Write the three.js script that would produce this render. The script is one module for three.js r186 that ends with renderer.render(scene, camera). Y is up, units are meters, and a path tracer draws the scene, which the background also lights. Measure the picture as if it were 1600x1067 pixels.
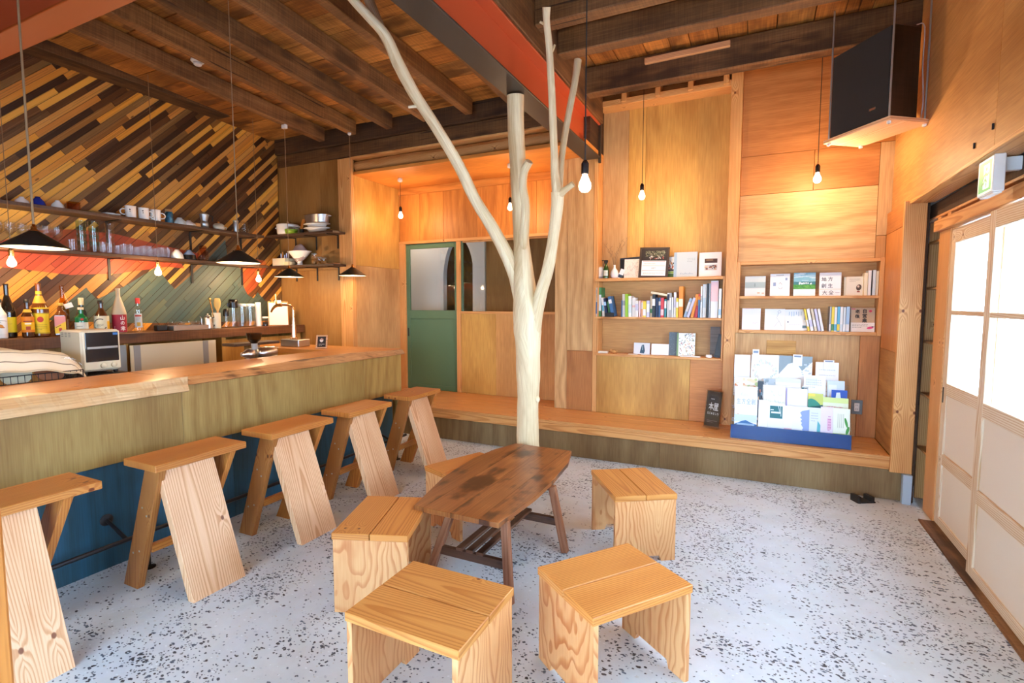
import * as THREE from 'three';
import { mergeGeometries } from 'three/addons/utils/BufferGeometryUtils.js';
import { RectAreaLightUniformsLib } from 'three/addons/lights/RectAreaLightUniformsLib.js';

// ---------- camera, daylight, exposure ----------
const scene = new THREE.Scene();
const camera = new THREE.PerspectiveCamera(67.79, 1600 / 1067, 0.05, 200);
camera.position.set(0, 1.6, 0);
camera.rotation.order = 'YXZ';
camera.rotation.set(THREE.MathUtils.degToRad(-4.35), THREE.MathUtils.degToRad(25.59), 0);
const renderer = new THREE.WebGLRenderer({ antialias: true });
renderer.toneMapping = THREE.LinearToneMapping;
renderer.toneMappingExposure = 0.88;
renderer.shadowMap.enabled = true;
RectAreaLightUniformsLib.init();
const SKY = 15;
scene.background = new THREE.Color().setRGB(0.74 * SKY, 0.98 * SKY, 1.32 * SKY);
const BULB = 2.6, SHADE_LAMP = 0.9, KITCHEN_BULB = 1.5, ALCOVE_BULB = 1.4;   // candela
const WARM = new THREE.Color().setRGB(1, 0.64, 0.34);

// ---------- small tools ----------
let seedState = 12345;
function rnd() { seedState = (seedState + 0x6D2B79F5) | 0; let t = Math.imul(seedState ^ (seedState >>> 15), 1 | seedState); t = (t + Math.imul(t ^ (t >>> 7), 61 | t)) ^ t; return ((t ^ (t >>> 14)) >>> 0) / 4294967296; }
const rr = (a, b) => a + (b - a) * rnd();
const pick = (a) => a[Math.floor(rnd() * a.length)];
const clamp = (x, a, b) => Math.max(a, Math.min(b, x));
const lerp = (a, b, t) => a + (b - a) * t;
const sstep = (a, b, x) => { const t = clamp((x - a) / (b - a), 0, 1); return t * t * (3 - 2 * t); };
function hash(ix, iy, s) { let h = Math.imul(ix, 374761393) ^ Math.imul(iy, 668265263) ^ Math.imul(s, 974634541); h = Math.imul(h ^ (h >>> 13), 1274126177); return ((h ^ (h >>> 16)) >>> 0) / 4294967296; }
function noise(x, y, s = 0) {
  const ix = Math.floor(x), iy = Math.floor(y), fx = x - ix, fy = y - iy, u = fx * fx * (3 - 2 * fx), v = fy * fy * (3 - 2 * fy);
  return lerp(lerp(hash(ix, iy, s), hash(ix + 1, iy, s), u), lerp(hash(ix, iy + 1, s), hash(ix + 1, iy + 1, s), u), v);
}
function fbm(x, y, s = 0, o = 4) { let a = 0.5, t = 0, n = 0; for (let i = 0; i < o; i++) { t += a * noise(x, y, s + i * 17); n += a; a *= 0.5; x *= 2.03; y *= 2.03; } return t / n; }

const taken = {};
function numbered(name) { const k = taken[name] = (taken[name] ?? -1) + 1; return k ? `${name}_${String(k).padStart(3, '0')}` : name; }
function tag(o, label, category, group) { o.userData.label = label; o.userData.category = category; if (group) o.userData.group = group; return o; }
function thing(name, label, category, [x, y, z] = [0, 0, 0], turn = 0, group) {
  const o = new THREE.Group(); o.name = numbered(name); scene.add(o); o.position.set(x, y, z); o.rotation.y = turn; return tag(o, label, category, group);
}
function structure(name) { const o = new THREE.Group(); o.name = name; o.userData.kind = 'structure'; scene.add(o); return o; }
function put(name, geometry, material, parent, label) {
  const m = new THREE.Mesh(Array.isArray(geometry) ? merge(geometry) : geometry, material);
  m.name = parent ? name : numbered(name); m.castShadow = m.receiveShadow = true; (parent ?? scene).add(m); if (label) m.userData.label = label; return m;
}
function single(name, geometry, material, label, category, group) { return tag(put(name, geometry, material), label, category, group); }
function dup(root, [x, y, z], turn, label, group) { const r = root.clone(); r.name = numbered(root.name.replace(/_\d{3}$/, '')); r.userData = { ...root.userData, label: label ?? root.userData.label }; if (group) r.userData.group = group; scene.add(r); r.position.set(x, y, z); if (turn !== undefined) r.rotation.y = turn; return r; }
function merge(list) {
  return mergeGeometries(list.map((g) => { const n = g.index ? g.toNonIndexed() : g; for (const k of Object.keys(n.attributes)) if (!['position', 'normal', 'uv'].includes(k)) n.deleteAttribute(k); return n; }));
}
// a box with chamfered edges
function chamferBox(w, h, d, b = 0.003) {
  b = Math.min(b, w / 2.2, h / 2.2, d / 2.2);
  const H = [w / 2, h / 2, d / 2], P = [], tri = (a, c, e, out) => {
    const n = new THREE.Vector3().subVectors(c, a).cross(new THREE.Vector3().subVectors(e, a));
    if (n.dot(out) < 0) [c, e] = [e, c]; P.push(...a.toArray(), ...c.toArray(), ...e.toArray());
  };
  const pt = (s, face) => new THREE.Vector3(...[0, 1, 2].map((k) => s[k] * (k === face ? H[k] : H[k] - b)));
  for (let k = 0; k < 3; k++) for (const s of [-1, 1]) {
    const i = (k + 1) % 3, j = (k + 2) % 3, c = [[-1, -1], [1, -1], [1, 1], [-1, 1]].map(([p, q]) => { const v = [0, 0, 0]; v[k] = s; v[i] = p; v[j] = q; return pt(v, k); });
    const out = new THREE.Vector3().setComponent(k, s); tri(c[0], c[1], c[2], out); tri(c[0], c[2], c[3], out);
  }
  for (let k = 0; k < 3; k++) for (const p of [-1, 1]) for (const q of [-1, 1]) {
    const i = (k + 1) % 3, j = (k + 2) % 3, v = (e) => { const a = [0, 0, 0]; a[k] = e; a[i] = p; a[j] = q; return a; };
    const out = new THREE.Vector3().setComponent(i, p).setComponent(j, q), a = pt(v(-1), i), c = pt(v(1), i), e = pt(v(1), j), f = pt(v(-1), j); tri(a, c, e, out); tri(a, e, f, out);
  }
  for (const x of [-1, 1]) for (const y of [-1, 1]) for (const z of [-1, 1]) tri(pt([x, y, z], 0), pt([x, y, z], 1), pt([x, y, z], 2), new THREE.Vector3(x, y, z));
  const g = new THREE.BufferGeometry(); g.setAttribute('position', new THREE.Float32BufferAttribute(P, 3)); g.computeVertexNormals(); return g;
}
// uv in metres: v runs along the grain axis (0 x, 1 y, 2 z)
function grain(g, ax = 1, off = [rr(0, 9), rr(0, 9)]) {
  if (g.index) { g = g.toNonIndexed(); }
  const p = g.attributes.position, n = g.attributes.normal, uv = new Float32Array(p.count * 2);
  for (let i = 0; i < p.count; i++) {
    const q = [p.getX(i), p.getY(i), p.getZ(i)], m = [Math.abs(n.getX(i)), Math.abs(n.getY(i)), Math.abs(n.getZ(i))], f = m.indexOf(Math.max(...m));
    let u, v; if (f === ax) { u = q[(ax + 1) % 3]; v = q[(ax + 2) % 3]; } else { v = q[ax]; u = q[3 - ax - f]; }
    uv[2 * i] = u + off[0]; uv[2 * i + 1] = v + off[1];
  }
  g.setAttribute('uv', new THREE.BufferAttribute(uv, 2)); return g;
}
function bx(x0, x1, y0, y1, z0, z1, ax = 1, b = 0.003) {
  if (x0 > x1) [x0, x1] = [x1, x0]; if (y0 > y1) [y0, y1] = [y1, y0]; if (z0 > z1) [z0, z1] = [z1, z0];
  return grain(chamferBox(x1 - x0, y1 - y0, z1 - z0, b), ax).translate((x0 + x1) / 2, (y0 + y1) / 2, (z0 + z1) / 2);
}
// a bar between two points, w across and t thick; "up" fixes its roll
function bar(a, c, w, t, up = [0, 0, 1], b = 0.003) {
  const A = new THREE.Vector3(...a), C = new THREE.Vector3(...c), L = A.distanceTo(C), y = C.clone().sub(A).normalize(), z = new THREE.Vector3(...up), x = new THREE.Vector3().crossVectors(y, z).normalize(); z.crossVectors(x, y);
  const g = grain(chamferBox(w, L, t, b), 1); g.applyMatrix4(new THREE.Matrix4().makeBasis(x, y, z).setPosition(A.add(C).multiplyScalar(0.5))); return g;
}
function lathe(profile, seg = 24) { return new THREE.LatheGeometry(profile.map(([r, y]) => new THREE.Vector2(Math.max(r, 1e-4), y)), seg); }
function rod(a, c, r, seg = 8) { return tube([[...a, r], [...c, r]], seg, 1); }
// swept tube through [x, y, z, radius] nodes
function tube(nodes, seg = 12, sub = 6, wob = 0) {
  const curve = new THREE.CatmullRomCurve3(nodes.map((n) => new THREE.Vector3(n[0], n[1], n[2])), false, 'centripetal');
  const N = (nodes.length - 1) * sub, P = [], U = [], I = []; let up = new THREE.Vector3(0.31, 0.2, 0.93), len = 0, last;
  for (let i = 0; i <= N; i++) {
    const t = i / N, c = nodes.length === 2 ? new THREE.Vector3().lerpVectors(curve.points[0], curve.points[1], t) : curve.getPoint(t), d = nodes.length === 2 ? curve.points[1].clone().sub(curve.points[0]).normalize() : curve.getTangent(t);
    const k = Math.min(nodes.length - 2, Math.floor(t * (nodes.length - 1))), f = t * (nodes.length - 1) - k, r = lerp(nodes[k][3], nodes[k + 1][3], f);
    if (last) len += c.distanceTo(last); last = c;
    up.addScaledVector(d, -up.dot(d)).normalize(); const s = new THREE.Vector3().crossVectors(d, up);
    for (let j = 0; j <= seg; j++) {
      const a = j / seg * Math.PI * 2, q = r * (1 + wob * (fbm(Math.cos(a) * 1.3 + c.x * 6 + 40, Math.sin(a) * 1.3 + c.y * 5 + 40, 3, 3) - 0.5));
      P.push(c.x + (up.x * Math.cos(a) + s.x * Math.sin(a)) * q, c.y + (up.y * Math.cos(a) + s.y * Math.sin(a)) * q, c.z + (up.z * Math.cos(a) + s.z * Math.sin(a)) * q); U.push(a * r, len);
    }
  }
  const W = seg + 1;
  for (let i = 0; i < N; i++) for (let j = 0; j < seg; j++) { const a = i * W + j; I.push(a, a + W, a + 1, a + 1, a + W, a + W + 1); }
  for (const [row, flip] of [[0, 0], [N, 1]]) {
    const base = P.length / 3; let cx = 0, cy = 0, cz = 0;
    for (let j = 0; j < seg; j++) { const a = (row * W + j) * 3; cx += P[a]; cy += P[a + 1]; cz += P[a + 2]; P.push(P[a], P[a + 1], P[a + 2]); U.push(j * 0.01, 0); }
    P.push(cx / seg, cy / seg, cz / seg); U.push(0, 0);
    for (let j = 0; j < seg; j++) { const a = base + j, c = base + (j + 1) % seg; flip ? I.push(a, base + seg, c) : I.push(a, c, base + seg); }
  }
  const g = new THREE.BufferGeometry(); g.setAttribute('position', new THREE.Float32BufferAttribute(P, 3)); g.setAttribute('uv', new THREE.Float32BufferAttribute(U, 2)); g.setIndex(I); g.computeVertexNormals();
  const n = g.attributes.position, q = g.attributes.normal, p0 = new THREE.Vector3().fromBufferAttribute(n, 0).sub(curve.getPoint(0));
  if (p0.x * q.getX(0) + p0.y * q.getY(0) + p0.z * q.getZ(0) < 0) { for (let i = 0; i < I.length; i += 3) [I[i + 1], I[i + 2]] = [I[i + 2], I[i + 1]]; g.setIndex(I); g.computeVertexNormals(); }
  return g;
}
function extrude(points, depth, bevel = 0) {
  return new THREE.ExtrudeGeometry(new THREE.Shape(points.map(([x, y]) => new THREE.Vector2(x, y))), { depth, bevelEnabled: bevel > 0, bevelSize: bevel, bevelThickness: bevel, bevelSegments: 1, steps: 1 });
}
const moved = (g, x, y, z, rx = 0, ry = 0, rz = 0) => { g.applyMatrix4(new THREE.Matrix4().makeRotationFromEuler(new THREE.Euler(rx, ry, rz)).setPosition(x, y, z)); return g; };

// ---------- textures ----------
function dataTexture(w, h, fn, tu, tv, srgb = true) {
  const d = new Uint8Array(w * h * 4);
  for (let y = 0; y < h; y++) for (let x = 0; x < w; x++) { const c = fn((x + 0.5) / w, (y + 0.5) / h), k = (y * w + x) * 4; d[k] = clamp(c[0], 0, 1) * 255; d[k + 1] = clamp(c[1], 0, 1) * 255; d[k + 2] = clamp(c[2], 0, 1) * 255; d[k + 3] = 255; }
  const t = new THREE.DataTexture(d, w, h); t.wrapS = t.wrapT = THREE.MirroredRepeatWrapping; t.magFilter = THREE.LinearFilter; t.minFilter = THREE.LinearMipmapLinearFilter; t.generateMipmaps = true;
  t.repeat.set(1 / tu, 1 / tv); if (srgb) t.colorSpace = THREE.SRGBColorSpace; t.needsUpdate = true; return t;
}
const mix3 = (a, b, t) => [lerp(a[0], b[0], t), lerp(a[1], b[1], t), lerp(a[2], b[2], t)];
// lauan plywood: flowing arches, low contrast
const plyMap = dataTexture(512, 1024, (u, v) => {
  const x = u * 1.2, y = v * 2.4, w = fbm(x * 1.6, y * 0.55, 1), f = (x - 0.55 + 0.25 * (noise(y * 0.6, 2, 5) - 0.5)) ** 2 * 3.2 - y * 0.35 + w * 1.9;
  const ring = 0.5 + 0.5 * Math.sin(f * 15), fine = noise(x * 260, y * 7, 8), fleck = noise(x * 90, y * 14, 9), blot = fbm(x * 3, y * 1.2, 30);
  const t = clamp(0.30 * ring ** 1.5 * sstep(0.3, 0.8, noise(x * 2.1, y * 0.9, 12)) + 0.3 * fine + 0.16 * fleck + 0.75 * (blot - 0.45), 0, 1);
  return mix3([1, 1, 1], [0.70, 0.60, 0.48], t);
}, 1.2, 2.4);
// softwood boards: growth lines and a few knots
const pineKnots = Array.from({ length: 3 }, () => [rr(0.03, 0.37), rr(0.05, 1.55), rr(0.005, 0.010)]);
const pineMap = dataTexture(512, 1280, (u, v) => {
  const x = u * 0.4, y = v * 1.6; let cx = x - 0.19 + 0.05 * (noise(y * 1.6, 1, 2) - 0.5), k = 0, push = 0;
  for (const [a, b, r] of pineKnots) { const d = Math.hypot((x - a) * 1.1, (y - b) * 0.45); push += 0.03 * Math.exp(-d * d / (r * r * 8)) * Math.sign(x - a + 1e-6); k = Math.max(k, 1 - sstep(r * 0.6, r * 1.1, Math.hypot(x - a, (y - b) * 0.7))); }
  const rad = Math.sqrt((cx + push) ** 2 + (0.05 + 0.05 * noise(y * 0.8, 7, 4)) ** 2) * 95 + 0.8 * fbm(x * 8, y * 1.2, 6), s = rad - Math.floor(rad);
  const late = sstep(0.35, 0.85, s) * (1 - sstep(0.9, 1, s)), fine = noise(x * 420, y * 10, 11), blot = fbm(x * 5, y * 1.5, 14);
  let c = mix3([1, 1, 1], [0.78, 0.62, 0.46], clamp(0.50 * late + 0.18 * fine + 0.6 * (blot - 0.5), 0, 1)); return mix3(c, [0.42, 0.25, 0.15], k * 0.8);
}, 0.4, 1.6);
// rotary-cut fir plywood: broad reddish arches
const firMap = dataTexture(1024, 1024, (u, v) => {
  const x = u * 1.4, y = v * 1.4, f = (x - 0.7 + 0.5 * (noise(x * 1.1, y * 0.8, 60) - 0.5)) ** 2 * 3.4 - y * 0.55 + fbm(x * 4, y * 1.6, 61) * 1.1, s = f * 9 - Math.floor(f * 9), late = sstep(0.45, 0.9, s) * (1 - sstep(0.93, 1, s)), fine = noise(x * 400, y * 9, 63);
  return mix3([1, 1, 1], [0.80, 0.58, 0.42], clamp(0.52 * late * (0.5 + 0.7 * noise(x * 5, y * 3, 68)) + 0.2 * fine + 0.5 * (fbm(x * 6, y * 3, 66) - 0.5), 0, 1));
}, 1.4, 1.4);
// old sawn timber
const oldMap = dataTexture(512, 1024, (u, v) => {
  const x = u * 0.5, y = v * 2, saw = noise(x * 8, y * 160, 3), fine = noise(x * 220, y * 6, 5), blot = fbm(x * 9, y * 2.2, 7), stain = sstep(0.55, 0.75, fbm(x * 5, y * 1.6, 19)), crack = sstep(0.93, 0.99, noise(x * 60, y * 1.4, 23));
  return mix3(mix3([1, 1, 1], [0.50, 0.44, 0.38], clamp(0.25 * saw + 0.35 * fine + 0.9 * (blot - 0.35), 0, 1)), [0.25, 0.2, 0.17], clamp(0.55 * stain + 0.8 * crack, 0, 1));
}, 0.5, 2);
// worn table boards, blackened in patches
const wornMap = dataTexture(512, 1024, (u, v) => {
  const x = u * 0.6, y = v * 1.4, fine = noise(x * 240, y * 6, 41), line = noise(x * 70, y * 2.2, 43), dark = sstep(0.50, 0.72, fbm(x * 7, y * 4.5, 45)), pale = sstep(0.5, 0.8, fbm(x * 6, y * 2.5, 51));
  return mix3(mix3(mix3([0.86, 0.80, 0.74], [1, 1, 0.98], pale), [0.58, 0.46, 0.36], 0.5 * fine + 0.3 * line), [0.26, 0.19, 0.15], 0.75 * dark);
}, 0.6, 1.4);
function canvasTexture(w, h, fn) {
  const c = document.createElement('canvas'); c.width = w; c.height = h; const g = c.getContext('2d'); fn(g, w, h);
  const t = new THREE.CanvasTexture(c); t.colorSpace = THREE.SRGBColorSpace; t.needsUpdate = true; return t;
}
const lin = (r, g, b) => new THREE.Color().setRGB(r, g, b);
const M = (o) => new THREE.MeshStandardMaterial({ roughness: 0.6, ...o });
const P = (o) => new THREE.MeshPhysicalMaterial({ roughness: 0.4, ...o });
const wood = (map, c, r = 0.55, o = {}) => M({ map, color: lin(...c), roughness: r, bumpMap: map, bumpScale: 0.0006, ...o });
const mat = {
  cedar: wood(pineMap, [0.66, 0.30, 0.075], 0.42), cedarB: wood(pineMap, [0.58, 0.235, 0.05], 0.42), cedarDark: wood(pineMap, [0.42, 0.175, 0.045], 0.45),
  pine: wood(pineMap, [0.84, 0.53, 0.31], 0.5), pinePink: wood(pineMap, [0.80, 0.45, 0.22], 0.5), stoolSide: wood(firMap, [0.76, 0.42, 0.18], 0.5), stoolPale: wood(plyMap, [0.70, 0.46, 0.18], 0.5),
  ply: wood(plyMap, [0.72, 0.38, 0.125], 0.5), plyPale: wood(plyMap, [0.78, 0.49, 0.215], 0.5), plyRed: wood(plyMap, [0.62, 0.26, 0.07], 0.48), plyYellow: wood(plyMap, [0.72, 0.41, 0.10], 0.5), plyOlive: wood(plyMap, [0.46, 0.31, 0.095], 0.5),
  plyBrown: wood(plyMap, [0.40, 0.21, 0.06], 0.5), plyOrange: wood(plyMap, [0.76, 0.31, 0.06], 0.5), trim: wood(pineMap, [0.77, 0.42, 0.15], 0.48), bench: wood(pineMap, [0.66, 0.34, 0.12], 0.32), benchFront: wood(plyMap, [0.30, 0.20, 0.085], 0.6),
  old: wood(oldMap, [0.30, 0.145, 0.05], 0.75), oldDark: wood(oldMap, [0.12, 0.06, 0.025], 0.8), oldLight: wood(oldMap, [0.48, 0.22, 0.065], 0.7), board: wood(oldMap, [0.64, 0.26, 0.05], 0.65), boardB: wood(oldMap, [0.54, 0.20, 0.035], 0.65), boardC: wood(oldMap, [0.74, 0.34, 0.075], 0.65),
  table: wood(wornMap, [0.50, 0.215, 0.07], 0.33), tableLeg: wood(pineMap, [0.30, 0.125, 0.06], 0.45), tableDark: wood(wornMap, [0.15, 0.075, 0.045], 0.45),
  slab: wood(pineMap, [0.70, 0.34, 0.10], 0.32), bark: wood(wornMap, [0.80, 0.55, 0.30], 0.6), ledge: wood(oldMap, [0.26, 0.105, 0.035], 0.5), shelfDark: wood(oldMap, [0.135, 0.075, 0.045], 0.5),
  doorWood: wood(pineMap, [0.80, 0.69, 0.52], 0.55), doorPanel: M({ color: lin(0.78, 0.69, 0.56), roughness: 0.6 }), doorFrame: wood(pineMap, [0.74, 0.40, 0.16], 0.5),
  red: M({ color: lin(0.56, 0.095, 0.03), roughness: 0.45 }), steelDark: M({ color: lin(0.042, 0.032, 0.024), roughness: 0.5 }), orangeSteel: M({ color: lin(0.44, 0.085, 0.012), roughness: 0.5 }),
  black: M({ color: lin(0.012, 0.012, 0.014), roughness: 0.5 }), blackGloss: P({ color: lin(0.01, 0.01, 0.012), roughness: 0.25 }), iron: M({ color: lin(0.03, 0.03, 0.034), roughness: 0.4, metalness: 0.6 }),
  steel: M({ color: lin(0.66, 0.67, 0.69), roughness: 0.28, metalness: 1 }), zinc: M({ color: lin(0.52, 0.57, 0.58), roughness: 0.4, metalness: 0.85 }), brass: M({ color: lin(0.86, 0.55, 0.20), roughness: 0.24, metalness: 1 }), copper: M({ color: lin(0.9, 0.58, 0.34), roughness: 0.22, metalness: 1 }),
  white: M({ color: lin(0.82, 0.82, 0.80), roughness: 0.35 }), cream: M({ color: lin(0.74, 0.68, 0.50), roughness: 0.4 }), enamel: P({ color: lin(0.84, 0.84, 0.80), roughness: 0.15 }), paper: M({ color: lin(0.85, 0.84, 0.80), roughness: 0.8 }), grey: M({ color: lin(0.33, 0.34, 0.34), roughness: 0.6 }),
  teal: wood(plyMap, [0.02, 0.105, 0.185], 0.5), green: M({ color: lin(0.095, 0.20, 0.115), roughness: 0.42 }), wall: M({ color: lin(0.80, 0.80, 0.77), roughness: 0.9 }), dark: M({ color: lin(0.03, 0.022, 0.016), roughness: 0.8 }), concrete: M({ color: lin(0.45, 0.47, 0.5), roughness: 0.9 }),
  glass: P({ color: lin(0.97, 0.99, 0.985), roughness: 0.02, transmission: 1, thickness: 0 }), tumbler: P({ color: lin(0.985, 0.99, 0.99), roughness: 0.03, transmission: 1, thickness: 0 }), greenGlass: P({ color: lin(0.84, 0.925, 0.895), roughness: 0.04, transmission: 1, thickness: 0 }), acrylic: P({ color: lin(0.93, 0.96, 0.98), roughness: 0.04, transmission: 1, thickness: 0 }),
  amber: P({ color: lin(0.80, 0.50, 0.16), roughness: 0.04, transmission: 1, thickness: 0 }), roseGlass: P({ color: lin(0.82, 0.62, 0.56), roughness: 0.05, transmission: 1, thickness: 0 }),
  tree: wood(plyMap, [0.92, 0.79, 0.52], 0.55, { bumpScale: 0.0012 }), treeEnd: M({ color: lin(0.80, 0.66, 0.44), roughness: 0.7 }), treeGrey: wood(pineMap, [0.42, 0.34, 0.24], 0.6),
  cord: M({ color: lin(0.02, 0.02, 0.02), roughness: 0.7 }), cordBrown: M({ color: lin(0.30, 0.18, 0.09), roughness: 0.8 }), rubber: M({ color: lin(0.015, 0.015, 0.015), roughness: 0.7 }),
  bulb: M({ color: lin(1, 0.9, 0.75), emissive: lin(1, 0.78, 0.50), emissiveIntensity: 9, roughness: 0.3 }),
};
const tint = (m, k) => { const c = m.clone(); c.color.multiplyScalar(k); return c; };
const shades = (m, list = [0.82, 0.94, 1.0, 1.1]) => list.map((k) => tint(m, k));

// ================= the room =================
// terrazzo floor: pale cement with slate chips in loose drifts
const terrazzo = canvasTexture(2048, 2048, (g, w) => {
  g.fillStyle = '#e4e6e6'; g.fillRect(0, 0, w, w);
  for (let i = 0; i < 5200; i++) { const s = rr(6, 60), a = rr(0.02, 0.07); g.fillStyle = pick([`rgba(255,255,255,${a})`, `rgba(196,200,206,${a})`, `rgba(214,206,196,${a})`, `rgba(236,238,240,${a})`]); g.beginPath(); g.ellipse(rr(0, w), rr(0, w), s * 1.8, s, rr(0, 3), 0, 7); g.fill(); }
  const chip = (x, y, s) => { const n = 5 + Math.floor(rr(0, 3)), st = rr(1, 2.1), ro = rr(-0.7, 0.5); g.save(); g.translate(x, y); g.rotate(ro); g.scale(st, 1); g.beginPath(); for (let i = 0; i < n; i++) { const a = i / n * 6.283 + rr(-0.3, 0.3), r = s * rr(0.65, 1.1); i ? g.lineTo(Math.cos(a) * r, Math.sin(a) * r) : g.moveTo(Math.cos(a) * r, Math.sin(a) * r); } g.closePath(); g.fill(); g.restore(); };
  for (let i = 0; i < 26000; i++) {
    const x = rr(0, w), y = rr(0, w), den = fbm(x / 190, y / 190, 77, 3); if (rnd() > sstep(0.34, 0.74, den) * 0.62 + 0.05) continue;
    const big = rnd(); g.fillStyle = pick(['#1b212b', '#232c3a', '#12161d', '#2e3a4c', '#3c4a5e', '#20242a', '#55616f']); g.globalAlpha = rr(0.75, 1); chip(x, y, big > 0.8 ? rr(4.6, 7.4) : rr(1.6, 4.4));
  }
  g.globalAlpha = 1; for (let i = 0; i < 2600; i++) { g.fillStyle = pick(['#f7f8f8', '#c9cdd2', '#d9d2c8']); chip(rr(0, w), rr(0, w), rr(1.5, 5)); }
});
terrazzo.wrapS = terrazzo.wrapT = THREE.MirroredRepeatWrapping; terrazzo.repeat.set(1 / 2.3, 1 / 2.3);
const floorMat = P({ map: terrazzo, color: lin(0.79, 0.86, 0.91), roughness: 0.42, clearcoat: 0.1, clearcoatRoughness: 0.3 });
{ const f = put('floor', bx(-6.1, 1.42, -0.15, 0, -6.2, 1.6, 2, 0), floorMat); f.userData.kind = 'structure'; }
{ const g = put('ground_outside', bx(1.42, 9, -0.2, -0.06, -9, 9, 2, 0), mat.concrete); g.userData.kind = 'structure'; }
{ const g = put('ground_front', bx(-9, 1.42, -0.2, -0.06, 1.62, 9, 2, 0), mat.concrete); g.userData.kind = 'structure'; }

// ---- wall with the books: plywood panels round the shelf niches ----
const panelTones = { a: shades(mat.ply), y: shades(mat.plyYellow), r: shades(mat.plyRed), p: shades(mat.plyPale), o: shades(mat.plyOrange), b: shades(mat.plyBrown), v: shades(mat.plyOlive) };
const wallBack = structure('wall_back');
const panel = (p, x0, x1, y0, y1, z0, z1, m, ax = 1) => put('plywood_panel', bx(x0, x1, y0, y1, z0, z1, ax, 0.002), m, p);
put('core', bx(-1.95, 1.25, 0, 4.15, -5.95, -5.76, 1, 0), mat.plyBrown, wallBack);
panel(wallBack, -1.955, -1.652, 1.055, 4.0, -5.76, -5.55, panelTones.p[1]);
panel(wallBack, -1.955, -1.652, 0.365, 1.052, -5.76, -5.548, panelTones.r[0]);
put('trim_board', bx(-1.650, -1.602, 0.365, 3.9, -5.76, -5.545), mat.trim, wallBack);
panel(wallBack, -1.600, -1.318, 1.868, 3.72, -5.76, -5.72, panelTones.p[0]);
panel(wallBack, -1.316, -1.132, 1.868, 3.72, -5.76, -5.721, panelTones.y[2]);
panel(wallBack, -1.130, -0.285, 1.868, 3.72, -5.76, -5.72, panelTones.y[1]);
panel(wallBack, -1.600, -0.30, 1.03, 1.868, -5.76, -5.72, panelTones.a[1], 0);
panel(wallBack, -1.600, -0.602, 0.365, 1.01, -5.76, -5.55, panelTones.y[2]);
panel(wallBack, -0.600, -0.285, 0.365, 1.01, -5.76, -5.551, panelTones.r[3], 0);
put('head_rail', bx(-1.60, -0.285, 3.70, 3.76, -5.76, -5.52, 0), mat.trim, wallBack);
for (const x of [-1.33, -0.98, -0.66, -0.33]) put('rafter_block', bx(x - 0.025, x + 0.025, 3.72, 3.92, -5.7, -5.50, 2), mat.trim, wallBack);
panel(wallBack, -1.6, -0.285, 3.76, 4.0, -5.76, -5.68, panelTones.r[1], 0);
put('post', bx(-0.283, -0.178, 0.365, 3.95, -5.76, -5.515), mat.trim, wallBack);
panel(wallBack, -0.176, 1.055, 3.013, 4.0, -5.76, -5.55, panelTones.r[2], 0);
panel(wallBack, -0.176, 0.442, 2.644, 3.010, -5.76, -5.55, panelTones.r[1], 0);
panel(wallBack, 0.445, 0.945, 2.644, 3.010, -5.76, -5.55, panelTones.r[2], 0);
panel(wallBack, 0.948, 1.055, 2.2, 3.010, -5.76, -5.548, panelTones.p[0]);
panel(wallBack, -0.176, 0.945, 2.003, 2.641, -5.76, -5.55, panelTones.p[2], 0);
panel(wallBack, 0.948, 1.02, 2.003, 2.197, -5.76, -5.55, panelTones.a[1]);
panel(wallBack, -0.176, 1.02, 1.33, 2.003, -5.76, -5.70, panelTones.a[3], 0);
panel(wallBack, -0.176, 0.866, 0.365, 1.30, -5.76, -5.55, panelTones.p[1]);
panel(wallBack, 0.869, 1.02, 0.365, 1.30, -5.76, -5.55, panelTones.r[3]);
put('access_panel', bx(0.106, 0.357, 1.10, 1.235, -5.552, -5.545, 0), panelTones.y[1], wallBack);

// ---- wall on the street side: plywood above, an open frame and sliding doors below ----
const wallRight = structure('wall_right');
panel(wallRight, 1.05, 1.16, 2.385, 4.15, -5.55, -3.4, panelTones.a[2], 2);
panel(wallRight, 1.05, 1.16, 2.385, 4.15, -3.398, -1.2, panelTones.a[1], 2);
panel(wallRight, 1.05, 1.16, 2.385, 4.15, -1.198, 1.4, panelTones.a[1], 2);
panel(wallRight, 1.022, 1.16, 2.20, 2.384, -5.55, -4.96, panelTones.r[2], 2);
panel(wallRight, 1.022, 1.16, 1.20, 2.198, -5.55, -4.96, panelTones.r[2]);
panel(wallRight, 1.022, 1.16, 0.365, 1.198, -5.55, -4.96, panelTones.a[0], 2);
put('jamb_board', bx(1.015, 1.158, 0.24, 2.384, -4.958, -4.925), mat.trim, wallRight);
put('head_board', bx(1.045, 1.20, 2.36, 2.386, -4.92, 1.4, 2), mat.trim, wallRight);
put('outer_cladding', bx(1.30, 1.42, 2.10, 4.15, -5.95, 1.6, 2, 0), mat.grey, wallRight);
put('outer_cladding', bx(1.30, 1.315, 0, 2.10, -5.95, -4.825, 2, 0), mat.oldDark, wallRight);
put('outer_cladding', bx(1.05, 1.42, 0, 2.385, -0.42, 1.6, 2, 0), mat.plyBrown, wallRight);
put('dark_beam', bx(1.21, 1.30, 2.25, 2.36, -5.12, -0.42, 2), mat.oldDark, wallRight);
put('dark_gap_strip', bx(1.161, 1.182, 0, 2.385, -5.0, -4.955), mat.oldDark, wallRight);  // dark strip standing in for the shaded gap between jamb and slots
put('transom_rail', bx(1.18, 1.285, 2.125, 2.205, -4.84, -0.42, 2), mat.doorFrame, wallRight);
put('transom_cap', bx(1.20, 1.29, 2.232, 2.25, -5.12, -0.42, 2), mat.doorFrame, wallRight);
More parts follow.
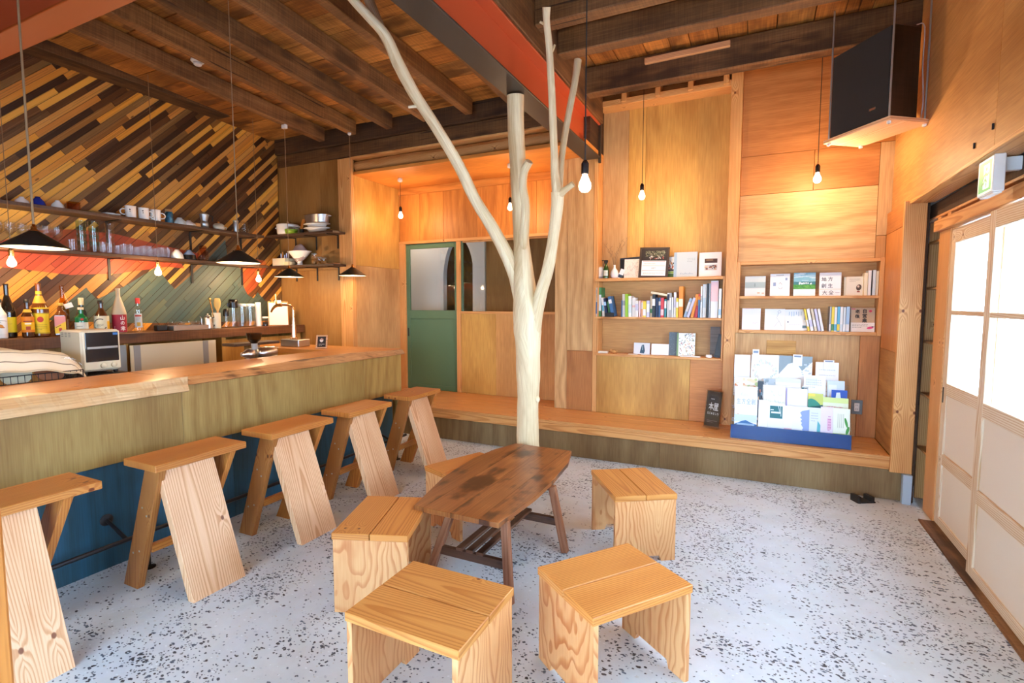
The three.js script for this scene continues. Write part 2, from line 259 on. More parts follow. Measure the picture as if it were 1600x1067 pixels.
for (const z of [-4.83, -4.62, -3.9, -3.2, -2.5, -1.8]) put('transom_block', bx(1.20, 1.285, 2.205, 2.232, z, z + 0.07, 2), mat.doorFrame, wallRight);
put('door_post', bx(1.215, 1.285, 0, 2.125, -4.83, -4.59), mat.doorFrame, wallRight);
for (const z of [-5.13, -4.86]) put('slot_upright', bx(1.225, 1.295, 0, 2.23, z, z + 0.02), mat.trim, wallRight);
for (const y of [0.42, 0.86, 1.28, 1.70, 2.06]) put('slot_shelf', bx(1.225, 1.295, y, y + 0.02, -5.11, -4.86, 2), mat.trim, wallRight);
put('door_sill', bx(1.13, 1.30, -0.01, 0.012, -4.58, -0.42, 2), mat.old, wallRight);
put('bolt_ear', rod([1.047, 2.47, -3.42], [1.047, 2.50, -3.42], 0.006), mat.iron, wallRight);
put('bolt_ear', rod([1.047, 2.44, -3.66], [1.047, 2.47, -3.66], 0.006), mat.iron, wallRight);

function slidingDoor(x, z0, z1, name, label) {
  const d = thing(name, label, 'door', [x, 0.012, (z0 + z1) / 2]), w = (z1 - z0) / 2, T0 = -0.017, T1 = 0.017;
  const stile = 0.082;
  for (const s of [-1, 1]) put('stile', bx(T0, T1, 0, 2.10, s * w, s * (w - stile), 1), mat.doorWood, d);
  const rail = (y0, y1) => put('rail', bx(T0, T1, y0, y1, -w + stile, w - stile, 2), mat.doorWood, d);
  rail(0, 0.062); rail(0.44, 0.52); rail(0.94, 1.025); rail(2.0, 2.10); put('glazing_bar', bx(-0.014, 0.014, 1.505, 1.535, -w + stile, w - stile, 2), mat.doorWood, d);
  for (const [y0, y1] of [[0.062, 0.44], [0.52, 0.94]]) put('panel', bx(-0.006, 0.006, y0, y1, -w + stile, w - stile, 1, 0.001), mat.doorPanel, d);
  for (const [y0, y1] of [[1.025, 1.505], [1.535, 2.0]]) put('pane', bx(-0.002, 0.002, y0, y1, -w + stile, w - stile, 1, 0.0005), mat.glass, d);
  return d;
}
const doorA = slidingDoor(1.24, -4.585, -3.735, 'sliding_door', 'pale wooden glazed sliding door standing against the orange door post');
put('finger_pull', bx(-0.021, -0.017, 0.88, 0.99, -0.40, -0.385, 1, 0.001), mat.black, doorA);
slidingDoor(1.19, -3.785, -2.93, 'sliding_door', 'pale wooden glazed sliding door overlapping in front of the farther one');
slidingDoor(1.24, -2.96, -2.11, 'sliding_door', 'pale wooden glazed sliding door mostly out of view toward the camera');
slidingDoor(1.19, -2.14, -1.29, 'sliding_door', 'pale wooden sliding door beside the camera out of view');
slidingDoor(1.24, -1.30, -0.45, 'sliding_door', 'last pale wooden sliding door behind the camera');

// ---- wall with the slanting wood strips ----
const wallLeft = structure('wall_left');
put('core', bx(-6.1, -5.945, 0, 4.15, -5.15, 1.6, 2, 0), mat.plyBrown, wallLeft);
put('lower_panel', bx(-5.945, -5.932, 0, 1.19, -5.0, 1.4, 1, 0), mat.plyOlive, wallLeft);
put('upper_panel', bx(-5.945, -5.932, 1.2, 4.0, -1.6, 1.4, 1, 0), mat.plyBrown, wallLeft);
{
  const S0 = 1.6, S1 = 4.995, Y0 = 1.19, Y1 = 3.90, W = 0.051, PX = 600, strips = [];
  const clip = (poly) => {
    const cut = (pts, f) => { const out = []; for (let i = 0; i < pts.length; i++) { const a = pts[i], b = pts[(i + 1) % pts.length], fa = f(a), fb = f(b); if (fa >= 0) out.push(a); if ((fa >= 0) !== (fb >= 0)) { const t = fa / (fa - fb); out.push([lerp(a[0], b[0], t), lerp(a[1], b[1], t)]); } } return out; };
    for (const f of [(p) => p[0] - S0, (p) => S1 - p[0], (p) => p[1] - Y0, (p) => Y1 - p[1]]) { poly = cut(poly, f); if (poly.length < 3) return null; } return poly;
  };
  const q = Math.SQRT1_2, tones = ['#eba238', '#f2b046', '#e09639', '#d99a48', '#d0893a'], dim = ['#43260f', '#522f14', '#5e3818', '#3a210e', '#6d431f', '#4b2d18', '#61401f'], mid = ['#94602a', '#8a6436', '#a06c30'];
  for (let c = (Y0 - S1) * q - W, row = 0; c < (Y1 - S0) * q + W; c += W, row++) {
    let t = (S0 + Y0) * q - rr(0, 0.9), bright = rnd() < 0.5;
    while (t < (S1 + Y1) * q) {
      bright = !bright ? rnd() < 0.45 : rnd() < 0.2; const L = bright ? rr(0.5, 1.3) : rr(0.35, 1.15), P4 = [[t, c], [t + L, c], [t + L, c + W - 0.002], [t, c + W - 0.002]].map(([a, b]) => [(a - b) * q, (a + b) * q]), poly = clip(P4); t += L + 0.001;
      if (!poly) continue; let ar = 0; for (let i = 0; i < poly.length; i++) { const a = poly[i], b = poly[(i + 1) % poly.length]; ar += a[0] * b[1] - b[0] * a[1]; } if (Math.abs(ar) < 0.002) continue;
      strips.push({ poly, tone: bright ? pick(tones) : rnd() < 0.2 ? pick(mid) : pick(dim), proud: rr(0.008, 0.017) });
    }
  }
  // painted scene: a red band and grey-green peaks, brushed thinly over the strips (s along the wall, y up)
  const red = [[1.6, 2.06], [2.1, 2.13], [2.40, 2.27], [2.70, 2.31], [3.01, 2.30], [3.50, 2.225], [3.86, 2.18], [3.84, 2.12], [3.64, 2.07], [3.68, 1.995], [3.49, 2.0], [2.99, 1.90], [2.60, 1.866], [2.09, 1.913], [1.6, 1.90]];
  const red2 = [[4.20, 2.08], [4.38, 2.19], [4.75, 2.16], [4.78, 2.08], [4.60, 1.80], [4.47, 1.70], [4.39, 1.75], [4.28, 1.9]];
  const teal = [[2.40, 1.44], [2.549, 1.60], [2.713, 1.75], [2.80, 1.634], [3.10, 1.80], [3.37, 1.99], [3.562, 1.753], [3.886, 2.037], [4.197, 2.376], [4.218, 2.09], [4.387, 2.038], [4.42, 1.80], [4.479, 1.70], [4.56, 1.66], [4.62, 1.74], [4.74, 1.62], [4.82, 1.64], [4.80, 1.36], [3.6, 1.37], [3.0, 1.39]];
  const tex = canvasTexture(2040, 1632, (g) => {
    const X = (s) => (s - S0) * PX, Y = (y) => (Y1 - y) * PX, path = (p) => { g.beginPath(); p.forEach(([s, y], i) => i ? g.lineTo(X(s), Y(y)) : g.moveTo(X(s), Y(y))); g.closePath(); };
    g.fillStyle = '#2a190d'; g.fillRect(0, 0, 2040, 1632);
    for (const st of strips) {
      g.save(); path(st.poly); g.fillStyle = st.tone; g.fill(); g.clip();
      const xs = st.poly.map((p) => X(p[0])), ys = st.poly.map((p) => Y(p[1])), x0 = Math.min(...xs), x1 = Math.max(...xs), y0 = Math.min(...ys), y1 = Math.max(...ys), R = Math.hypot(x1 - x0, y1 - y0);
      for (let i = 0; i < 46; i++) { const cx = rr(x0, x1), cy = rr(y0, y1), l = rr(20, R); g.strokeStyle = `rgba(${rnd() < 0.35 ? '255,214,150' : '30,14,4'},${rr(0.05, 0.2)})`; g.lineWidth = rr(0.6, 3); g.beginPath(); g.moveTo(cx - l * q, cy + l * q); g.lineTo(cx + l * q, cy - l * q); g.stroke(); }
      for (let i = 0; i < 3; i++) if (rnd() < 0.35) { g.fillStyle = `rgba(24,12,5,${rr(0.25, 0.6)})`; g.beginPath(); g.ellipse(rr(x0, x1), rr(y0, y1), rr(4, 14), rr(3, 7), -0.78, 0, 7); g.fill(); }
      for (const [p, col, a] of [[red, '#c94c2c', rr(0.80, 0.90)], [red2, '#cf5a2c', rr(0.5, 0.8)], [teal, '#48625d', rr(0.84, 0.94)]]) { g.globalAlpha = a; g.fillStyle = col; path(p); g.fill(); }
      g.globalAlpha = 1; for (let i = 0; i < 8; i++) { const cx = rr(x0, x1), cy = rr(y0, y1), l = rr(10, 60); g.strokeStyle = `rgba(${pick(['20,14,8', '180,120,70', '60,40,24'])},${rr(0.06, 0.22)})`; g.lineWidth = rr(0.8, 2.4); g.beginPath(); g.moveTo(cx - l, cy + l); g.lineTo(cx + l, cy - l); g.stroke(); }
      g.restore();
    }
  });
  const stripMat = M({ map: tex, roughness: 0.5, bumpMap: tex, bumpScale: 0.0008 });
  for (const st of strips) {
    const geo = extrude(st.poly, st.proud).toNonIndexed ? extrude(st.poly, st.proud) : null, p = geo.attributes.position, uv = new Float32Array(p.count * 2);
    for (let i = 0; i < p.count; i++) { uv[2 * i] = (p.getX(i) - S0) / (S1 - S0 + 0.005); uv[2 * i + 1] = (p.getY(i) - Y1 + 2.72) / 2.72; }
    geo.setAttribute('uv', new THREE.BufferAttribute(uv, 2)); geo.applyMatrix4(new THREE.Matrix4().makeRotationY(Math.PI / 2).setPosition(-5.944, 0, 0)); put('wood_strip', geo, stripMat, wallLeft);
  }
}

// ---- plywood wall at the end of the kitchen, and the alcove beside it ----
const wallKitchen = structure('wall_kitchen');
put('core', bx(-6.0, -4.68, 0, 4.0, -6.1, -5.03, 1, 0), mat.plyBrown, wallKitchen);
panel(wallKitchen, -5.93, -5.16, 2.03, 3.42, -5.03, -5.0, panelTones.b[1]); panel(wallKitchen, -5.158, -4.84, 2.03, 3.42, -5.03, -5.0, panelTones.b[2]);
panel(wallKitchen, -5.93, -5.40, 0.0, 2.028, -5.03, -5.0, panelTones.b[3]); panel(wallKitchen, -5.398, -4.84, 0.0, 2.028, -5.03, -5.0, panelTones.b[3]);
const wallAlcove = structure('wall_alcove');
put('jamb_board', bx(-4.84, -4.64, 0.0, 3.41, -5.06, -4.985), mat.trim, wallAlcove);
panel(wallAlcove, -4.68, -4.65, 2.08, 3.21, -5.97, -5.06, panelTones.y[1]); panel(wallAlcove, -4.68, -4.65, 0.365, 2.078, -5.97, -5.06, panelTones.p[1]);
for (const [x0, x1, k] of [[-4.65, -4.30, 1], [-4.298, -3.905, 2], [-3.903, -3.375, 0], [-3.373, -2.95, 2], [-2.948, -2.52, 1], [-2.518, -1.96, 2]]) put('wall_board', bx(x0, x1, 2.47, 3.12, -6.03, -5.97), panelTones.o[k], wallAlcove);
put('cornice_board', bx(-4.65, -1.96, 3.12, 3.21, -6.03, -5.955, 0), mat.plyOrange, wallAlcove);
put('door_head', bx(-4.65, -1.96, 2.43, 2.47, -6.03, -5.945, 0), mat.trim, wallAlcove);
put('door_jamb', bx(-4.65, -4.545, 0.365, 2.43, -6.03, -5.95), mat.trim, wallAlcove); put('door_jamb', bx(-3.69, -3.63, 0.365, 2.43, -6.03, -5.95), mat.trim, wallAlcove);
panel(wallAlcove, -3.63, -3.095, 0.365, 1.455, -6.03, -5.97, panelTones.y[2]); panel(wallAlcove, -3.093, -2.60, 0.365, 1.455, -6.03, -5.97, panelTones.a[2]); panel(wallAlcove, -2.598, -2.11, 0.365, 1.455, -6.03, -5.97, panelTones.a[1]);
put('end_board', bx(-2.11, -1.955, 0.365, 3.21, -6.03, -5.56), mat.plyPale, wallAlcove);
put('alcove_soffit', bx(-4.68, -1.60, 3.21, 3.25, -6.03, -5.05, 0), mat.plyOrange, wallAlcove);
put('header_panel', bx(-4.68, -1.60, 3.25, 4.1, -6.03, -5.20, 0, 0), mat.oldDark, wallAlcove);
single('log_rail', moved(tube([[-4.64, 3.325, -5.12, 0.062], [-3.9, 3.33, -5.115, 0.066], [-3.2, 3.325, -5.12, 0.06], [-2.4, 3.33, -5.12, 0.064], [-1.78, 3.33, -5.12, 0.06]], 14, 8, 0.15), 0, 0, 0), tint(mat.trim, 0.7), 'peeled round log across the top of the alcove opening', 'log');
put('edge_board', bx(-4.64, -1.78, 3.395, 3.42, -5.2, -5.0, 0), mat.trim, wallAlcove);

// sliding green door and the long window of the alcove
const door1 = structure('door_1');
put('stile', bx(-4.545, -4.485, 0.365, 2.43, -6.005, -5.975), mat.green, door1); put('stile', bx(-3.735, -3.69, 0.365, 2.43, -6.005, -5.975), mat.green, door1);
put('rail', bx(-4.485, -3.735, 2.36, 2.43, -6.005, -5.975, 0), mat.green, door1); put('rail', bx(-4.485, -3.735, 1.375, 1.495, -6.005, -5.975, 0), mat.green, door1); put('rail', bx(-4.485, -3.735, 0.365, 0.43, -6.005, -5.975, 0), mat.green, door1);
put('panel', bx(-4.485, -3.735, 0.43, 1.375, -5.998, -5.986), mat.green, door1); put('pane', bx(-4.485, -3.735, 1.495, 2.36, -5.992, -5.988, 1, 0.0005), mat.glass, door1); put('finger_pull', bx(-4.53, -4.51, 1.12, 1.24, -5.976, -5.972, 1, 0.001), mat.black, door1);
const window1 = structure('window_1');
put('window_sill', bx(-3.63, -2.11, 1.455, 1.485, -6.03, -5.945, 0), mat.trim, window1); put('sash', bx(-3.63, -3.605, 1.485, 2.43, -6.01, -5.975), tint(mat.green, 0.8), window1); put('sash', bx(-3.605, -2.11, 2.41, 2.43, -6.01, -5.975, 0), mat.trim, window1);
put('pane', bx(-3.605, -2.11, 1.485, 2.41, -5.992, -5.988, 1, 0.0005), mat.glass, window1);
// the dim room behind it: white partition with a round-headed passage, brown panelling
const backRoom = structure('wall_far_room');
{
  const s = new THREE.Shape(); s.moveTo(-5.6, 0); s.lineTo(-4.52, 0); s.lineTo(-4.52, 2.05); s.quadraticCurveTo(-4.48, 2.5, -4.28, 2.62); s.quadraticCurveTo(-4.05, 2.62, -3.98, 2.2); s.lineTo(-3.99, 0); s.lineTo(-3.77, 0); s.lineTo(-3.77, 3.3); s.lineTo(-5.6, 3.3); s.closePath();
  put('partition', new THREE.ExtrudeGeometry(s, { depth: 0.1, bevelEnabled: false }).translate(0, 0, -7.0), mat.wall, backRoom);
  put('rear_panelling', bx(-5.6, -1.9, 0, 3.3, -8.1, -8.0, 1, 0), mat.plyBrown, backRoom); put('end_panelling', bx(-1.95, -1.85, 0, 3.3, -8.0, -6.04, 1, 0), mat.plyBrown, backRoom);
  put('end_panelling', bx(-5.7, -5.6, 0, 3.3, -8.0, -6.1, 1, 0), mat.wall, backRoom); put('room_ceiling', bx(-5.6, -1.9, 3.3, 3.4, -8.1, -6.04, 0, 0), mat.dark, backRoom); put('room_floor', bx(-5.6, -1.9, 0.0, 0.36, -8.1, -6.04, 0, 0), mat.plyBrown, backRoom);
  for (const [x0, x1, k] of [[-3.76, -3.0, 0.5], [-2.998, -2.5, 0.42], [-2.498, -1.96, 0.36]]) put('veneer_panel', bx(x0, x1, 0.36, 3.3, -6.98, -6.93), mat.plyBrown, backRoom);
}

{ const l = thing('ceiling_light', 'round white ceiling light of the dim room behind the green door', 'lamp', [-4.9, 3.29, -6.5]); put('diffuser', lathe([[0, -0.05], [0.1, -0.045], [0.13, -0.02], [0.13, 0], [0, 0]], 24), M({ color: lin(0.9, 0.9, 0.85), emissive: lin(1, 0.95, 0.85), emissiveIntensity: 3 }), l); const p = new THREE.PointLight(new THREE.Color().setRGB(1, 0.95, 0.86), 2.6, 0, 2); p.position.set(0, -0.09, 0); p.shadow.radius = 3; l.add(p); }
// ---- wall behind the camera with a broad glazed opening ----
const wallFront = structure('wall_front');
put('wall_part', bx(-6.1, 1.42, 2.15, 4.15, 1.45, 1.6, 0, 0), mat.ply, wallFront); put('wall_part', bx(-6.1, 1.42, 0, 0.35, 1.45, 1.6, 0, 0), mat.ply, wallFront);
put('wall_part', bx(-6.1, -2.98, 0.35, 2.15, 1.45, 1.6, 1, 0), mat.ply, wallFront); put('wall_part', bx(0.7, 1.42, 0.35, 2.15, 1.45, 1.6, 1, 0), mat.ply, wallFront);
{ const w = structure('window_2'); for (const x of [-2.98, -1.76, -0.54, 0.68]) put('window_frame', bx(x - 0.03, x + 0.03, 0.35, 2.15, 1.49, 1.55), mat.doorWood, w); for (let i = 0; i < 3; i++) put('pane', bx(-2.95 + i * 1.22, -1.79 + i * 1.22, 0.35, 2.15, 1.518, 1.522, 1, 0.0005), mat.glass, w); }

// ---- ceiling: boards, timber joists and steel beams ----
const ceiling = structure('ceiling');
put('roof_slab', bx(-6.1, 1.42, 4.15, 4.25, -6.1, 1.6, 0, 0), mat.dark, ceiling);
const SL = Math.atan(0.055), yL = (z) => 3.60 + 0.055 * (z + 4.8);       // underside of the joists over the bar
const boardMats = [...shades(mat.board, [0.8, 1, 1.15]), ...shades(mat.boardB, [0.9, 1.1]), ...shades(mat.boardC, [0.85, 1])];
for (let z = -4.92; z < 1.3;) { const w = rr(0.19, 0.30), xs = [-5.93, rr(-5.0, -3.6), rr(-3.4, -2.2), -1.62]; for (let i = 0; i < 3; i++) { const g = bx(xs[i] + 0.002, xs[i + 1] - 0.002, 0, 0.025, -w / 2 + 0.003, w / 2 - 0.003, 0, 0.002); moved(g, 0, yL(z + w / 2) + 0.163 + rr(0, 0.006), z + w / 2, -SL); put('ceiling_board', g, pick(boardMats), ceiling); } z += w; }
for (let x = -1.62; x < 1.04;) { const w = Math.min(rr(0.14, 0.27), 1.05 - x), zs = [-5.7, rr(-4.6, -3.6), rr(-2.6, -1.2), 1.4]; for (let i = 0; i < 3; i++) put('ceiling_board', bx(x + 0.003, x + w - 0.003, 3.865 + rr(0, 0.006), 3.892, zs[i] + 0.002, zs[i + 1] - 0.002, 2, 0.002), pick(boardMats), ceiling); x += w; }
const joistLabel = ['greyish timber joist beside the smoke detector', 'timber joist with a white cord box under it', 'timber joist over the black lamp shades', 'worn timber joist with dark brush marks on its side', 'timber joist crossing behind the long bare branch', 'dark timber joist next to the black steel flange'];
[-4.89, -4.365, -3.84, -3.31, -2.78, -2.25].forEach((x, i) => {
  const L = 6.0, end = -4.84 + (i % 2) * 0.02, g = bx(x - 0.088, x, 0, 0.16, -L / 2, L / 2, 2, 0.006); moved(g, 0, yL(end + L / 2), end + L / 2, -SL);
  single('ceiling_joist', g, i % 3 === 0 ? tint(mat.old, 1.35) : i % 3 === 1 ? tint(mat.oldLight, 0.75) : mat.old, joistLabel[i], 'joist', 'timber joists over the bar');
});
single('wall_plate_beam', bx(-5.93, -1.78, 3.425, 3.58, -5.20, -5.0, 0, 0.006), tint(mat.old, 0.75), 'dark timber plate beam above the alcove and kitchen wall', 'beam');
single('tie_beam', bx(-5.93, -1.78, 3.585, 3.90, -5.20, -4.96, 0, 0.006), mat.oldDark, 'blackened timber beam behind the joist ends', 'beam');
single('edge_beam', moved(bx(-5.93, -5.68, 0, 0.14, -3, 3, 2, 0.006), 0, 3.80, -2.0), tint(mat.old, 0.6), 'dark timber edge beam along the top of the strip wall', 'beam');
const jr = ['heavy old joist above the bookshelves carrying a loose pale batten', 'second old joist out from the bookshelf wall', 'third old joist out from the bookshelf wall, behind the thin branch tips', 'fourth old joist out from the bookshelf wall, high over the seats','fifth old joist out from the bookshelf wall, over the near seats','old joist over the camera, sixth from the bookshelf wall'];
[[-4.90, 0.25, 0.14], [-4.13, 0.20, 0.13], [-3.64, 0.20, 0.13], [-2.95, 0.20, 0.13], [-2.2, 0.2, 0.13], [-1.3, 0.2, 0.13]].forEach(([z, h, d], i) => single('ceiling_joist', bx(-1.56, 1.06, 3.865 - h - (i ? 0.005 : 0.0), 3.863, z - d, z, 0, 0.008), tint(mat.old, i ? 1.0 : 0.9), jr[i] ?? 'old joist over the table side of the room', 'joist', 'timber joists over the book side'));
single('timber_batten', moved(bx(-0.36, 0.36, -0.025, 0.025, -0.02, 0.02, 0, 0.004), -0.63, 3.80, -4.875, 0, 0.0, 0.012), mat.pinePink, 'loose pale wooden batten nailed along the old joist', 'batten');
function steelBeam(name, label, alongX, a, b, c, y0, y1, w, mats) {          // an H section: two flanges and a web
  const o = thing(name, label, 'beam'), f = (u0, u1, v0, v1) => alongX ? bx(a, b, v0, v1, c + u0, c + u1, 0, 0.003) : bx(c + u0, c + u1, v0, v1, a, b, 2, 0.003);
  put('bottom_flange', f(-w / 2, w / 2, y0, y0 + 0.016), mats[0], o); put('web', f(-0.006, 0.006, y0 + 0.016, y1 - 0.016), mats[1], o); put('top_flange', f(-w / 2, w / 2, y1 - 0.016, y1), mats[1], o); return o;
}
const beamZ = steelBeam('steel_beam', 'steel beam with black flange and red web above the tree', false, -5.54, 1.4, -1.675, 3.17, 3.53, 0.19, [mat.steelDark, mat.red]);
put('end_plate', bx(-1.60, -1.575, 3.12, 3.60, -5.545, -5.51), mat.steelDark, beamZ);
single('timber_beam', bx(-1.73, -1.56, 3.532, 3.86, -5.54, 1.4, 2, 0.006), mat.old, 'old timber beam resting along the top of the red steel beam', 'beam');
steelBeam('steel_beam', 'orange brown steel beam crossing above the bar in front of the joists', true, -5.93, -1.78, -1.60, 3.19, 3.55, 0.16, [mat.orangeSteel, mat.red]);

// ---- the raised step below the books ----
const step = structure('floor_step');
for (const [z0, z1] of [[-5.14, -4.94], [-5.345, -5.142], [-5.548, -5.347]]) put('seat_board', bx(-4.65, 1.018, 0.335, 0.365, z0, z1, 0, 0.003), pick(shades(mat.bench, [0.92, 1, 1.08])), step);
for (const [z0, z1] of [[-5.76, -5.552], [-5.968, -5.762]]) put('seat_board', bx(-4.65, -1.96, 0.335, 0.365, z0, z1, 0, 0.003), pick(shades(mat.bench, [0.92, 1, 1.08])), step);
put('front_edge', bx(-4.65, 1.018, 0.255, 0.336, -4.975, -4.938, 0, 0.006), tint(mat.bench, 1.15), step);
for (const [x0, x1] of [[-4.65, -2.62], [-2.618, -0.80], [-0.798, 1.12]]) put('front_panel', bx(x0, x1, 0, 0.255, -5.0, -4.972, 1, 0.002), pick(shades(mat.benchFront, [0.9, 1, 1.1])), step);
put('corner_guard', bx(1.10, 1.16, 0, 0.238, -4.955, -4.90, 1, 0.003), M({ color: lin(0.42, 0.52, 0.60), roughness: 0.5 }), wallRight);

// ================= furniture =================
// ---- bare tree ----
{
  const t = thing('bare_tree', 'pale barkless tree with forked branches standing from floor to steel beam', 'tree');
  put('trunk', tube([[-1.63, 0, -3.95, 0.105], [-1.70, 0.25, -3.915, 0.096], [-1.716, 0.419, -3.90, 0.093], [-1.709, 0.810, -3.88, 0.092], [-1.701, 1.137, -3.86, 0.101], [-1.695, 1.36, -3.84, 0.112], [-1.701, 1.56, -3.825, 0.106], [-1.711, 1.80, -3.79, 0.084], [-1.711, 2.066, -3.75, 0.064], [-1.704, 2.321, -3.71, 0.061], [-1.703, 2.655, -3.66, 0.062], [-1.706, 2.936, -3.63, 0.063], [-1.697, 3.166, -3.60, 0.063]], 20, 6, 0.22), mat.tree, t);
  put('branch', tube([[-1.715, 1.50, -3.85, 0.079], [-1.773, 1.794, -3.80, 0.068], [-1.801, 1.901, -3.76, 0.060], [-1.853, 2.066, -3.68, 0.051], [-1.927, 2.253, -3.58, 0.047], [-2.001, 2.413, -3.50, 0.045], [-2.054, 2.619, -3.38, 0.043], [-2.148, 2.880, -3.20, 0.040], [-2.228, 3.074, -3.05, 0.042], [-2.268, 3.242, -2.92, 0.043], [-2.270, 3.361, -2.80, 0.035], [-2.321, 3.446, -2.70, 0.030], [-2.374, 3.520, -2.62, 0.027], [-2.412, 3.59, -2.54, 0.023]], 14, 5, 0.2), mat.tree, t);
  put('branch', tube([[-2.262, 3.20, -2.94, 0.034], [-2.32, 3.358, -2.90, 0.034], [-2.382, 3.500, -2.86, 0.034], [-2.42, 3.62, -2.83, 0.034], [-2.43, 3.66, -2.82, 0.033]], 12, 5, 0.2), mat.treeGrey, t);
  put('branch', tube([[-1.660, 1.30, -3.84, 0.070], [-1.610, 1.512, -3.82, 0.057], [-1.550, 1.692, -3.78, 0.051], [-1.493, 1.842, -3.76, 0.048], [-1.431, 2.083, -3.72, 0.044], [-1.381, 2.340, -3.68, 0.046], [-1.372, 2.43, -3.66, 0.048]], 14, 5, 0.2), mat.tree, t);
  put('branch', tube([[-1.372, 2.40, -3.66, 0.040], [-1.384, 2.566, -3.63, 0.031], [-1.379, 2.706, -3.60, 0.029], [-1.370, 3.096, -3.52, 0.027], [-1.354, 3.387, -3.42, 0.025], [-1.341, 3.511, -3.34, 0.024], [-1.329, 3.572, -3.31, 0.029]], 12, 5, 0.15), mat.tree, t);
  put('branch', tube([[-1.374, 2.40, -3.67, 0.036], [-1.367, 2.679, -3.72, 0.025], [-1.345, 2.871, -3.74, 0.025], [-1.309, 3.106, -3.76, 0.026], [-1.282, 3.276, -3.78, 0.026], [-1.270, 3.421, -3.80, 0.030]], 12, 5, 0.15), tint(mat.tree, 0.85), t);
  put('branch_stub', tube([[-1.372, 2.40, -3.66, 0.036], [-1.305, 2.441, -3.65, 0.023], [-1.242, 2.474, -3.64, 0.022]], 12, 5, 0.15), mat.tree, t);
  put('branch_stub', tube([[-1.70, 1.98, -3.745, 0.030], [-1.665, 2.15, -3.70, 0.040], [-1.646, 2.361, -3.68, 0.036], [-1.655, 2.503, -3.65, 0.032], [-1.635, 2.602, -3.63, 0.032], [-1.579, 2.665, -3.60, 0.031]], 12, 5, 0.2), mat.tree, t);
  put('twig', tube([[-1.375, 3.30, -3.45, 0.012], [-1.33, 3.36, -3.44, 0.010], [-1.318, 3.385, -3.44, 0.008]], 8, 4), mat.tree, t); put('twig', tube([[-1.345, 3.48, -3.35, 0.012], [-1.385, 3.50, -3.33, 0.008]], 8, 4), mat.tree, t);
  put('twig', tube([[-2.205, 3.0, -3.09, 0.012], [-2.28, 2.99, -3.05, 0.010]], 8, 4), mat.treeEnd, t); put('knot', moved(new THREE.SphereGeometry(0.022, 10, 8).scale(1, 1.3, 1), -1.615, 0.80, -3.86), mat.tree, t);
}

// ---- low table ----
{
  const t = thing('low_table', 'low dark worn table with a boat-shaped top among the box stools', 'table');
  const half = [[-1.72, -2.30], [-1.181, -2.302], [-1.152, -2.733], [-1.158, -3.05], [-1.19, -3.42], [-1.261, -3.705], [-1.744, -3.71], [-1.824, -3.471], [-1.856, -3.22], [-1.85, -3.02], [-1.83, -2.77]];
  const strips = [[-1.87, -1.655], [-1.653, -1.48], [-1.478, -1.30], [-1.298, -1.14]];
  const cut = (pts, k, lim, sgn) => { const out = [], f = (p) => sgn * (lim - p[0]); for (let i = 0; i < pts.length; i++) { const a = pts[i], b = pts[(i + 1) % pts.length], fa = f(a), fb = f(b); if (fa >= 0) out.push(a); if ((fa >= 0) !== (fb >= 0)) { const u = fa / (fa - fb); out.push([lerp(a[0], b[0], u), lerp(a[1], b[1], u)]); } } return out; };
  const tops = shades(mat.table, [0.9, 1.05, 1.0, 1.12]);
  strips.forEach(([a, b], i) => { const p = cut(cut(half, 0, b, 1), 0, a, -1), g = extrude(p.map(([x, z]) => [x, -z]), 0.026, 0.002); g.applyMatrix4(new THREE.Matrix4().makeRotationX(-Math.PI / 2).setPosition(0, 0.421, 0)); put('top_board', grain(g, 2, [i * 0.37, i * 0.9]), tops[i], t); });
  const legs = [[[-1.53, 0.42, -2.40], [-1.66, 0, -2.33]], [[-1.19, 0.42, -2.40], [-1.13, 0, -2.33]], [[-1.15, 0.42, -3.00], [-1.055, 0, -2.995]], [[-1.50, 0.42, -3.02], [-1.56, 0, -2.99]]];
  for (const [a, b] of legs) put('leg', bar(b, a, 0.045, 0.040, [0, 0, 1], 0.004), mat.tableLeg, t);
  put('cross_rail', bx(-1.60, -1.17, 0.165, 0.215, -2.385, -2.357, 0), mat.tableDark, t); put('cross_rail', bx(-1.57, -1.11, 0.165, 0.215, -3.02, -2.99, 0), mat.tableDark, t);
  put('top_rail', bx(-1.53, -1.19, 0.39, 0.42, -2.42, -2.38, 0), mat.tableDark, t); put('top_rail', bx(-1.52, -1.15, 0.39, 0.42, -3.03, -2.99, 0), mat.tableDark, t);
  for (const x of [-1.455, -1.39, -1.325]) put('shelf_slat', bx(x - 0.022, x + 0.022, 0.215, 0.233, -3.03, -2.35, 2), tint(mat.tableDark, 1.5), t);
}

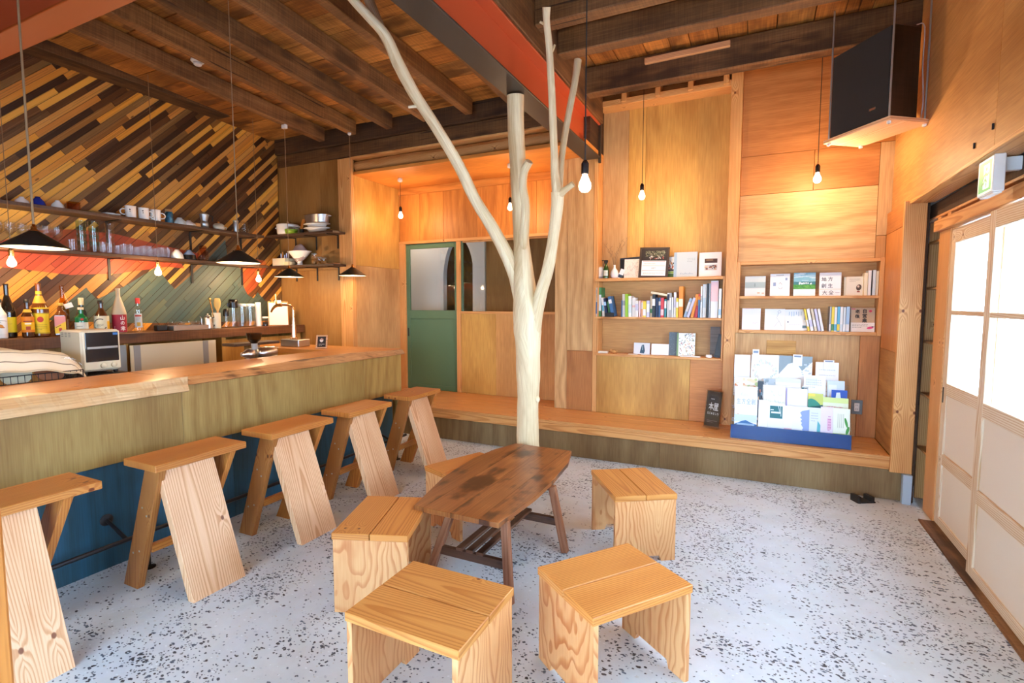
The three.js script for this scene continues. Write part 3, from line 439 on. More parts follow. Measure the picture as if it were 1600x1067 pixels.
// ---- box stools ----
const stoolMats = { top: shades(mat.cedar, [0.92, 1, 1.1]), side: shades(mat.stoolSide, [0.95, 1.05]), pale: shades(mat.stoolPale, [0.95, 1.05]) };
function boxStool(label, x, z, turn, o = {}) {
  const s = thing('box_stool', label, 'stool', [x, 0, z], turn, 'box stools round the low table'), L = 0.255, W = (o.w ?? 0.43) / 2, H = 0.425, T = 0.036;      // boards run along local x
  const m = o.top ?? stoolMats.top[1];
  put('seat_board', bx(-L, L, H - T, H, -W, -0.002, 0, 0.003), m, s); put('seat_board', bx(-L, L, H - T, H, 0.002, W, 0, 0.003), tint(m, 1.06), s);
  for (const e of [-1, 1]) {
    const y1 = H - T, w = W - 0.006, sh = [[-w, 0], [-w * 0.55, 0], [-w * 0.48, 0.035], [w * 0.48, 0.035], [w * 0.55, 0], [w, 0], [w, y1], [-w, y1]], g = extrude(sh, 0.022, 0.0015); moved(g, 0, 0, 0, 0, Math.PI / 2, 0); g.translate(e > 0 ? L - 0.030 : -L + 0.007, 0, 0);
    put('side_panel', grain(g, 1), o.side ?? stoolMats.side[1], s);
  }
  put('cross_panel', bx(-L + 0.03, L - 0.03, H - T - 0.15, H - T - 0.001, -0.012, 0.012, 0, 0.002), o.cross ?? stoolMats.pale[0], s);
  return s;
}
boxStool('box stool nearest the counter side of the camera, pale line between its two seat boards', -1.122, -1.612, 0.0, { side: stoolMats.side[1], w: 0.435, top: stoolMats.top[1], cross: stoolMats.side[0] });
boxStool('pale-topped box stool in front of the table, open side toward the camera', -0.520, -2.095, 0.913, { top: tint(mat.cedar, 1.16), cross: stoolMats.pale[1], w: 0.42 });
boxStool('box stool alone on the door side of the table, dark split between its seat boards', -0.705, -3.303, 2.146, { w: 0.40, cross: stoolMats.pale[0] });
boxStool('orange box stool between the bar stools and the low table, knots on its plywood end', -1.828, -2.182, 1.934, { w: 0.40, top: tint(mat.cedarB, 1.0), side: stoolMats.side[0] });
boxStool('box stool half hidden behind the far end of the low table', -1.835, -3.13, 1.184, { w: 0.42, top: tint(mat.cedarB, 1.1) });

// ---- the bar counter ----
{
  const c = thing('bar_counter', 'long bar counter with plywood front over a dark blue kick panel', 'counter');
  for (const [z0, z1, k] of [[-2.08, -0.6, 1], [-3.84, -2.082, 2], [-4.42, -3.842, 3]]) put('front_panel', bx(-3.49, -3.45, 0.635, 1.045, z0, z1, 1, 0.002), panelTones.v[k], c);
  for (const [z0, z1] of [[-2.45, -0.6], [-4.30, -2.452]]) put('kick_panel', bx(-3.52, -3.48, 0, 0.640, z0, z1, 1, 0.002), mat.teal, c);
  put('end_panel', bx(-4.0, -3.46, 0, 1.04, -4.40, -4.36, 1, 0.002), panelTones.v[0], c); put('back_panel', bx(-4.06, -4.03, 0, 1.04, -4.36, -0.6, 1, 0.002), panelTones.v[0], c);
  put('cabinet_body', bx(-4.03, -3.52, 0.0, 1.03, -4.36, -0.6, 1, 0.0), mat.plyBrown, c);
}
// live-edged slabs: the back is straight, the front wanders and its bark edge slants under
function liveSlab(z0, z1, xb, topAt, botAt, yT, yB, rough, n) {
  const P0 = [], at = (z, f, s) => f(z) + rough * ((fbm(z * 9, s, 61, 4) - 0.5) * 2);
  const rows = []; for (let i = 0; i <= n; i++) { const z = lerp(z0, z1, i / n), xt = at(z, topAt, 3), xm = at(z, (q) => lerp(topAt(q), botAt(q), 0.55), 9) + rough * 0.3, xo = at(z, botAt, 15); rows.push([[xb, yB], [xb, yT], [xt - 0.06, yT], [xt, yT - 0.002 - rough * 0.2 * noise(z * 30, 4)], [xm, lerp(yT, yB, 0.5)], [xo, yB + 0.006], [xo - 0.015, yB]].map(([x, y]) => [x, y, z])); }
  const tri = (a, b, c) => P0.push(...a, ...b, ...c), q4 = (a, b, c, d) => { tri(a, b, c); tri(a, c, d); }, K = 7, top = [], edge = [];
  for (let i = 0; i < n; i++) for (let j = 0; j < K; j++) { const a = rows[i][j], b = rows[i][(j + 1) % K], c = rows[i + 1][(j + 1) % K], d = rows[i + 1][j]; P0.length = 0; q4(a, d, c, b); (j >= 3 && j <= 5 ? edge : top).push(...P0); }
  for (const [r, f] of [[rows[0], 0], [rows[n], 1]]) for (let j = 1; j < K - 1; j++) { P0.length = 0; f ? tri(r[0], r[j], r[j + 1]) : tri(r[0], r[j + 1], r[j]); edge.push(...P0); }
  const mk = (p) => { const g = new THREE.BufferGeometry(); g.setAttribute('position', new THREE.Float32BufferAttribute(p, 3)); g.computeVertexNormals(); return grain(g, 2); }; return [mk(top), mk(edge)];
}
{
  const a = thing('counter_slab', 'thick waney-edged counter slab at the near end of the bar', 'countertop'), [t1, e1] = liveSlab(-0.6, -2.09, -3.66, (z) => -3.415 - 0.02 * Math.sin(z * 4), (z) => -3.385, 1.115, 1.012, 0.016, 60);
  put('slab_top', t1, mat.slab, a); put('waney_edge', e1, wood(plyMap, [0.80, 0.52, 0.26], 0.55), a);
  const b = thing('counter_slab', 'long polished counter top with a bark edge reaching the far end', 'countertop');
  const xt = (z) => z > -3.7 ? lerp(-3.485, -3.66, sstep(-2.1, -3.6, z)) : lerp(-3.66, -3.47, sstep(-3.8, -4.45, z)), [t2, e2] = liveSlab(-2.10, -4.46, -4.09, xt, (z) => -3.425, 1.10, 1.045, 0.014, 90);
  put('slab_top', t2, mat.slab, b); put('bark_edge', e2, mat.bark, b);
  put('rear_board', bx(-4.09, -3.665, 1.046, 1.10, -2.095, -0.6, 2), tint(mat.slab, 0.95), b); put('return_board', bx(-5.35, -4.092, 1.045, 1.098, -4.46, -3.98, 0), tint(mat.slab, 0.95), b);
}
{
  const f = thing('foot_rail', 'black iron pipe foot rail running low along the blue kick panel', 'rail');
  put('pipe', rod([-3.27, 0.22, -0.6], [-3.27, 0.22, -4.25], 0.013, 12), mat.iron, f);
  for (const z of [-1.73, -3.05, -4.1]) { const s = put('stand', rod([-3.27, 0, z], [-3.27, 0.22, z], 0.011, 10), mat.iron, f); put('flange', moved(lathe([[0, 0], [0.035, 0], [0.035, 0.006], [0.015, 0.012], [0, 0.012]], 16), -3.27, 0, z), mat.iron, s); }
  for (const z of [-1.62, -2.95, -4.0]) { const s = put('bracket', rod([-3.27, 0.22, z], [-3.478, 0.30, z], 0.011, 10), mat.iron, f); put('flange', moved(lathe([[0, 0], [0.035, 0], [0.035, 0.006], [0.015, 0.012], [0, 0.012]], 16), -3.479, 0.30, z, 0, 0, -Math.PI / 2), mat.iron, s); }
}
// ---- bar stools: one broad leaning plank between two crossing legs ----
function barStool(label, zn, len, tone) {
  const s = thing('bar_stool', label, 'bar stool', [-3.0, 0, zn], 0, 'bar stools along the counter'), top = tint(mat.cedarB, tone), leg = tint(mat.cedarDark, 1.0), H = 0.735, T = 0.04;
  put('seat', bx(-0.15, 0.15, H - T, H, -len, 0, 2, 0.003), top, s);
  const Y = H - T;
  const slant = (xb0, xb1, xt0, xt1, z0, z1, k = 0) => { const g = extrude([[xb0, 0], [xb1, 0], [xt1, Y], [xt0, Y]], z1 - z0, 0.0015); g.translate(0, 0, z0); g.applyMatrix4(new THREE.Matrix4().set(1, 0, 0, 0, 0, 1, 0, 0, 0, -k, 1, 0, 0, 0, 0, 1)); return grain(g, 1); };
  for (const [z, lean] of [[-0.030, 0.045], [-0.335, 0.20]]) { const l = put('leg', slant(-0.205, -0.075, 0.005, 0.135, z, z + 0.034, lean), z > -0.1 ? leg : tint(mat.cedarB, 0.95), s); for (const [k, y] of [[0.25, 0.2], [0.65, 0.22], [0.3, 0.47], [0.7, 0.43]]) put('screw_cap', moved(new THREE.CylinderGeometry(0.006, 0.006, 0.002, 8), lerp(-0.205 + 0.21 * y / Y, -0.075 + 0.21 * y / Y, k), y, z + 0.0355 - lean * y, Math.PI / 2), mat.zinc, l); }
  put('plank_leg', slant(0.300, 0.345, 0.050, 0.095, -0.350, -0.047), tint(mat.pine, rr(0.92, 1.05)), s);
  put('stretcher', bx(-0.045, -0.01, 0.20, 0.245, -0.35, -0.047, 2), tint(mat.cedarB, 1.1), s);
  return s;
}
barStool('bar stool nearest the camera, its near end out of view', -0.735, 0.585, 1.0);
barStool('second bar stool from the camera end of the counter', -1.565, 0.535, 0.98);
barStool('middle bar stool of the five along the counter', -2.285, 0.545, 1.05);
barStool('fourth bar stool from the camera end, behind the orange box stool', -2.995, 0.52, 1.06);
barStool('bar stool farthest along the counter, next to the raised step', -3.765, 0.515, 0.95);
single('wooden_post', bx(-1.745, -1.645, 0, 3.9, -0.55, -0.46, 1, 0.006), mat.plyOrange, 'orange wooden post close to the camera beside the nearest bar stool', 'post');

// ---- loudspeaker on its hanging board ----
{
  const A = new THREE.Vector3(0.440, 2.88, -4.83), B = new THREE.Vector3(0.790, 2.88, -4.375), dir = B.clone().sub(A), L = dir.length(), yaw = Math.atan2(-dir.z, dir.x), cx = (A.x + B.x) / 2, cz = (A.z + B.z) / 2, n = new THREE.Vector3(0, 1, 0).cross(dir).normalize(), D = 0.355;
  const nx = -n.x, nz = -n.z, inward = (nx * 1 + nz * 0) > 0 ? [nx, nz] : [n.x, n.z];
  const bxc = cx + inward[0] * D / 2, bzc = cz + inward[1] * D / 2;
  const b = thing('hanging_board', 'small plywood board hung from the joist on four threaded rods', 'shelf', [bxc, 2.86, bzc], yaw);
  put('board', bx(-L / 2, L / 2, 0, 0.028, -D / 2, D / 2, 0), tint(mat.pine, 1.05), b);
  for (const sx of [-1, 1]) for (const sz of [-1, 1]) { const x = sx * (L / 2 - 0.03), z = sz * (D / 2 - 0.025), r = put('threaded_rod', rod([x, -0.02, z], [x, 1.004, z], 0.0065, 8), mat.zinc, b); put('nut', moved(new THREE.CylinderGeometry(0.014, 0.014, 0.016, 6), x, -0.008, z), mat.white, r); }
  const s = thing('loudspeaker', 'large dark loudspeaker with black cloth front on the hanging board', 'speaker', [bxc, 2.889, bzc], yaw), w = L / 2 - 0.035, d = D / 2 - 0.02, H = 0.625;
  const front = new THREE.Vector3(0, 0, 1).applyAxisAngle(new THREE.Vector3(0, 1, 0), yaw).dot(new THREE.Vector3(-bxc, 0, -bzc)) > 0 ? 1 : -1;
  put('cabinet', bx(-w, w, 0, H, front > 0 ? -d + 0.07 : -d + 0.02, front > 0 ? d - 0.02 : d - 0.07, 1, 0.003), wood(oldMap, [0.055, 0.03, 0.02], 0.45), s);
  put('cloth_grille', bx(-w + 0.005, w - 0.005, 0.006, H - 0.006, front > 0 ? d - 0.02 : -d - 0.015, front > 0 ? d : -d, 1, 0.006), M({ color: lin(0.022, 0.020, 0.020), roughness: 0.95 }), s); put('badge', bx(w - 0.15, w - 0.10, 0.09, 0.105, d * front, d * front + 0.003 * front, 0, 0.0005), mat.steel, s);
  single('speaker_cable', tube([[1.03, 2.90, -4.70, 0.004], [1.035, 3.05, -4.68, 0.004], [1.025, 3.3, -4.70, 0.004], [1.02, 3.6, -4.72, 0.004], [0.99, 3.62, -4.76, 0.004]], 6, 6), mat.white, 'thin white cable running up beside the loudspeaker', 'cable');
}
// ---- exit sign ----
{
  const t = canvasTexture(256, 256, (g) => {
    g.fillStyle = '#e9fff2'; g.fillRect(0, 0, 256, 256); g.fillStyle = '#35b579'; g.fillRect(14, 14, 228, 228); g.fillStyle = '#f2fff8'; g.fillRect(96, 40, 104, 182); g.fillStyle = '#2f9f69';
    g.beginPath(); g.arc(148, 74, 15, 0, 7); g.fill(); g.lineWidth = 17; g.lineCap = 'round'; g.strokeStyle = '#2f9f69'; const l = (...p) => { g.beginPath(); g.moveTo(p[0], p[1]); for (let i = 2; i < p.length; i += 2) g.lineTo(p[i], p[i + 1]); g.stroke(); };
    l(140, 100, 128, 148); l(136, 108, 108, 120, 92, 146); l(138, 108, 164, 124, 182, 114); l(130, 148, 156, 170, 148, 206); l(126, 150, 106, 176, 72, 186);
  });
  const e = thing('exit_sign', 'small green and white running-man exit sign above the sliding doors', 'sign', [1.10, 2.265, -3.56]);
  put('housing', bx(-0.028, 0.022, -0.095, 0.095, -0.10, 0.10, 1, 0.004), mat.white, e); const f = new THREE.PlaneGeometry(0.185, 0.176), face = M({ map: t, emissive: lin(1, 1, 1), emissiveMap: t, emissiveIntensity: 0.7, roughness: 0.4 }); f.rotateY(-Math.PI / 2); put('lit_face', f.translate(-0.0285, 0, 0), face, e); put('foot_plate', bx(-0.02, 0.016, -0.104, -0.095, -0.09, 0.09, 2, 0.003), mat.white, e);
  put('mount', bx(0.022, 0.12, 0.02, 0.09, -0.02, 0.02, 1, 0.002), mat.white, e);
}
// ---- door stop on the floor, wall outlet, white ring ----
{ const d = thing('door_stop', 'small black rubber door stop on the floor by the raised step', 'door stop', [0.83, 0, -4.83], 0.5); put('plate', bx(-0.075, 0.075, 0, 0.012, -0.045, 0.045, 0), mat.rubber, d); put('lip', bx(-0.075, -0.045, 0.012, 0.055, -0.045, 0.045, 1), mat.rubber, d); put('lip', bx(0.035, 0.065, 0.012, 0.05, -0.045, 0.045, 1), mat.rubber, d); }
{ const o = thing('wall_outlet', 'grey metal plate wall outlet beside the brochure rack', 'outlet', [0.868, 0.642, -5.548]); put('plate', bx(-0.044, 0.044, -0.066, 0.066, 0, 0.006, 1, 0.002), M({ color: lin(0.16, 0.18, 0.19), roughness: 0.4, metalness: 0.3 }), o); put('socket', bx(-0.02, 0.02, -0.038, 0.038, 0.006, 0.010, 1, 0.001), mat.white, o); for (const y of [-0.018, 0.018]) for (const x of [-0.006, 0.006]) put('slot', bx(x - 0.0015, x + 0.0015, y - 0.007, y + 0.007, 0.0095, 0.0105, 1, 0.0003), mat.black, o); }
single('white_ring', moved(new THREE.TorusGeometry(0.17, 0.022, 12, 36), 1.02, 3.02, -2.50, 0, Math.PI / 2), mat.cream, 'cream ring hanging high on the street wall, mostly out of view', 'ring');
// ---- smoke detector ----
{ const d = thing('smoke_detector', 'round white smoke detector on the ceiling over the bar', 'detector', [-4.765, 3.752, -3.17]); put('base', moved(lathe([[0, 0], [0.055, 0], [0.058, -0.015], [0.05, -0.025], [0, -0.025]], 24), 0, 0.105, 0), mat.white, d); put('sensor', moved(lathe([[0, -0.025], [0.036, -0.025], [0.034, -0.045], [0.028, -0.052], [0, -0.052]], 24), 0, 0.105, 0), mat.white, d); }

// ================= behind the bar =================
const LX = -5.79;                                   // middle of the bar shelves
const barShelf = (name, label, y, z1) => {
  const s = thing(name, label, 'shelf', [-5.79, y, 0], 0, 'dark shelves over the bar');
  put('board', bx(-0.14, 0.14, -0.032, 0, z1, -1.5, 2, 0.003), mat.shelfDark, s);
  for (const z of [-2.0, -2.92, -3.76, -4.40]) { const b = put('bracket', bx(-0.138, -0.13, -0.25, -0.032, z - 0.012, z + 0.012, 1, 0.001), mat.black, s); put('arm', bx(-0.13, 0.11, -0.040, -0.032, z - 0.012, z + 0.012, 0, 0.001), mat.black, b); }
  return s;
};
barShelf('wall_shelf', 'upper dark shelf across the slanting strips, holding cups and pots', 2.452, -4.53);
barShelf('wall_shelf', 'lower dark shelf across the slanting strips, crowded with glasses', 2.078, -4.57);
const endShelf = (label, y) => {
  const s = thing('wall_shelf', label, 'shelf', [-5.32, y, -4.89], 0, 'short dark shelves on the plywood wall');
  put('board', bx(-0.60, 0.585, -0.028, 0, -0.108, 0.12, 0, 0.003), mat.shelfDark, s);
  for (const x of [-0.305, 0.073, 0.447]) { const b = put('bracket', bx(x - 0.010, x + 0.010, -0.20, -0.028, -0.108, -0.100, 1, 0.001), mat.black, s); put('arm', bx(x - 0.010, x + 0.010, -0.036, -0.028, -0.10, 0.09, 2, 0.001), mat.black, b); }
};
endShelf('short dark shelf on the plywood wall with the white pots', 2.495); endShelf('short dark shelf on the plywood wall with the white footed bowl', 2.088);
// back ledge and what is under it
{
  const l = thing('back_ledge', 'thick dark reddish wooden ledge under the bottles', 'shelf', [-5.71, 1.305, 0]); put('board', bx(-0.22, 0.21, -0.10, 0, -4.99, -1.3, 2, 0.004), mat.ledge, l);
  for (const [z0, z1] of [[-2.86, -2.82], [-3.88, -3.83], [-4.96, -4.90]]) put('upright', bx(-0.20, 0.16, -1.305, -0.10, z0, z1, 1, 0.002), tint(mat.plyYellow, 0.9), l);
  put('back_board', bx(-0.20, -0.19, -1.305, -0.10, -4.99, -1.3, 1, 0.001), tint(mat.plyYellow, 0.7), l); put('low_shelf', bx(-0.20, 0.18, -0.52, -0.49, -4.9, -1.3, 2, 0.002), tint(mat.plyYellow, 0.9), l);
  put('front_board', bx(0.10, 0.12, -0.45, -0.135, -4.90, -3.88, 1, 0.001), mat.plyYellow, l);
  const p = thing('cream_sheet', 'cream sheet with grey end strips standing under the dark ledge', 'panel', [-5.47, 0.80, -3.28]);
  put('sheet', bx(-0.006, 0.006, 0, 0.385, -0.42, 0.45, 1, 0.002), mat.cream, p); put('grey_strip', bx(0.006, 0.009, 0, 0.385, -0.33, -0.27, 1, 0.0005), mat.grey, p); put('grey_strip', bx(0.006, 0.009, 0, 0.385, 0.36, 0.42, 1, 0.0005), mat.grey, p);
  single('grey_sheet', bx(-5.49, -5.47, 0.80, 1.195, -2.80, -2.68, 1, 0.001), M({ color: lin(0.28, 0.33, 0.36), roughness: 0.5 }), 'narrow blue grey sheet beside the toaster oven under the ledge', 'panel');
}
// a bottle: body, label facing the room, cap
function labelTexture(fn) { return M({ map: canvasTexture(192, 192, (g, w, h) => { fn(g, w, h); }), roughness: 0.55 }); }
function lines(g, x, y, w, n, step, c = 'rgba(60,60,60,0.55)', t = 2) { g.fillStyle = c; for (let i = 0; i < n; i++) { let q = x; const end = x + w * (i === n - 1 ? 0.6 : 1); while (q < end) { const l = Math.min(rr(4, 12), end - q); g.fillRect(q, y + i * step, l, t); q += l + rr(2, 4); } } }
const STROKES = { '本': ['.1 .32 .9 .32', '.5 .06 .5 .96', '.47 .34 .1 .8', '.53 .34 .9 .8', '.33 .72 .67 .72'], '屋': ['.2 .1 .85 .1 .85 .28 .2 .28', '.2 .1 .2 .5 .07 .95', '.3 .42 .88 .42', '.5 .42 .38 .58 .74 .56', '.56 .6 .56 .93', '.34 .75 .8 .75', '.24 .95 .92 .95'],
  'は': ['.2 .1 .16 .6 .22 .92', '.4 .3 .92 .28', '.68 .08 .68 .8 .5 .74 .44 .86 .6 .92 .92 .86'], 'じ': ['.3 .1 .3 .75 .45 .92 .8 .75', '.6 .15 .68 .28', '.76 .1 .84 .24'], 'め': ['.24 .2 .46 .8', '.6 .1 .4 .75 .2 .86 .12 .65 .35 .4 .7 .36 .88 .6 .6 .92'], 'ま': ['.2 .22 .8 .22', '.2 .42 .8 .42', '.52 .08 .52 .75 .3 .72 .3 .9 .55 .88 .82 .92'], 'し': ['.3 .08 .3 .75 .45 .92 .82 .7'], 'た': ['.1 .28 .56 .25', '.32 .08 .12 .92', '.5 .45 .88 .43', '.5 .72 .6 .9 .92 .87'],
  '地': ['.05 .35 .38 .35', '.22 .1 .22 .78', '.04 .84 .4 .72', '.48 .3 .48 .85 .9 .88 .93 .7', '.66 .08 .66 .74', '.4 .5 .86 .34 .83 .62'], '方': ['.5 .04 .5 .2', '.08 .25 .92 .25', '.42 .25 .36 .62 .12 .94', '.4 .48 .78 .48 .72 .9 .58 .86'], '創': ['.05 .35 .3 .05 .55 .3', '.2 .35 .42 .35', '.15 .42 .48 .42 .48 .6 .15 .6', '.15 .42 .1 .85', '.2 .7 .48 .7 .48 .92 .2 .92 .2 .7', '.68 .2 .68 .7', '.88 .05 .88 .94 .76 .88'], '生': ['.3 .08 .12 .42', '.22 .28 .86 .28', '.2 .56 .82 .56', '.05 .92 .96 .92', '.52 .05 .52 .92'],
  '大': ['.08 .34 .92 .34', '.5 .05 .47 .42 .1 .94', '.53 .4 .92 .94'], '全': ['.06 .42 .5 .05 .94 .42', '.25 .48 .75 .48', '.25 .68 .75 .68', '.1 .93 .9 .93', '.5 .48 .5 .93'], '自': ['.5 .03 .4 .18', '.22 .18 .78 .18 .78 .95 .22 .95 .22 .18', '.22 .43 .78 .43', '.22 .68 .78 .68'], '営': ['.25 .03 .3 .14', '.5 .02 .52 .13', '.78 .03 .7 .14', '.1 .34 .1 .2 .9 .2 .9 .34', '.3 .38 .7 .38 .7 .55 .3 .55 .3 .38', '.2 .68 .8 .68 .8 .95 .2 .95 .2 .68'], '業': ['.4 .03 .4 .22', '.6 .03 .6 .22', '.1 .24 .9 .24', '.2 .4 .8 .4', '.2 .54 .8 .54', '.06 .68 .94 .68', '.5 .4 .5 .97', '.45 .7 .1 .92', '.55 .7 .9 .92'],
  'の': ['.52 .2 .4 .76 .22 .8 .12 .55 .35 .24 .65 .2 .88 .46 .8 .76 .58 .92'], '老': ['.2 .2 .72 .2', '.46 .05 .46 .4', '.06 .42 .94 .42', '.85 .12 .1 .78', '.4 .58 .4 .9 .88 .92 .88 .78', '.75 .58 .42 .72'], '後': ['.3 .05 .08 .3', '.32 .3 .05 .6', '.2 .5 .2 .95', '.62 .05 .42 .22 .64 .3', '.8 .15 .42 .46 .86 .42', '.55 .5 .38 .74', '.52 .6 .84 .6 .45 .96', '.5 .68 .94 .96'], '山': ['.5 .08 .5 .88', '.12 .4 .12 .9 .88 .9 .88 .4'], '幸': ['.22 .16 .78 .16', '.5 .03 .5 .34', '.08 .34 .92 .34', '.34 .38 .4 .5', '.66 .38 .6 .5', '.2 .55 .8 .55', '.06 .73 .94 .73', '.5 .55 .5 .98'] };
function glyph(g, ch, x, y, s, color, t) { g.strokeStyle = color; g.lineWidth = t ?? s * 0.11; g.lineCap = g.lineJoin = 'round'; for (const st of STROKES[ch] ?? []) { const p = st.split(' ').map(Number); g.beginPath(); g.moveTo(x + p[0] * s, y + p[1] * s); for (let i = 2; i < p.length; i += 2) g.lineTo(x + p[i] * s, y + p[i + 1] * s); g.stroke(); } }
function bottle(label, x, z, o) {
  const b = thing('bottle', label, 'bottle', [x, 1.306, z], 0, 'bottles on the back ledge'), h = o.h, r = o.r, n = o.neck ?? r * 0.34, sh = o.shoulder ?? 0.58, ne = o.neckAt ?? 0.78;
  const prof = [[0, 0.002], [r * 0.9, 0], [r, 0.012], [r, h * sh], [r * 0.93, h * (sh + 0.05)], [lerp(r, n, 0.55), h * lerp(sh, ne, 0.62)], [n * 1.1, h * ne], [n, h * (ne + 0.02)], [n, h * 0.95], [n * 1.12, h * 0.955], [n * 1.12, h * 0.985], [n * 0.8, h * 0.985]];
  put('glass_body', o.square ? squareBottle(h, r, n, sh, ne) : lathe(prof, 28), o.glass, b);
  if (o.liquid) put('liquid', lathe([[0, 0.006], [r * 0.9, 0.006], [r * 0.9, h * o.fill], [0, h * o.fill]], 20), o.liquid, b);
  if (o.cap) put('cap', lathe([[n * 1.3, h * (o.capFrom ?? 0.91)], [n * 1.34, h * (o.capFrom ?? 0.91) + 0.002], [n * 1.3, h], [0, h + 0.001]], 20), o.cap, b);
  const facing = Math.atan2(-x, -z);
  for (const [y0, y1, m, span, rr0, rr1] of o.labels ?? []) { const rad = r * 1.015, g = o.square && !rr0 ? new THREE.PlaneGeometry(r * 1.7, h * (y1 - y0)).translate(0, 0, r * 1.006).rotateY(facing - 0.2) : new THREE.CylinderGeometry(rr1 ?? rad, rr0 ?? rad, h * (y1 - y0), 24, 1, true, facing - (span ?? 2.6) / 2, span ?? 2.6); put('paper_label', g.translate(0, h * (y0 + y1) / 2, 0), m, b); }
  return b;
}
function squareBottle(h, r, n, sh, ne) { const f = Math.atan2(5.6, 2.4) - 0.2, g = [grain(chamferBox(r * 2, h * sh, r * 2, r * 0.25), 1).translate(0, h * sh / 2, 0).rotateY(f), lathe([[r * 0.98, h * sh - 0.004], [lerp(r, n, 0.5), h * (sh + 0.06)], [n, h * ne], [n, h * 0.985], [n * 0.7, h * 0.985]], 20)]; return merge(g); }
const solid = (r, g, b, ro = 0.12) => P({ color: lin(r, g, b), roughness: ro, clearcoat: 0.6 });
const lab = (bg, fn) => labelTexture((g, w, h) => { g.fillStyle = bg; g.fillRect(0, 0, w, h); fn?.(g, w, h); });
const darkGlass = solid(0.012, 0.010, 0.009), brownGlass = solid(0.075, 0.025, 0.008), amberGlass = solid(0.16, 0.05, 0.012), clearGlass = mat.tumbler;
bottle('white bottle with an orange sun print at the near end of the ledge', -5.60, -1.95, { h: 0.325, r: 0.044, neck: 0.015, glass: solid(0.82, 0.82, 0.80, 0.3), cap: mat.black, labels: [[0.12, 0.52, lab('#f1f1ee', (g, w) => { g.strokeStyle = '#444'; g.lineWidth = 4; g.beginPath(); g.moveTo(20, 40); g.quadraticCurveTo(96, 18, 172, 40); g.stroke(); lines(g, 30, 44, 130, 1, 8, '#555', 6); g.fillStyle = '#e0912f'; g.beginPath(); g.arc(96, 112, 34, Math.PI, 0); g.fill(); g.fillStyle = '#b96a25'; g.fillRect(52, 112, 88, 8); })]] });
bottle('tall black bottle with a plain yellow label', -5.68, -2.03, { h: 0.46, r: 0.052, neck: 0.016, shoulder: 0.46, neckAt: 0.76, glass: darkGlass, labels: [[0.10, 0.38, lab('#d8c61f', (g) => lines(g, 60, 80, 70, 3, 14))]] });
bottle('short dark bottle with an orange and yellow arched label', -5.58, -2.12, { h: 0.323, r: 0.042, neck: 0.016, shoulder: 0.52, neckAt: 0.74, glass: brownGlass, cap: mat.black, labels: [[0.14, 0.55, lab('#e8871a', (g, w) => { g.fillStyle = '#f6c21d'; g.fillRect(0, 70, w, 90); g.fillStyle = '#8a2a12'; g.fillRect(44, 52, 104, 12); g.fillStyle = '#fff2cc'; g.fillRect(60, 78, 72, 18); g.fillStyle = '#b5491a'; g.fillRect(70, 120, 52, 40); })], [0.66, 0.74, lab('#caa53a'), 6.28, 0.031, 0.0215]] });
bottle('big square shouldered whisky bottle with a round yellow label and gold neck', -5.62, -2.22, { h: 0.47, r: 0.06, neck: 0.019, shoulder: 0.50, neckAt: 0.74, glass: amberGlass, labels: [[0.06, 0.44, lab('#e9c91f', (g, w) => { g.strokeStyle = '#9a7a10'; g.lineWidth = 5; g.strokeRect(6, 6, w - 12, w - 12); g.fillStyle = '#c2361f'; g.beginPath(); g.arc(96, 60, 26, 0, 7); g.fill(); lines(g, 40, 110, 110, 4, 14, '#5a4a10', 3); })], [0.515, 0.565, lab('#e0b722'), 6.28, 0.0605, 0.053], [0.62, 0.76, lab('#e8a93a'), 6.28, 0.044, 0.0225], [0.78, 0.84, lab('#e8c23a'), 6.28, 0.0205, 0.0205]] });
bottle('square dark bottle with a pink and yellow label crossed by a slanting word', -5.60, -2.36, { h: 0.294, r: 0.045, neck: 0.016, shoulder: 0.66, neckAt: 0.80, square: true, glass: amberGlass, cap: M({ color: lin(0.5, 0.33, 0.06), roughness: 0.4 }), labels: [[0.08, 0.60, lab('#d88c86', (g, w) => { g.fillStyle = '#e8c02a'; g.beginPath(); g.moveTo(0, 120); g.lineTo(w, 60); g.lineTo(w, w); g.lineTo(0, w); g.fill(); g.save(); g.translate(20, 122); g.rotate(-0.3); lines(g, 0, 0, 150, 1, 8, '#43201a', 9); g.restore(); g.fillStyle = '#b53a28'; g.fillRect(70, 132, 50, 36); })]] });
bottle('slim clear bottle with a white tag on a string round its neck', -5.70, -2.42, { h: 0.459, r: 0.043, neck: 0.015, shoulder: 0.48, neckAt: 0.72, glass: mat.amber });
{ const t = single('paper_tag', moved(bx(-0.03, 0.03, -0.022, 0.022, -0.0008, 0.0008, 0, 0.0003), -5.625, 1.575, -2.43, 0, 1.2, 0.35), mat.paper, 'white paper tag hanging from the slim clear bottle', 'tag'); put('string', tube([[-5.63, 1.59, -2.44, 0.001], [-5.66, 1.66, -2.425, 0.001], [-5.68, 1.70, -2.42, 0.001]], 5, 4).translate(0, 0, 0), mat.paper, t); }
bottle('squat green gin bottle with a red seal and a pale label', -5.58, -2.50, { h: 0.253, r: 0.050, neck: 0.017, shoulder: 0.60, neckAt: 0.76, glass: solid(0.006, 0.15, 0.045), cap: M({ color: lin(0.7, 0.62, 0.45), roughness: 0.4 }), labels: [[0.06, 0.46, lab('#d5dbd0', (g) => { lines(g, 40, 60, 110, 1, 10, '#4a5a50', 12); lines(g, 50, 100, 90, 4, 14, '#5a6a60', 3); })], [0.50, 0.64, lab('#0b6a30', (g) => { g.fillStyle = '#c3221c'; g.beginPath(); g.arc(120, 96, 50, 0, 7); g.fill(); }), 0.9]] });
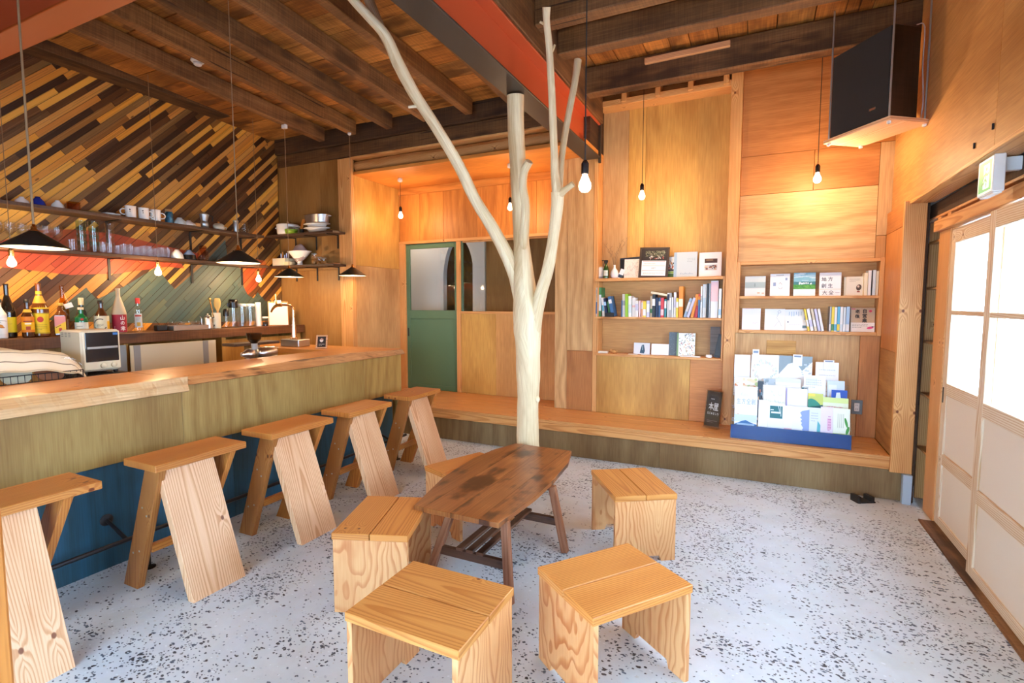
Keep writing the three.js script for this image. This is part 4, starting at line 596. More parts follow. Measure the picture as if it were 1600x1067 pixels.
bottle('dark bottle with a pale gold stopper behind the green gin bottle', -5.70, -2.56, { h: 0.342, r: 0.040, neck: 0.016, shoulder: 0.56, neckAt: 0.74, glass: solid(0.03, 0.045, 0.04), cap: M({ color: lin(0.78, 0.66, 0.36), roughness: 0.4 }), capFrom: 0.80, labels: [[0.1, 0.42, lab('#b9c4c0', (g) => lines(g, 40, 60, 110, 3, 22, '#445', 5))]] });
bottle('brown bottle with a big cream label and a black ring on it', -5.60, -2.67, { h: 0.316, r: 0.060, neck: 0.018, shoulder: 0.44, neckAt: 0.76, glass: brownGlass, cap: mat.black, labels: [[0.03, 0.54, lab('#dcd6b6', (g, w) => { g.strokeStyle = '#26221c'; g.lineWidth = 9; g.beginPath(); g.arc(82, 96, 62, 0.5, 2.6); g.stroke(); g.beginPath(); g.arc(82, 96, 62, 3.4, 5.2); g.stroke(); g.fillStyle = '#e0b11f'; g.fillRect(150, 60, 42, 110); lines(g, 52, 90, 60, 3, 12, '#6a6450', 4); })]] });
bottle('frosted sake bottle with a deep red label and white brush characters', -5.60, -2.82, { h: 0.441, r: 0.059, neck: 0.017, shoulder: 0.44, neckAt: 0.80, glass: P({ color: lin(0.66, 0.58, 0.42), roughness: 0.5, transmission: 0.35 }), labels: [[0.02, 0.41, lab('#9c1430', (g) => { glyph(g, '山', 104, 8, 50, '#f3ece6', 6); glyph(g, 'の', 104, 66, 48, '#f3ece6', 6); glyph(g, '幸', 104, 124, 54, '#f3ece6', 6); lines(g, 42, 130, 8, 5, 9, '#e8d8d0', 5); })]] });
bottle('clear spirit bottle with a red cap', -5.60, -2.99, { h: 0.341, r: 0.042, neck: 0.015, shoulder: 0.66, neckAt: 0.76, glass: mat.tumbler, liquid: mat.tumbler, fill: 0.5, cap: M({ color: lin(0.62, 0.03, 0.03), roughness: 0.35 }), capFrom: 0.84, labels: [[0.14, 0.55, lab('#c9cdca', (g, w) => { g.fillStyle = '#b8452c'; g.fillRect(20, 20, 150, 22); g.fillStyle = '#d6a93a'; g.fillRect(60, 120, 80, 50); lines(g, 40, 60, 110, 3, 14, '#6a6a6a', 4); }), 1.6]] });

// coffee things farther along the ledge
{
  const t = thing('serving_tray', 'shallow metal tray holding short glasses on the ledge', 'tray', [-5.60, 1.306, -3.46]);
  put('pan', merge([bx(-0.10, 0.10, 0.0, 0.006, -0.19, 0.19, 2, 0.002), bx(-0.10, -0.095, 0, 0.05, -0.19, 0.19, 2, 0.001), bx(0.095, 0.10, 0, 0.05, -0.19, 0.19, 2, 0.001), bx(-0.1, 0.1, 0, 0.05, -0.19, -0.185, 0, 0.001), bx(-0.1, 0.1, 0, 0.05, 0.185, 0.19, 0, 0.001)]), mat.steel, t);
  single('knife_block', bx(-5.66, -5.58, 1.306, 1.366, -3.26, -3.16, 0, 0.008), mat.black, 'small black box beside the metal tray on the ledge', 'box');
}
const tumblerGeo = (h, r0, r1) => lathe([[0, 0.004], [r0 * 0.96, 0], [r0, 0.004], [r1, h], [r1 * 0.95, h], [r0 * 0.9, 0.012], [0, 0.012]], 18);
const shortGlass = single('glass', tumblerGeo(0.085, 0.030, 0.038).translate(0, 0, 0), mat.tumbler, 'clear short glass standing in the metal tray', 'glass', 'short glasses in the tray'); shortGlass.position.set(-5.65, 1.313, -3.34);
for (const [x, z] of [[-5.65, -3.425], [-5.65, -3.51], [-5.65, -3.595], [-5.565, -3.38], [-5.565, -3.465], [-5.565, -3.55]]) dup(shortGlass, [x, 1.313, z]);
{
  const k = thing('drip_kettle', 'small polished steel pouring kettle on the ledge', 'kettle', [-5.60, 1.306, -3.71]); put('body', lathe([[0, 0], [0.05, 0], [0.054, 0.01], [0.040, 0.12], [0.036, 0.135], [0, 0.138]], 24), mat.steel, k); put('lid', lathe([[0, 0.138], [0.034, 0.138], [0.02, 0.152], [0.007, 0.158], [0.009, 0.17], [0, 0.176]], 20), mat.steel, k); put('handle', tube([[0.02, 0.12, -0.03, 0.005], [0.02, 0.13, -0.075, 0.006], [0.02, 0.08, -0.09, 0.006], [0.02, 0.02, -0.045, 0.005]], 8, 6), mat.black, k); put('spout', tube([[0, 0.03, 0.045, 0.007], [0, 0.05, 0.07, 0.006], [0, 0.12, 0.075, 0.005], [0, 0.14, 0.09, 0.004]], 8, 6), mat.steel, k);
  const u = thing('utensil_jar', 'tall cream ceramic jar holding long utensils', 'jar', [-5.60, 1.306, -3.81]); put('jar_body', lathe([[0, 0], [0.042, 0], [0.045, 0.006], [0.045, 0.18], [0.041, 0.18], [0.040, 0.012], [0, 0.012]], 24), mat.cream, u);
  const w = thing('bamboo_whisk', 'bamboo tea whisk standing head up in the cream jar', 'whisk', [-5.60, 1.33, -3.83]); put('handle', lathe([[0, 0], [0.010, 0], [0.010, 0.17], [0.014, 0.19], [0, 0.19]], 14), mat.trim, w); put('tines', lathe([[0.012, 0.18], [0.030, 0.225], [0.036, 0.27], [0.030, 0.315], [0.018, 0.325], [0, 0.30]], 20), M({ color: lin(0.74, 0.50, 0.16), roughness: 0.8 }), w);
  for (const [i, [dx, dz]] of [[0.03, 0.085], [0.0, 0.055]].entries()) { const s = thing('long_spoon', i ? 'thin bar spoon leaning in the cream jar, the one closer to the whisk' : 'thin bar spoon leaning farthest from the whisk in the cream jar', 'spoon', [-5.595, 1.325, -3.80]); put('stem', rod([0, 0, 0], [dx, 0.30, dz], 0.0035), mat.brass, s); put('bowl', moved(new THREE.SphereGeometry(0.012, 10, 8).scale(1, 1.6, 0.5), dx, 0.315, dz), mat.brass, s); }
  const g = thing('pepper_mill', 'clear mill with a black top beside the cream jar', 'mill', [-5.60, 1.306, -3.93]); put('clear_body', lathe([[0, 0], [0.034, 0], [0.034, 0.01], [0.028, 0.10], [0.030, 0.14], [0.026, 0.14], [0, 0.13]], 20), mat.tumbler, g); put('top', lathe([[0.030, 0.14], [0.031, 0.19], [0.022, 0.222], [0, 0.226]], 20), mat.blackGloss, g);
  const c = thing('cold_brew_bottle', 'tall clear coffee flask with a bulky black stopper', 'flask', [-5.62, 1.306, -4.04]); put('clear_body', lathe([[0, 0], [0.046, 0], [0.049, 0.01], [0.049, 0.235], [0.043, 0.25], [0.045, 0.01], [0, 0.008]], 24), mat.tumbler, c); put('stopper', lathe([[0.050, 0.235], [0.052, 0.30], [0.046, 0.335], [0, 0.337]], 24), mat.blackGloss, c); put('spout', bx(-0.01, 0.01, 0.25, 0.29, 0.045, 0.075, 1, 0.003), mat.blackGloss, c);
  const jar = (label, z) => { const j = thing('storage_jar', label, 'jar', [-5.62, 1.306, z], 0, 'clear lidded jars on the ledge'); put('clear_body', lathe([[0, 0], [0.044, 0], [0.047, 0.008], [0.047, 0.25], [0.043, 0.25], [0.043, 0.01], [0, 0.01]], 24), mat.tumbler, j); put('lid', lathe([[0.049, 0.25], [0.050, 0.254], [0.050, 0.282], [0, 0.285]], 24), M({ color: lin(0.66, 0.68, 0.68), roughness: 0.3 }), j); };
  jar('clear lidded storage jar standing next to the coffee flask', -4.155); jar('clear lidded storage jar standing next to the white tube', -4.265);
  const wt = thing('white_canister', 'slim white canister beyond the storage jars', 'canister', [-5.60, 1.306, -4.36]); put('body', lathe([[0, 0], [0.032, 0], [0.034, 0.006], [0.034, 0.265], [0, 0.266]], 24), mat.white, wt); put('lid', lathe([[0.0345, 0.266], [0.031, 0.298], [0, 0.30]], 24), mat.white, wt);
  const sj = thing('small_jar', 'small glass jar of dark contents between the canister and clipboard', 'jar', [-5.60, 1.306, -4.46]); put('clear_body', lathe([[0, 0], [0.034, 0], [0.035, 0.006], [0.035, 0.10], [0, 0.10]], 20), mat.tumbler, sj); put('filling', lathe([[0, 0.004], [0.031, 0.004], [0.031, 0.05], [0, 0.05]], 20), mat.dark, sj); put('lid', lathe([[0.036, 0.10], [0.036, 0.12], [0, 0.121]], 20), mat.white, sj);
  const cb = thing('clipboard', 'clipboard with a white sheet leaning against the end wall of the ledge', 'clipboard', [-5.60, 1.306, -4.66], 0.95); cb.rotation.order = 'YXZ'; cb.rotation.x = -0.2; put('board', bx(-0.12, 0.12, 0, 0.32, -0.004, 0, 1, 0.001), mat.trim, cb); put('sheet', bx(-0.112, 0.112, 0.006, 0.30, 0.0005, 0.002, 1, 0.0003), mat.paper, cb); put('clip', bx(-0.04, 0.04, 0.29, 0.335, 0.002, 0.010, 0, 0.002), mat.zinc, cb);
}
// ---- cups and pots on the upper shelf (y 2.452) ----
const onTop = (name, label, cat, z, dx = 0.07, group) => thing(name, label, cat, [LX + dx, 2.453, z], 0, group);
{
  const cupBody = (r0, r1, h) => lathe([[0, 0.003], [r0, 0], [r0 * 1.02, 0.006], [r1, h], [r1 * 0.94, h], [r0 * 0.92, 0.012], [0, 0.01]], 24), bowlDown = (r, h) => lathe([[0, h], [r * 0.32, h], [r * 0.36, h - 0.01], [r * 0.85, h * 0.45], [r, 0], [r * 0.95, 0], [r * 0.8, h * 0.42], [0, h - 0.015]], 24);
  const wb = onTop('bowl', 'white bowl turned upside down beside the dark blue one', 'bowl', -2.19); put('shell', bowlDown(0.05, 0.055), mat.enamel, wb);
  const bb = onTop('bowl', 'dark blue glass bowl turned upside down on the upper shelf', 'bowl', -2.30); put('shell', bowlDown(0.056, 0.075), P({ color: lin(0.012, 0.03, 0.26), roughness: 0.12 }), bb);
  const wc = onTop('cup', 'plain white cup without a handle standing upside down', 'cup', -2.44); put('shell', bowlDown(0.05, 0.068), mat.enamel, wc);
  const am = onTop('dish', 'amber glass dish on the upper shelf', 'dish', -2.56); put('shell', lathe([[0, 0.004], [0.045, 0], [0.05, 0.01], [0.048, 0.06], [0.052, 0.072], [0.045, 0.07], [0.042, 0.012], [0, 0.012]], 24), mat.amber, am);
  const dl = onTop('dark_plate', 'flat dark plate lying next to the amber dish', 'plate', -2.70, 0.06); put('disc', lathe([[0, 0.004], [0.06, 0], [0.075, 0.012], [0.072, 0.014], [0.058, 0.008], [0, 0.008]], 28), mat.plyBrown, dl);
  const wp = onTop('white_plate', 'flat white plate lying near the enamel mugs', 'plate', -2.87, 0.05); put('disc', lathe([[0, 0.004], [0.06, 0], [0.085, 0.016], [0.082, 0.018], [0.058, 0.008], [0, 0.008]], 28), mat.enamel, wp);
  const mug = (label, z, side, dots) => { const m = onTop('enamel_mug', label, 'mug', z, 0.085, 'white enamel mugs on the upper shelf'); put('cup_body', lathe([[0, 0.004], [0.044, 0], [0.046, 0.005], [0.047, 0.112], [0.050, 0.116], [0.044, 0.114], [0.043, 0.01], [0, 0.01]], 28), mat.enamel, m);
    const a = Math.atan2(5.7, 3.1) + side; put('handle', moved(new THREE.TorusGeometry(0.028, 0.006, 8, 18), 0, 0, 0), mat.enamel, m).position.set(0.056 * Math.sin(a), 0.058, 0.056 * Math.cos(a)); m.children[1].rotation.y = a - Math.PI / 2;
    if (dots) { const f = Math.atan2(5.7, 3.1); put('printed_mark', new THREE.CylinderGeometry(0.0478, 0.0478, 0.05, 10, 1, true, f - 0.45, 0.7).translate(0, 0.068, 0), M({ map: canvasTexture(64, 64, (g) => { g.fillStyle = '#eceae2'; g.fillRect(0, 0, 64, 64); g.fillStyle = '#23242a'; if (dots === 1) { g.beginPath(); g.arc(32, 22, 11, 0, 7); g.fill(); g.fillRect(22, 44, 20, 6); } else { g.fillRect(18, 8, 26, 12); g.beginPath(); g.arc(34, 40, 7, 0, 7); g.fill(); } }), roughness: 0.3 }), m); } };
  mug('white enamel mug with its handle out and a small dark crest', -3.03, -1.5, 1); mug('white enamel mug with black spots, middle of the row of three', -3.15, 1.5, 2); mug('plain white enamel mug, last of the row of three toward the blue jar', -3.265, 1.6, 0);
  const bj = onTop('blue_jar', 'blue patterned jar with a pale lid on the upper shelf', 'jar', -3.41); put('jar_body', lathe([[0, 0], [0.036, 0], [0.039, 0.008], [0.039, 0.10], [0.033, 0.12], [0, 0.122]], 22), M({ map: canvasTexture(128, 64, (g) => { g.fillStyle = '#1d5d78'; g.fillRect(0, 0, 128, 64); for (let i = 0; i < 60; i++) { g.fillStyle = pick(['#2f86a0', '#0f3d55', '#6fb0bd']); g.fillRect(rr(0, 128), rr(0, 64), rr(3, 12), rr(2, 5)); } }), roughness: 0.3 }), bj); put('lid', lathe([[0.034, 0.12], [0.034, 0.145], [0, 0.148]], 22), mat.plyPale, bj);
  const b2 = onTop('bowl', 'pale blue white bowl upside down past the blue jar', 'bowl', -3.52); put('shell', bowlDown(0.075, 0.075), P({ color: lin(0.62, 0.70, 0.68), roughness: 0.2 }), b2);
  const b3 = onTop('bowl', 'flatter white bowl upside down next to the wooden block', 'bowl', -3.61, 0.09); put('shell', bowlDown(0.07, 0.055), mat.enamel, b3);
  single('wooden_block', bx(LX + 0.03, LX + 0.10, 2.453, 2.495, -3.74, -3.68, 2, 0.004), mat.trim, 'small pale wooden block between the bowl and the moka pot', 'block');
  const mk = onTop('moka_pot', 'aluminium moka pot on the upper shelf', 'coffee pot', -3.80); put('boiler', lathe([[0, 0], [0.046, 0], [0.044, 0.05], [0.035, 0.075], [0, 0.078]], 8), mat.zinc, mk); put('upper_pot', lathe([[0.034, 0.078], [0.052, 0.15], [0.05, 0.153], [0, 0.153]], 8), mat.zinc, mk); put('lid', lathe([[0.051, 0.153], [0.02, 0.168], [0.006, 0.17], [0.008, 0.182], [0, 0.184]], 8), mat.zinc, mk); put('handle', tube([[0.02, 0.145, -0.045, 0.007], [0.02, 0.14, -0.085, 0.008], [0.02, 0.08, -0.08, 0.007]], 8, 5), mat.black, mk);
  const pt = onTop('cream_pot', 'low cream lidded pot with a wooden knob next to the moka pot', 'pot', -3.97); put('pot_body', lathe([[0, 0], [0.055, 0], [0.062, 0.02], [0.058, 0.055], [0, 0.058]], 24), mat.cream, pt); put('lid', lathe([[0.059, 0.056], [0.04, 0.072], [0, 0.078]], 24), mat.cream, pt); put('knob', lathe([[0.008, 0.076], [0.013, 0.09], [0, 0.098]], 14), mat.plyOrange, pt); put('handle', tube([[0.02, 0.03, -0.055, 0.005], [0.02, 0.035, -0.085, 0.005], [0.02, 0.012, -0.075, 0.005]], 8, 4), mat.cream, pt);
  const gl = onTop('glass_server', 'clear glass pitcher at the far end of the upper shelf', 'pitcher', -4.30); put('clear_body', lathe([[0, 0.003], [0.05, 0], [0.056, 0.02], [0.05, 0.08], [0.036, 0.12], [0.042, 0.135], [0.034, 0.12], [0, 0.006]], 22), mat.tumbler, gl); put('handle', tube([[0.01, 0.11, -0.036, 0.005], [0.01, 0.10, -0.075, 0.005], [0.01, 0.03, -0.054, 0.005]], 8, 5), mat.tumbler, gl);
  const tn = onTop('small_tin', 'small pale tin beside the glass pitcher', 'tin', -4.19); put('body', lathe([[0, 0], [0.028, 0], [0.028, 0.13], [0, 0.132]], 20), mat.zinc, tn); put('lid', lathe([[0.03, 0.12], [0.03, 0.14], [0, 0.142]], 20), mat.cream, tn);
}
// ---- glasses on the lower shelf (y 2.078) ----
{
  const wineGeo = lathe([[0, 0.004], [0.034, 0], [0.034, 0.003], [0.005, 0.010], [0.0045, 0.085], [0.012, 0.095], [0.034, 0.125], [0.036, 0.155], [0.031, 0.205], [0.029, 0.205], [0.034, 0.155], [0.032, 0.127], [0, 0.098]], 18);
  const w = single('wine_glass', wineGeo, mat.tumbler, 'clear stemmed wine glass in the row behind the nearest black lamp shade', 'glass', 'wine glasses on the lower shelf'); w.position.set(LX + 0.08, 2.08, -1.85);
  for (let i = 1; i < 9; i++) for (const k of [0, 1]) { const z = -1.85 - i * 0.082; if (z < -2.48) continue; dup(w, [LX + (k ? -0.02 : 0.08), 2.08, z - k * 0.03]); }
  const t = single('tumbler', tumblerGeo(0.105, 0.030, 0.037), mat.tumbler, 'clear tumbler in the crowded double row on the lower shelf', 'glass', 'clear tumblers on the lower shelf'); t.position.set(LX + 0.09, 2.08, -2.53);
  for (let i = 0; i < 5; i++) for (const k of [0, 1]) if (i || k) if (i < 1) dup(t, [LX + 0.0, 2.08, -2.55]);
  for (let i = 0; i < 11; i++) for (const k of [0, 1]) { const z = -2.775 - i * 0.060 - k * 0.02; if (k === 0 && Math.abs(z + 2.83) < 0.05) continue; const q = dup(t, [LX + (k ? 0.0 : 0.09), 2.08, z]); q.scale.y = i % 3 === 2 ? 0.82 : 1; }
  const stack = (label, z, m, n, r, h, dx) => { const s = thing('stacked_glasses', label, 'glasses', [LX + dx, 2.08, z]); for (let i = 0; i < n; i++) put('glass', tumblerGeo(h, r * 0.82, r).translate(0, i * h * 0.62, 0), m, s); };
  stack('stack of grey green glasses closer to the near lamp shade', -2.60, mat.greenGlass, 4, 0.041, 0.10, 0.085); stack('stack of grey green glasses in front of the black bracket', -2.70, mat.greenGlass, 4, 0.043, 0.10, 0.085); stack('tall stack of clear ribbed glasses among the tumblers', -2.83, mat.tumbler, 4, 0.037, 0.10, 0.09);
  const bowlDown = (r, h) => lathe([[0, h], [r * 0.32, h], [r * 0.36, h - 0.01], [r * 0.85, h * 0.5], [r, 0], [r * 0.95, 0], [r * 0.8, h * 0.46], [0, h - 0.015]], 24);
  const b1 = thing('bowl', 'grey white bowl upside down at the end of the tumblers', 'bowl', [LX + 0.08, 2.08, -3.47]); put('shell', bowlDown(0.065, 0.10), mat.enamel, b1);
  const b2 = thing('bowl', 'blue rimmed bowl upside down with a black base band', 'bowl', [LX + 0.08, 2.08, -3.60]); put('shell', bowlDown(0.07, 0.105), P({ color: lin(0.22, 0.31, 0.48), roughness: 0.2 }), b2); put('dark_band', lathe([[0.0715, 0.0], [0.064, 0.05], [0.0635, 0.05], [0.07, 0]], 24), mat.blackGloss, b2);
  const sv = thing('coffee_server', 'brown tinted glass coffee server on the lower shelf', 'pitcher', [LX + 0.08, 2.08, -3.76]); put('clear_body', lathe([[0, 0.003], [0.052, 0], [0.06, 0.02], [0.055, 0.09], [0.036, 0.13], [0.042, 0.15], [0.034, 0.13], [0, 0.008]], 22), mat.roseGlass, sv); put('lid', lathe([[0.04, 0.15], [0.035, 0.165], [0.01, 0.17], [0, 0.178]], 20), mat.roseGlass, sv);
  const dr = thing('white_dish', 'low white dish behind the second black lamp shade', 'dish', [LX + 0.08, 2.08, -4.0]); put('shell', bowlDown(0.07, 0.05), mat.enamel, dr);
  const kn = thing('thermometer_case', 'black and white narrow case standing by the second lamp shade', 'case', [LX + 0.08, 2.08, -4.15]); put('black_case', bx(-0.012, 0.012, 0, 0.15, -0.014, 0.014, 1, 0.003), mat.black, kn); put('white_case', bx(-0.012, 0.012, 0, 0.12, 0.02, 0.045, 1, 0.003), mat.white, kn);
}
// ---- crockery on the short shelves ----
{
  const y1 = 2.496, y2 = 2.089, z = -4.87;
  const p = thing('white_casserole', 'white casserole with side handles and a wooden lid knob', 'pot', [-5.62, y1, z]); put('pot_body', lathe([[0, 0], [0.12, 0], [0.135, 0.015], [0.142, 0.125], [0.132, 0.125], [0.122, 0.016], [0, 0.014]], 28), mat.enamel, p); put('lid', lathe([[0.14, 0.124], [0.135, 0.132], [0.06, 0.148], [0, 0.15]], 28), mat.enamel, p); put('knob', lathe([[0.012, 0.148], [0.018, 0.17], [0, 0.176]], 14), mat.trim, p); for (const s of [-1, 1]) put('handle', bx(s * 0.13, s * 0.205, 0.085, 0.105, -0.035, 0.035, 0, 0.008), mat.enamel, p);
  const g = thing('green_dish', 'bright green lidded dish in front of the white casserole', 'dish', [-5.485, y1, z + 0.065]); put('dish_body', lathe([[0, 0], [0.07, 0], [0.082, 0.045], [0.078, 0.055], [0, 0.04]], 24), M({ color: lin(0.20, 0.36, 0.03), roughness: 0.3 }), g); put('lid', lathe([[0.055, 0.055], [0.04, 0.085], [0, 0.095]], 20), mat.zinc, g);
  const k = thing('kitchen_knife', 'knife with an orange wooden grip leaning by the stacked oval dishes', 'knife', [-5.375, y1, z], 0); put('grip', bar([0, 0.06, 0], [0.02, 0.19, -0.03], 0.045, 0.022, [0, 0, 1], 0.006), mat.plyOrange, k); put('guard', bx(-0.02, 0.03, 0, 0.06, -0.02, 0.015, 1, 0.003), mat.black, k);
  for (const i of [0, 1]) { const d = thing('oval_dish', i ? 'upper white oval dish of the two stacked under the steel pan' : 'lower white oval dish of the two stacked under the steel pan', 'dish', [-5.10, y1 + i * 0.052, z]); put('shell', lathe([[0, 0.004], [0.11, 0], [0.15, 0.045], [0.20, 0.052], [0.196, 0.058], [0.145, 0.052], [0.105, 0.012], [0, 0.012]], 32).scale(1, 1, 0.6), mat.enamel, d); }
  const s = thing('steel_pan', 'steel pan resting on the two white oval dishes', 'pan', [-5.09, y1 + 0.112, z]); put('pan_body', lathe([[0, 0.004], [0.155, 0], [0.165, 0.01], [0.185, 0.10], [0.193, 0.104], [0.18, 0.10], [0.158, 0.014], [0, 0.012]], 36).scale(1, 1, 0.62), mat.steel, s); put('ring_handle', moved(new THREE.TorusGeometry(0.03, 0.004, 6, 16), 0.205, 0.085, 0, Math.PI / 2), mat.steel, s);
  const bxo = thing('cutlery_box', 'pale woven box full of cutlery on the short shelf', 'box', [-5.72, y2, z]); put('box_body', merge([bx(-0.12, 0.12, 0, 0.006, -0.08, 0.08), bx(-0.12, -0.112, 0, 0.10, -0.08, 0.08), bx(0.112, 0.12, 0, 0.10, -0.08, 0.08), bx(-0.12, 0.12, 0, 0.10, -0.08, -0.072), bx(-0.12, 0.12, 0, 0.10, 0.072, 0.08)]), mat.cream, bxo);
  for (let i = 0; i < 6; i++) { const q = thing('cutlery', ['dark handled spoon standing in the pale box', 'steel fork standing in the pale box', 'wooden spoon standing in the pale box', 'steel knife standing in the pale box', 'broad steel ladle standing in the pale box', 'short steel spoon standing in the pale box'][i], 'cutlery', [-5.80 + i * 0.034, y2 + 0.008, z]); put('stem', bar([0, 0, 0], [0.01, 0.14 + 0.02 * (i % 3), 0.01], 0.014, 0.006, [0, 0, 1], 0.002), [mat.black, mat.steel, mat.trim, mat.steel, mat.steel, mat.steel][i], q); }
  const ft = thing('footed_bowl', 'white footed bowl on the short shelf', 'bowl', [-5.42, y2, z]); put('shell', lathe([[0.05, 0.075], [0.10, 0.10], [0.17, 0.17], [0.19, 0.182], [0.178, 0.178], [0.10, 0.112], [0, 0.10]], 32).scale(1, 1, 0.6), mat.enamel, ft); put('foot', lathe([[0, 0], [0.055, 0], [0.035, 0.02], [0.03, 0.05], [0.052, 0.078], [0, 0.078]], 24), mat.enamel, ft);
  const cl = thing('folded_cloth', 'grey pink cloth heaped in the white footed bowl', 'cloth', [-5.42, y2 + 0.15, z]); { const gg = new THREE.SphereGeometry(0.12, 20, 14), a = gg.attributes.position; for (let i = 0; i < a.count; i++) { const f = 0.72 + 0.6 * fbm(a.getX(i) * 14 + 9, a.getY(i) * 14 + a.getZ(i) * 9 + 5, 91, 3); a.setXYZ(i, a.getX(i) * f * 1.05, a.getY(i) * f * 0.95, a.getZ(i) * f * 0.5); } gg.computeVertexNormals(); put('fabric', gg, M({ color: lin(0.36, 0.27, 0.26), roughness: 0.95 }), cl); }
  const st = thing('side_plates', 'small stack of cream plates beside the foot of the bowl', 'plates', [-5.54, y2, z + 0.06]); for (let i = 0; i < 4; i++) put('plate', lathe([[0, 0.003], [0.05, 0], [0.075, 0.012], [0.072, 0.014], [0.048, 0.006], [0, 0.006]], 24).translate(0, i * 0.011, 0), mat.cream, st);
  for (const [x, h, l] of [[-5.16, 0.15, 'tall glass jar by the middle bracket of the short shelf'], [-5.075, 0.10, 'short dark glass jar next to the tall one on the short shelf'], [-5.0, 0.085, 'squat clear jar, outermost on the short shelf']]) { const j = thing('glass_jar', l, 'jar', [x, y2, z]); put('clear_body', lathe([[0, 0], [0.036, 0], [0.038, 0.006], [0.038, h * 0.85], [0.03, h * 0.9], [0, h * 0.9]], 18), mat.tumbler, j); put('lid', lathe([[0.033, h * 0.88], [0.033, h], [0, h + 0.001]], 18), mat.zinc, j); put('filling', lathe([[0, 0.004], [0.034, 0.004], [0.034, h * 0.45], [0, h * 0.45]], 16), mat.plyBrown, j); }
  single('small_board', bx(-4.93, -4.78, 2.089, 2.099, -4.93, -4.82, 0, 0.003), mat.pinePink, 'little pale board lying at the outer end of the short shelf', 'board');
}
// ---- working side of the counter ----
{
  const wk = thing('worktop', 'steel worktop on the working side of the counter', 'worktop', [-4.40, 0.90, -2.3]); put('top', bx(-0.30, 0.30, 0, 0.02, -1.62, 1.4, 2, 0.002), mat.steel, wk); put('cabinet', bx(-0.29, 0.30, -0.9, 0, -1.62, 1.4, 1, 0.0), mat.plyBrown, wk);
  const o = thing('toaster_oven', 'upright cream toaster oven with a dark glass door', 'oven', [-4.60, 0.921, -2.115]), E = mat.cream;
  put('body', bx(-0.16, 0.14, 0.165, 0.475, -0.128, 0.128, 1, 0.014), E, o); put('door_rim', bx(0.136, 0.150, 0.175, 0.468, -0.122, 0.122, 1, 0.006), E, o); const dr = put('door', bx(0.148, 0.156, 0.238, 0.458, -0.108, 0.108, 1, 0.003), P({ color: lin(0.015, 0.016, 0.018), roughness: 0.08 }), o); put('blue_sticker', bx(0.1555, 0.157, 0.435, 0.452, -0.104, -0.072, 1, 0.0003), M({ color: lin(0.03, 0.18, 0.55) }), dr);
  put('door_bar', bx(0.155, 0.162, 0.335, 0.352, -0.10, 0.10, 2, 0.002), mat.grey, dr);
  for (const z of [-0.07, 0.0]) put('knob', moved(lathe([[0, 0], [0.019, 0], [0.017, 0.014], [0, 0.015]], 18), 0.150, 0.205, z, 0, 0, -Math.PI / 2), E, o);
  for (let r = 0; r < 3; r++) for (let c = 0; c < 3; c++) put('vent_slot', bx(-0.13 + c * 0.05, -0.10 + c * 0.05, 0.425 + r * 0.013, 0.429 + r * 0.013, 0.1275, 0.1290, 0, 0.0005), tint(E, 0.25), o);
  for (const x of [-0.13, 0.11]) for (const z of [-0.1, 0.1]) put('foot', bx(x - 0.012, x + 0.012, 0.145, 0.166, z - 0.012, z + 0.012, 1, 0.002), mat.black, o);
  const bs = thing('appliance_stand', 'low dark stand carrying the toaster oven', 'stand', [-4.60, 0.921, -2.115]); put('stand_top', bx(-0.18, 0.18, 0.128, 0.144, -0.15, 0.15, 0, 0.002), mat.black, bs); for (const z of [-0.14, 0.14]) put('stand_side', bx(-0.18, 0.18, 0, 0.128, z - 0.008, z + 0.008, 0, 0.002), mat.black, bs);
  const rk = thing('dish_rack', 'black wire dish rack on a dark tray behind the counter', 'dish rack', [-4.38, 0.921, -1.62]); put('tray', bx(-0.17, 0.17, 0.10, 0.125, -0.27, 0.27, 2, 0.006), mat.black, rk); put('tray_stand', bx(-0.15, 0.15, 0, 0.10, -0.25, 0.25, 2, 0.004), mat.black, rk);
  for (let i = 0; i <= 15; i++) put('upright_wire', rod([0.16, 0.125, -0.26 + i * 0.0347], [0.16, 0.215, -0.26 + i * 0.0347], 0.002, 5), mat.iron, rk); for (const y of [0.165, 0.215]) put('rim_wire', rod([0.16, y, -0.265], [0.16, y, 0.265], 0.003, 6), mat.iron, rk); for (let i = 0; i <= 8; i++) put('end_wire', rod([-0.16 + i * 0.04, 0.125, -0.265], [-0.16 + i * 0.04, 0.215, -0.265], 0.002, 5), mat.iron, rk);
  const plate = (l, z, m, tx) => { const q = thing('drying_plate', l, 'plate', [-4.36, 1.14, z], 0); put('disc', lathe([[0, 0.004], [0.06, 0], [0.085, 0.016], [0.082, 0.018], [0.058, 0.008], [0, 0.008]], 24).rotateZ(-1.25), m, q); q.position.x += tx; }; plate('terracotta plate drying on edge in the wire rack', -1.73, M({ color: lin(0.45, 0.16, 0.07), roughness: 0.6 }), 0.05); plate('yellowish plate drying on edge nearer the camera in the wire rack', -1.55, mat.cream, 0.05); plate('clear glass dish drying at the oven end of the rack', -1.83, mat.tumbler, 0.05);
  // towel over the rack
  const N = 26, K = 18, Pn = [], Uv = [], Ix = []; for (let i = 0; i <= N; i++) for (let k = 0; k <= K; k++) { const u = i / N, v = k / K, z = lerp(-1.28, -1.915, u), x = lerp(-4.64, -4.19, v), hump = 1.285 - 0.035 * sstep(0.5, 0.85, u) - 0.08 * sstep(0.85, 1, u) ** 2 + 0.012 * fbm(u * 7, v * 5, 88, 3), fall = 0.13 * sstep(0.52, 1.0, v) ** 1.3; Pn.push(x - 0.02 * fall, hump - fall + 0.006 * Math.sin(u * 17 + v * 3), z); Uv.push(u, v); }
  for (let i = 0; i < N; i++) for (let k = 0; k < K; k++) { const a = i * (K + 1) + k; Ix.push(a, a + 1, a + K + 1, a + 1, a + K + 2, a + K + 1); }
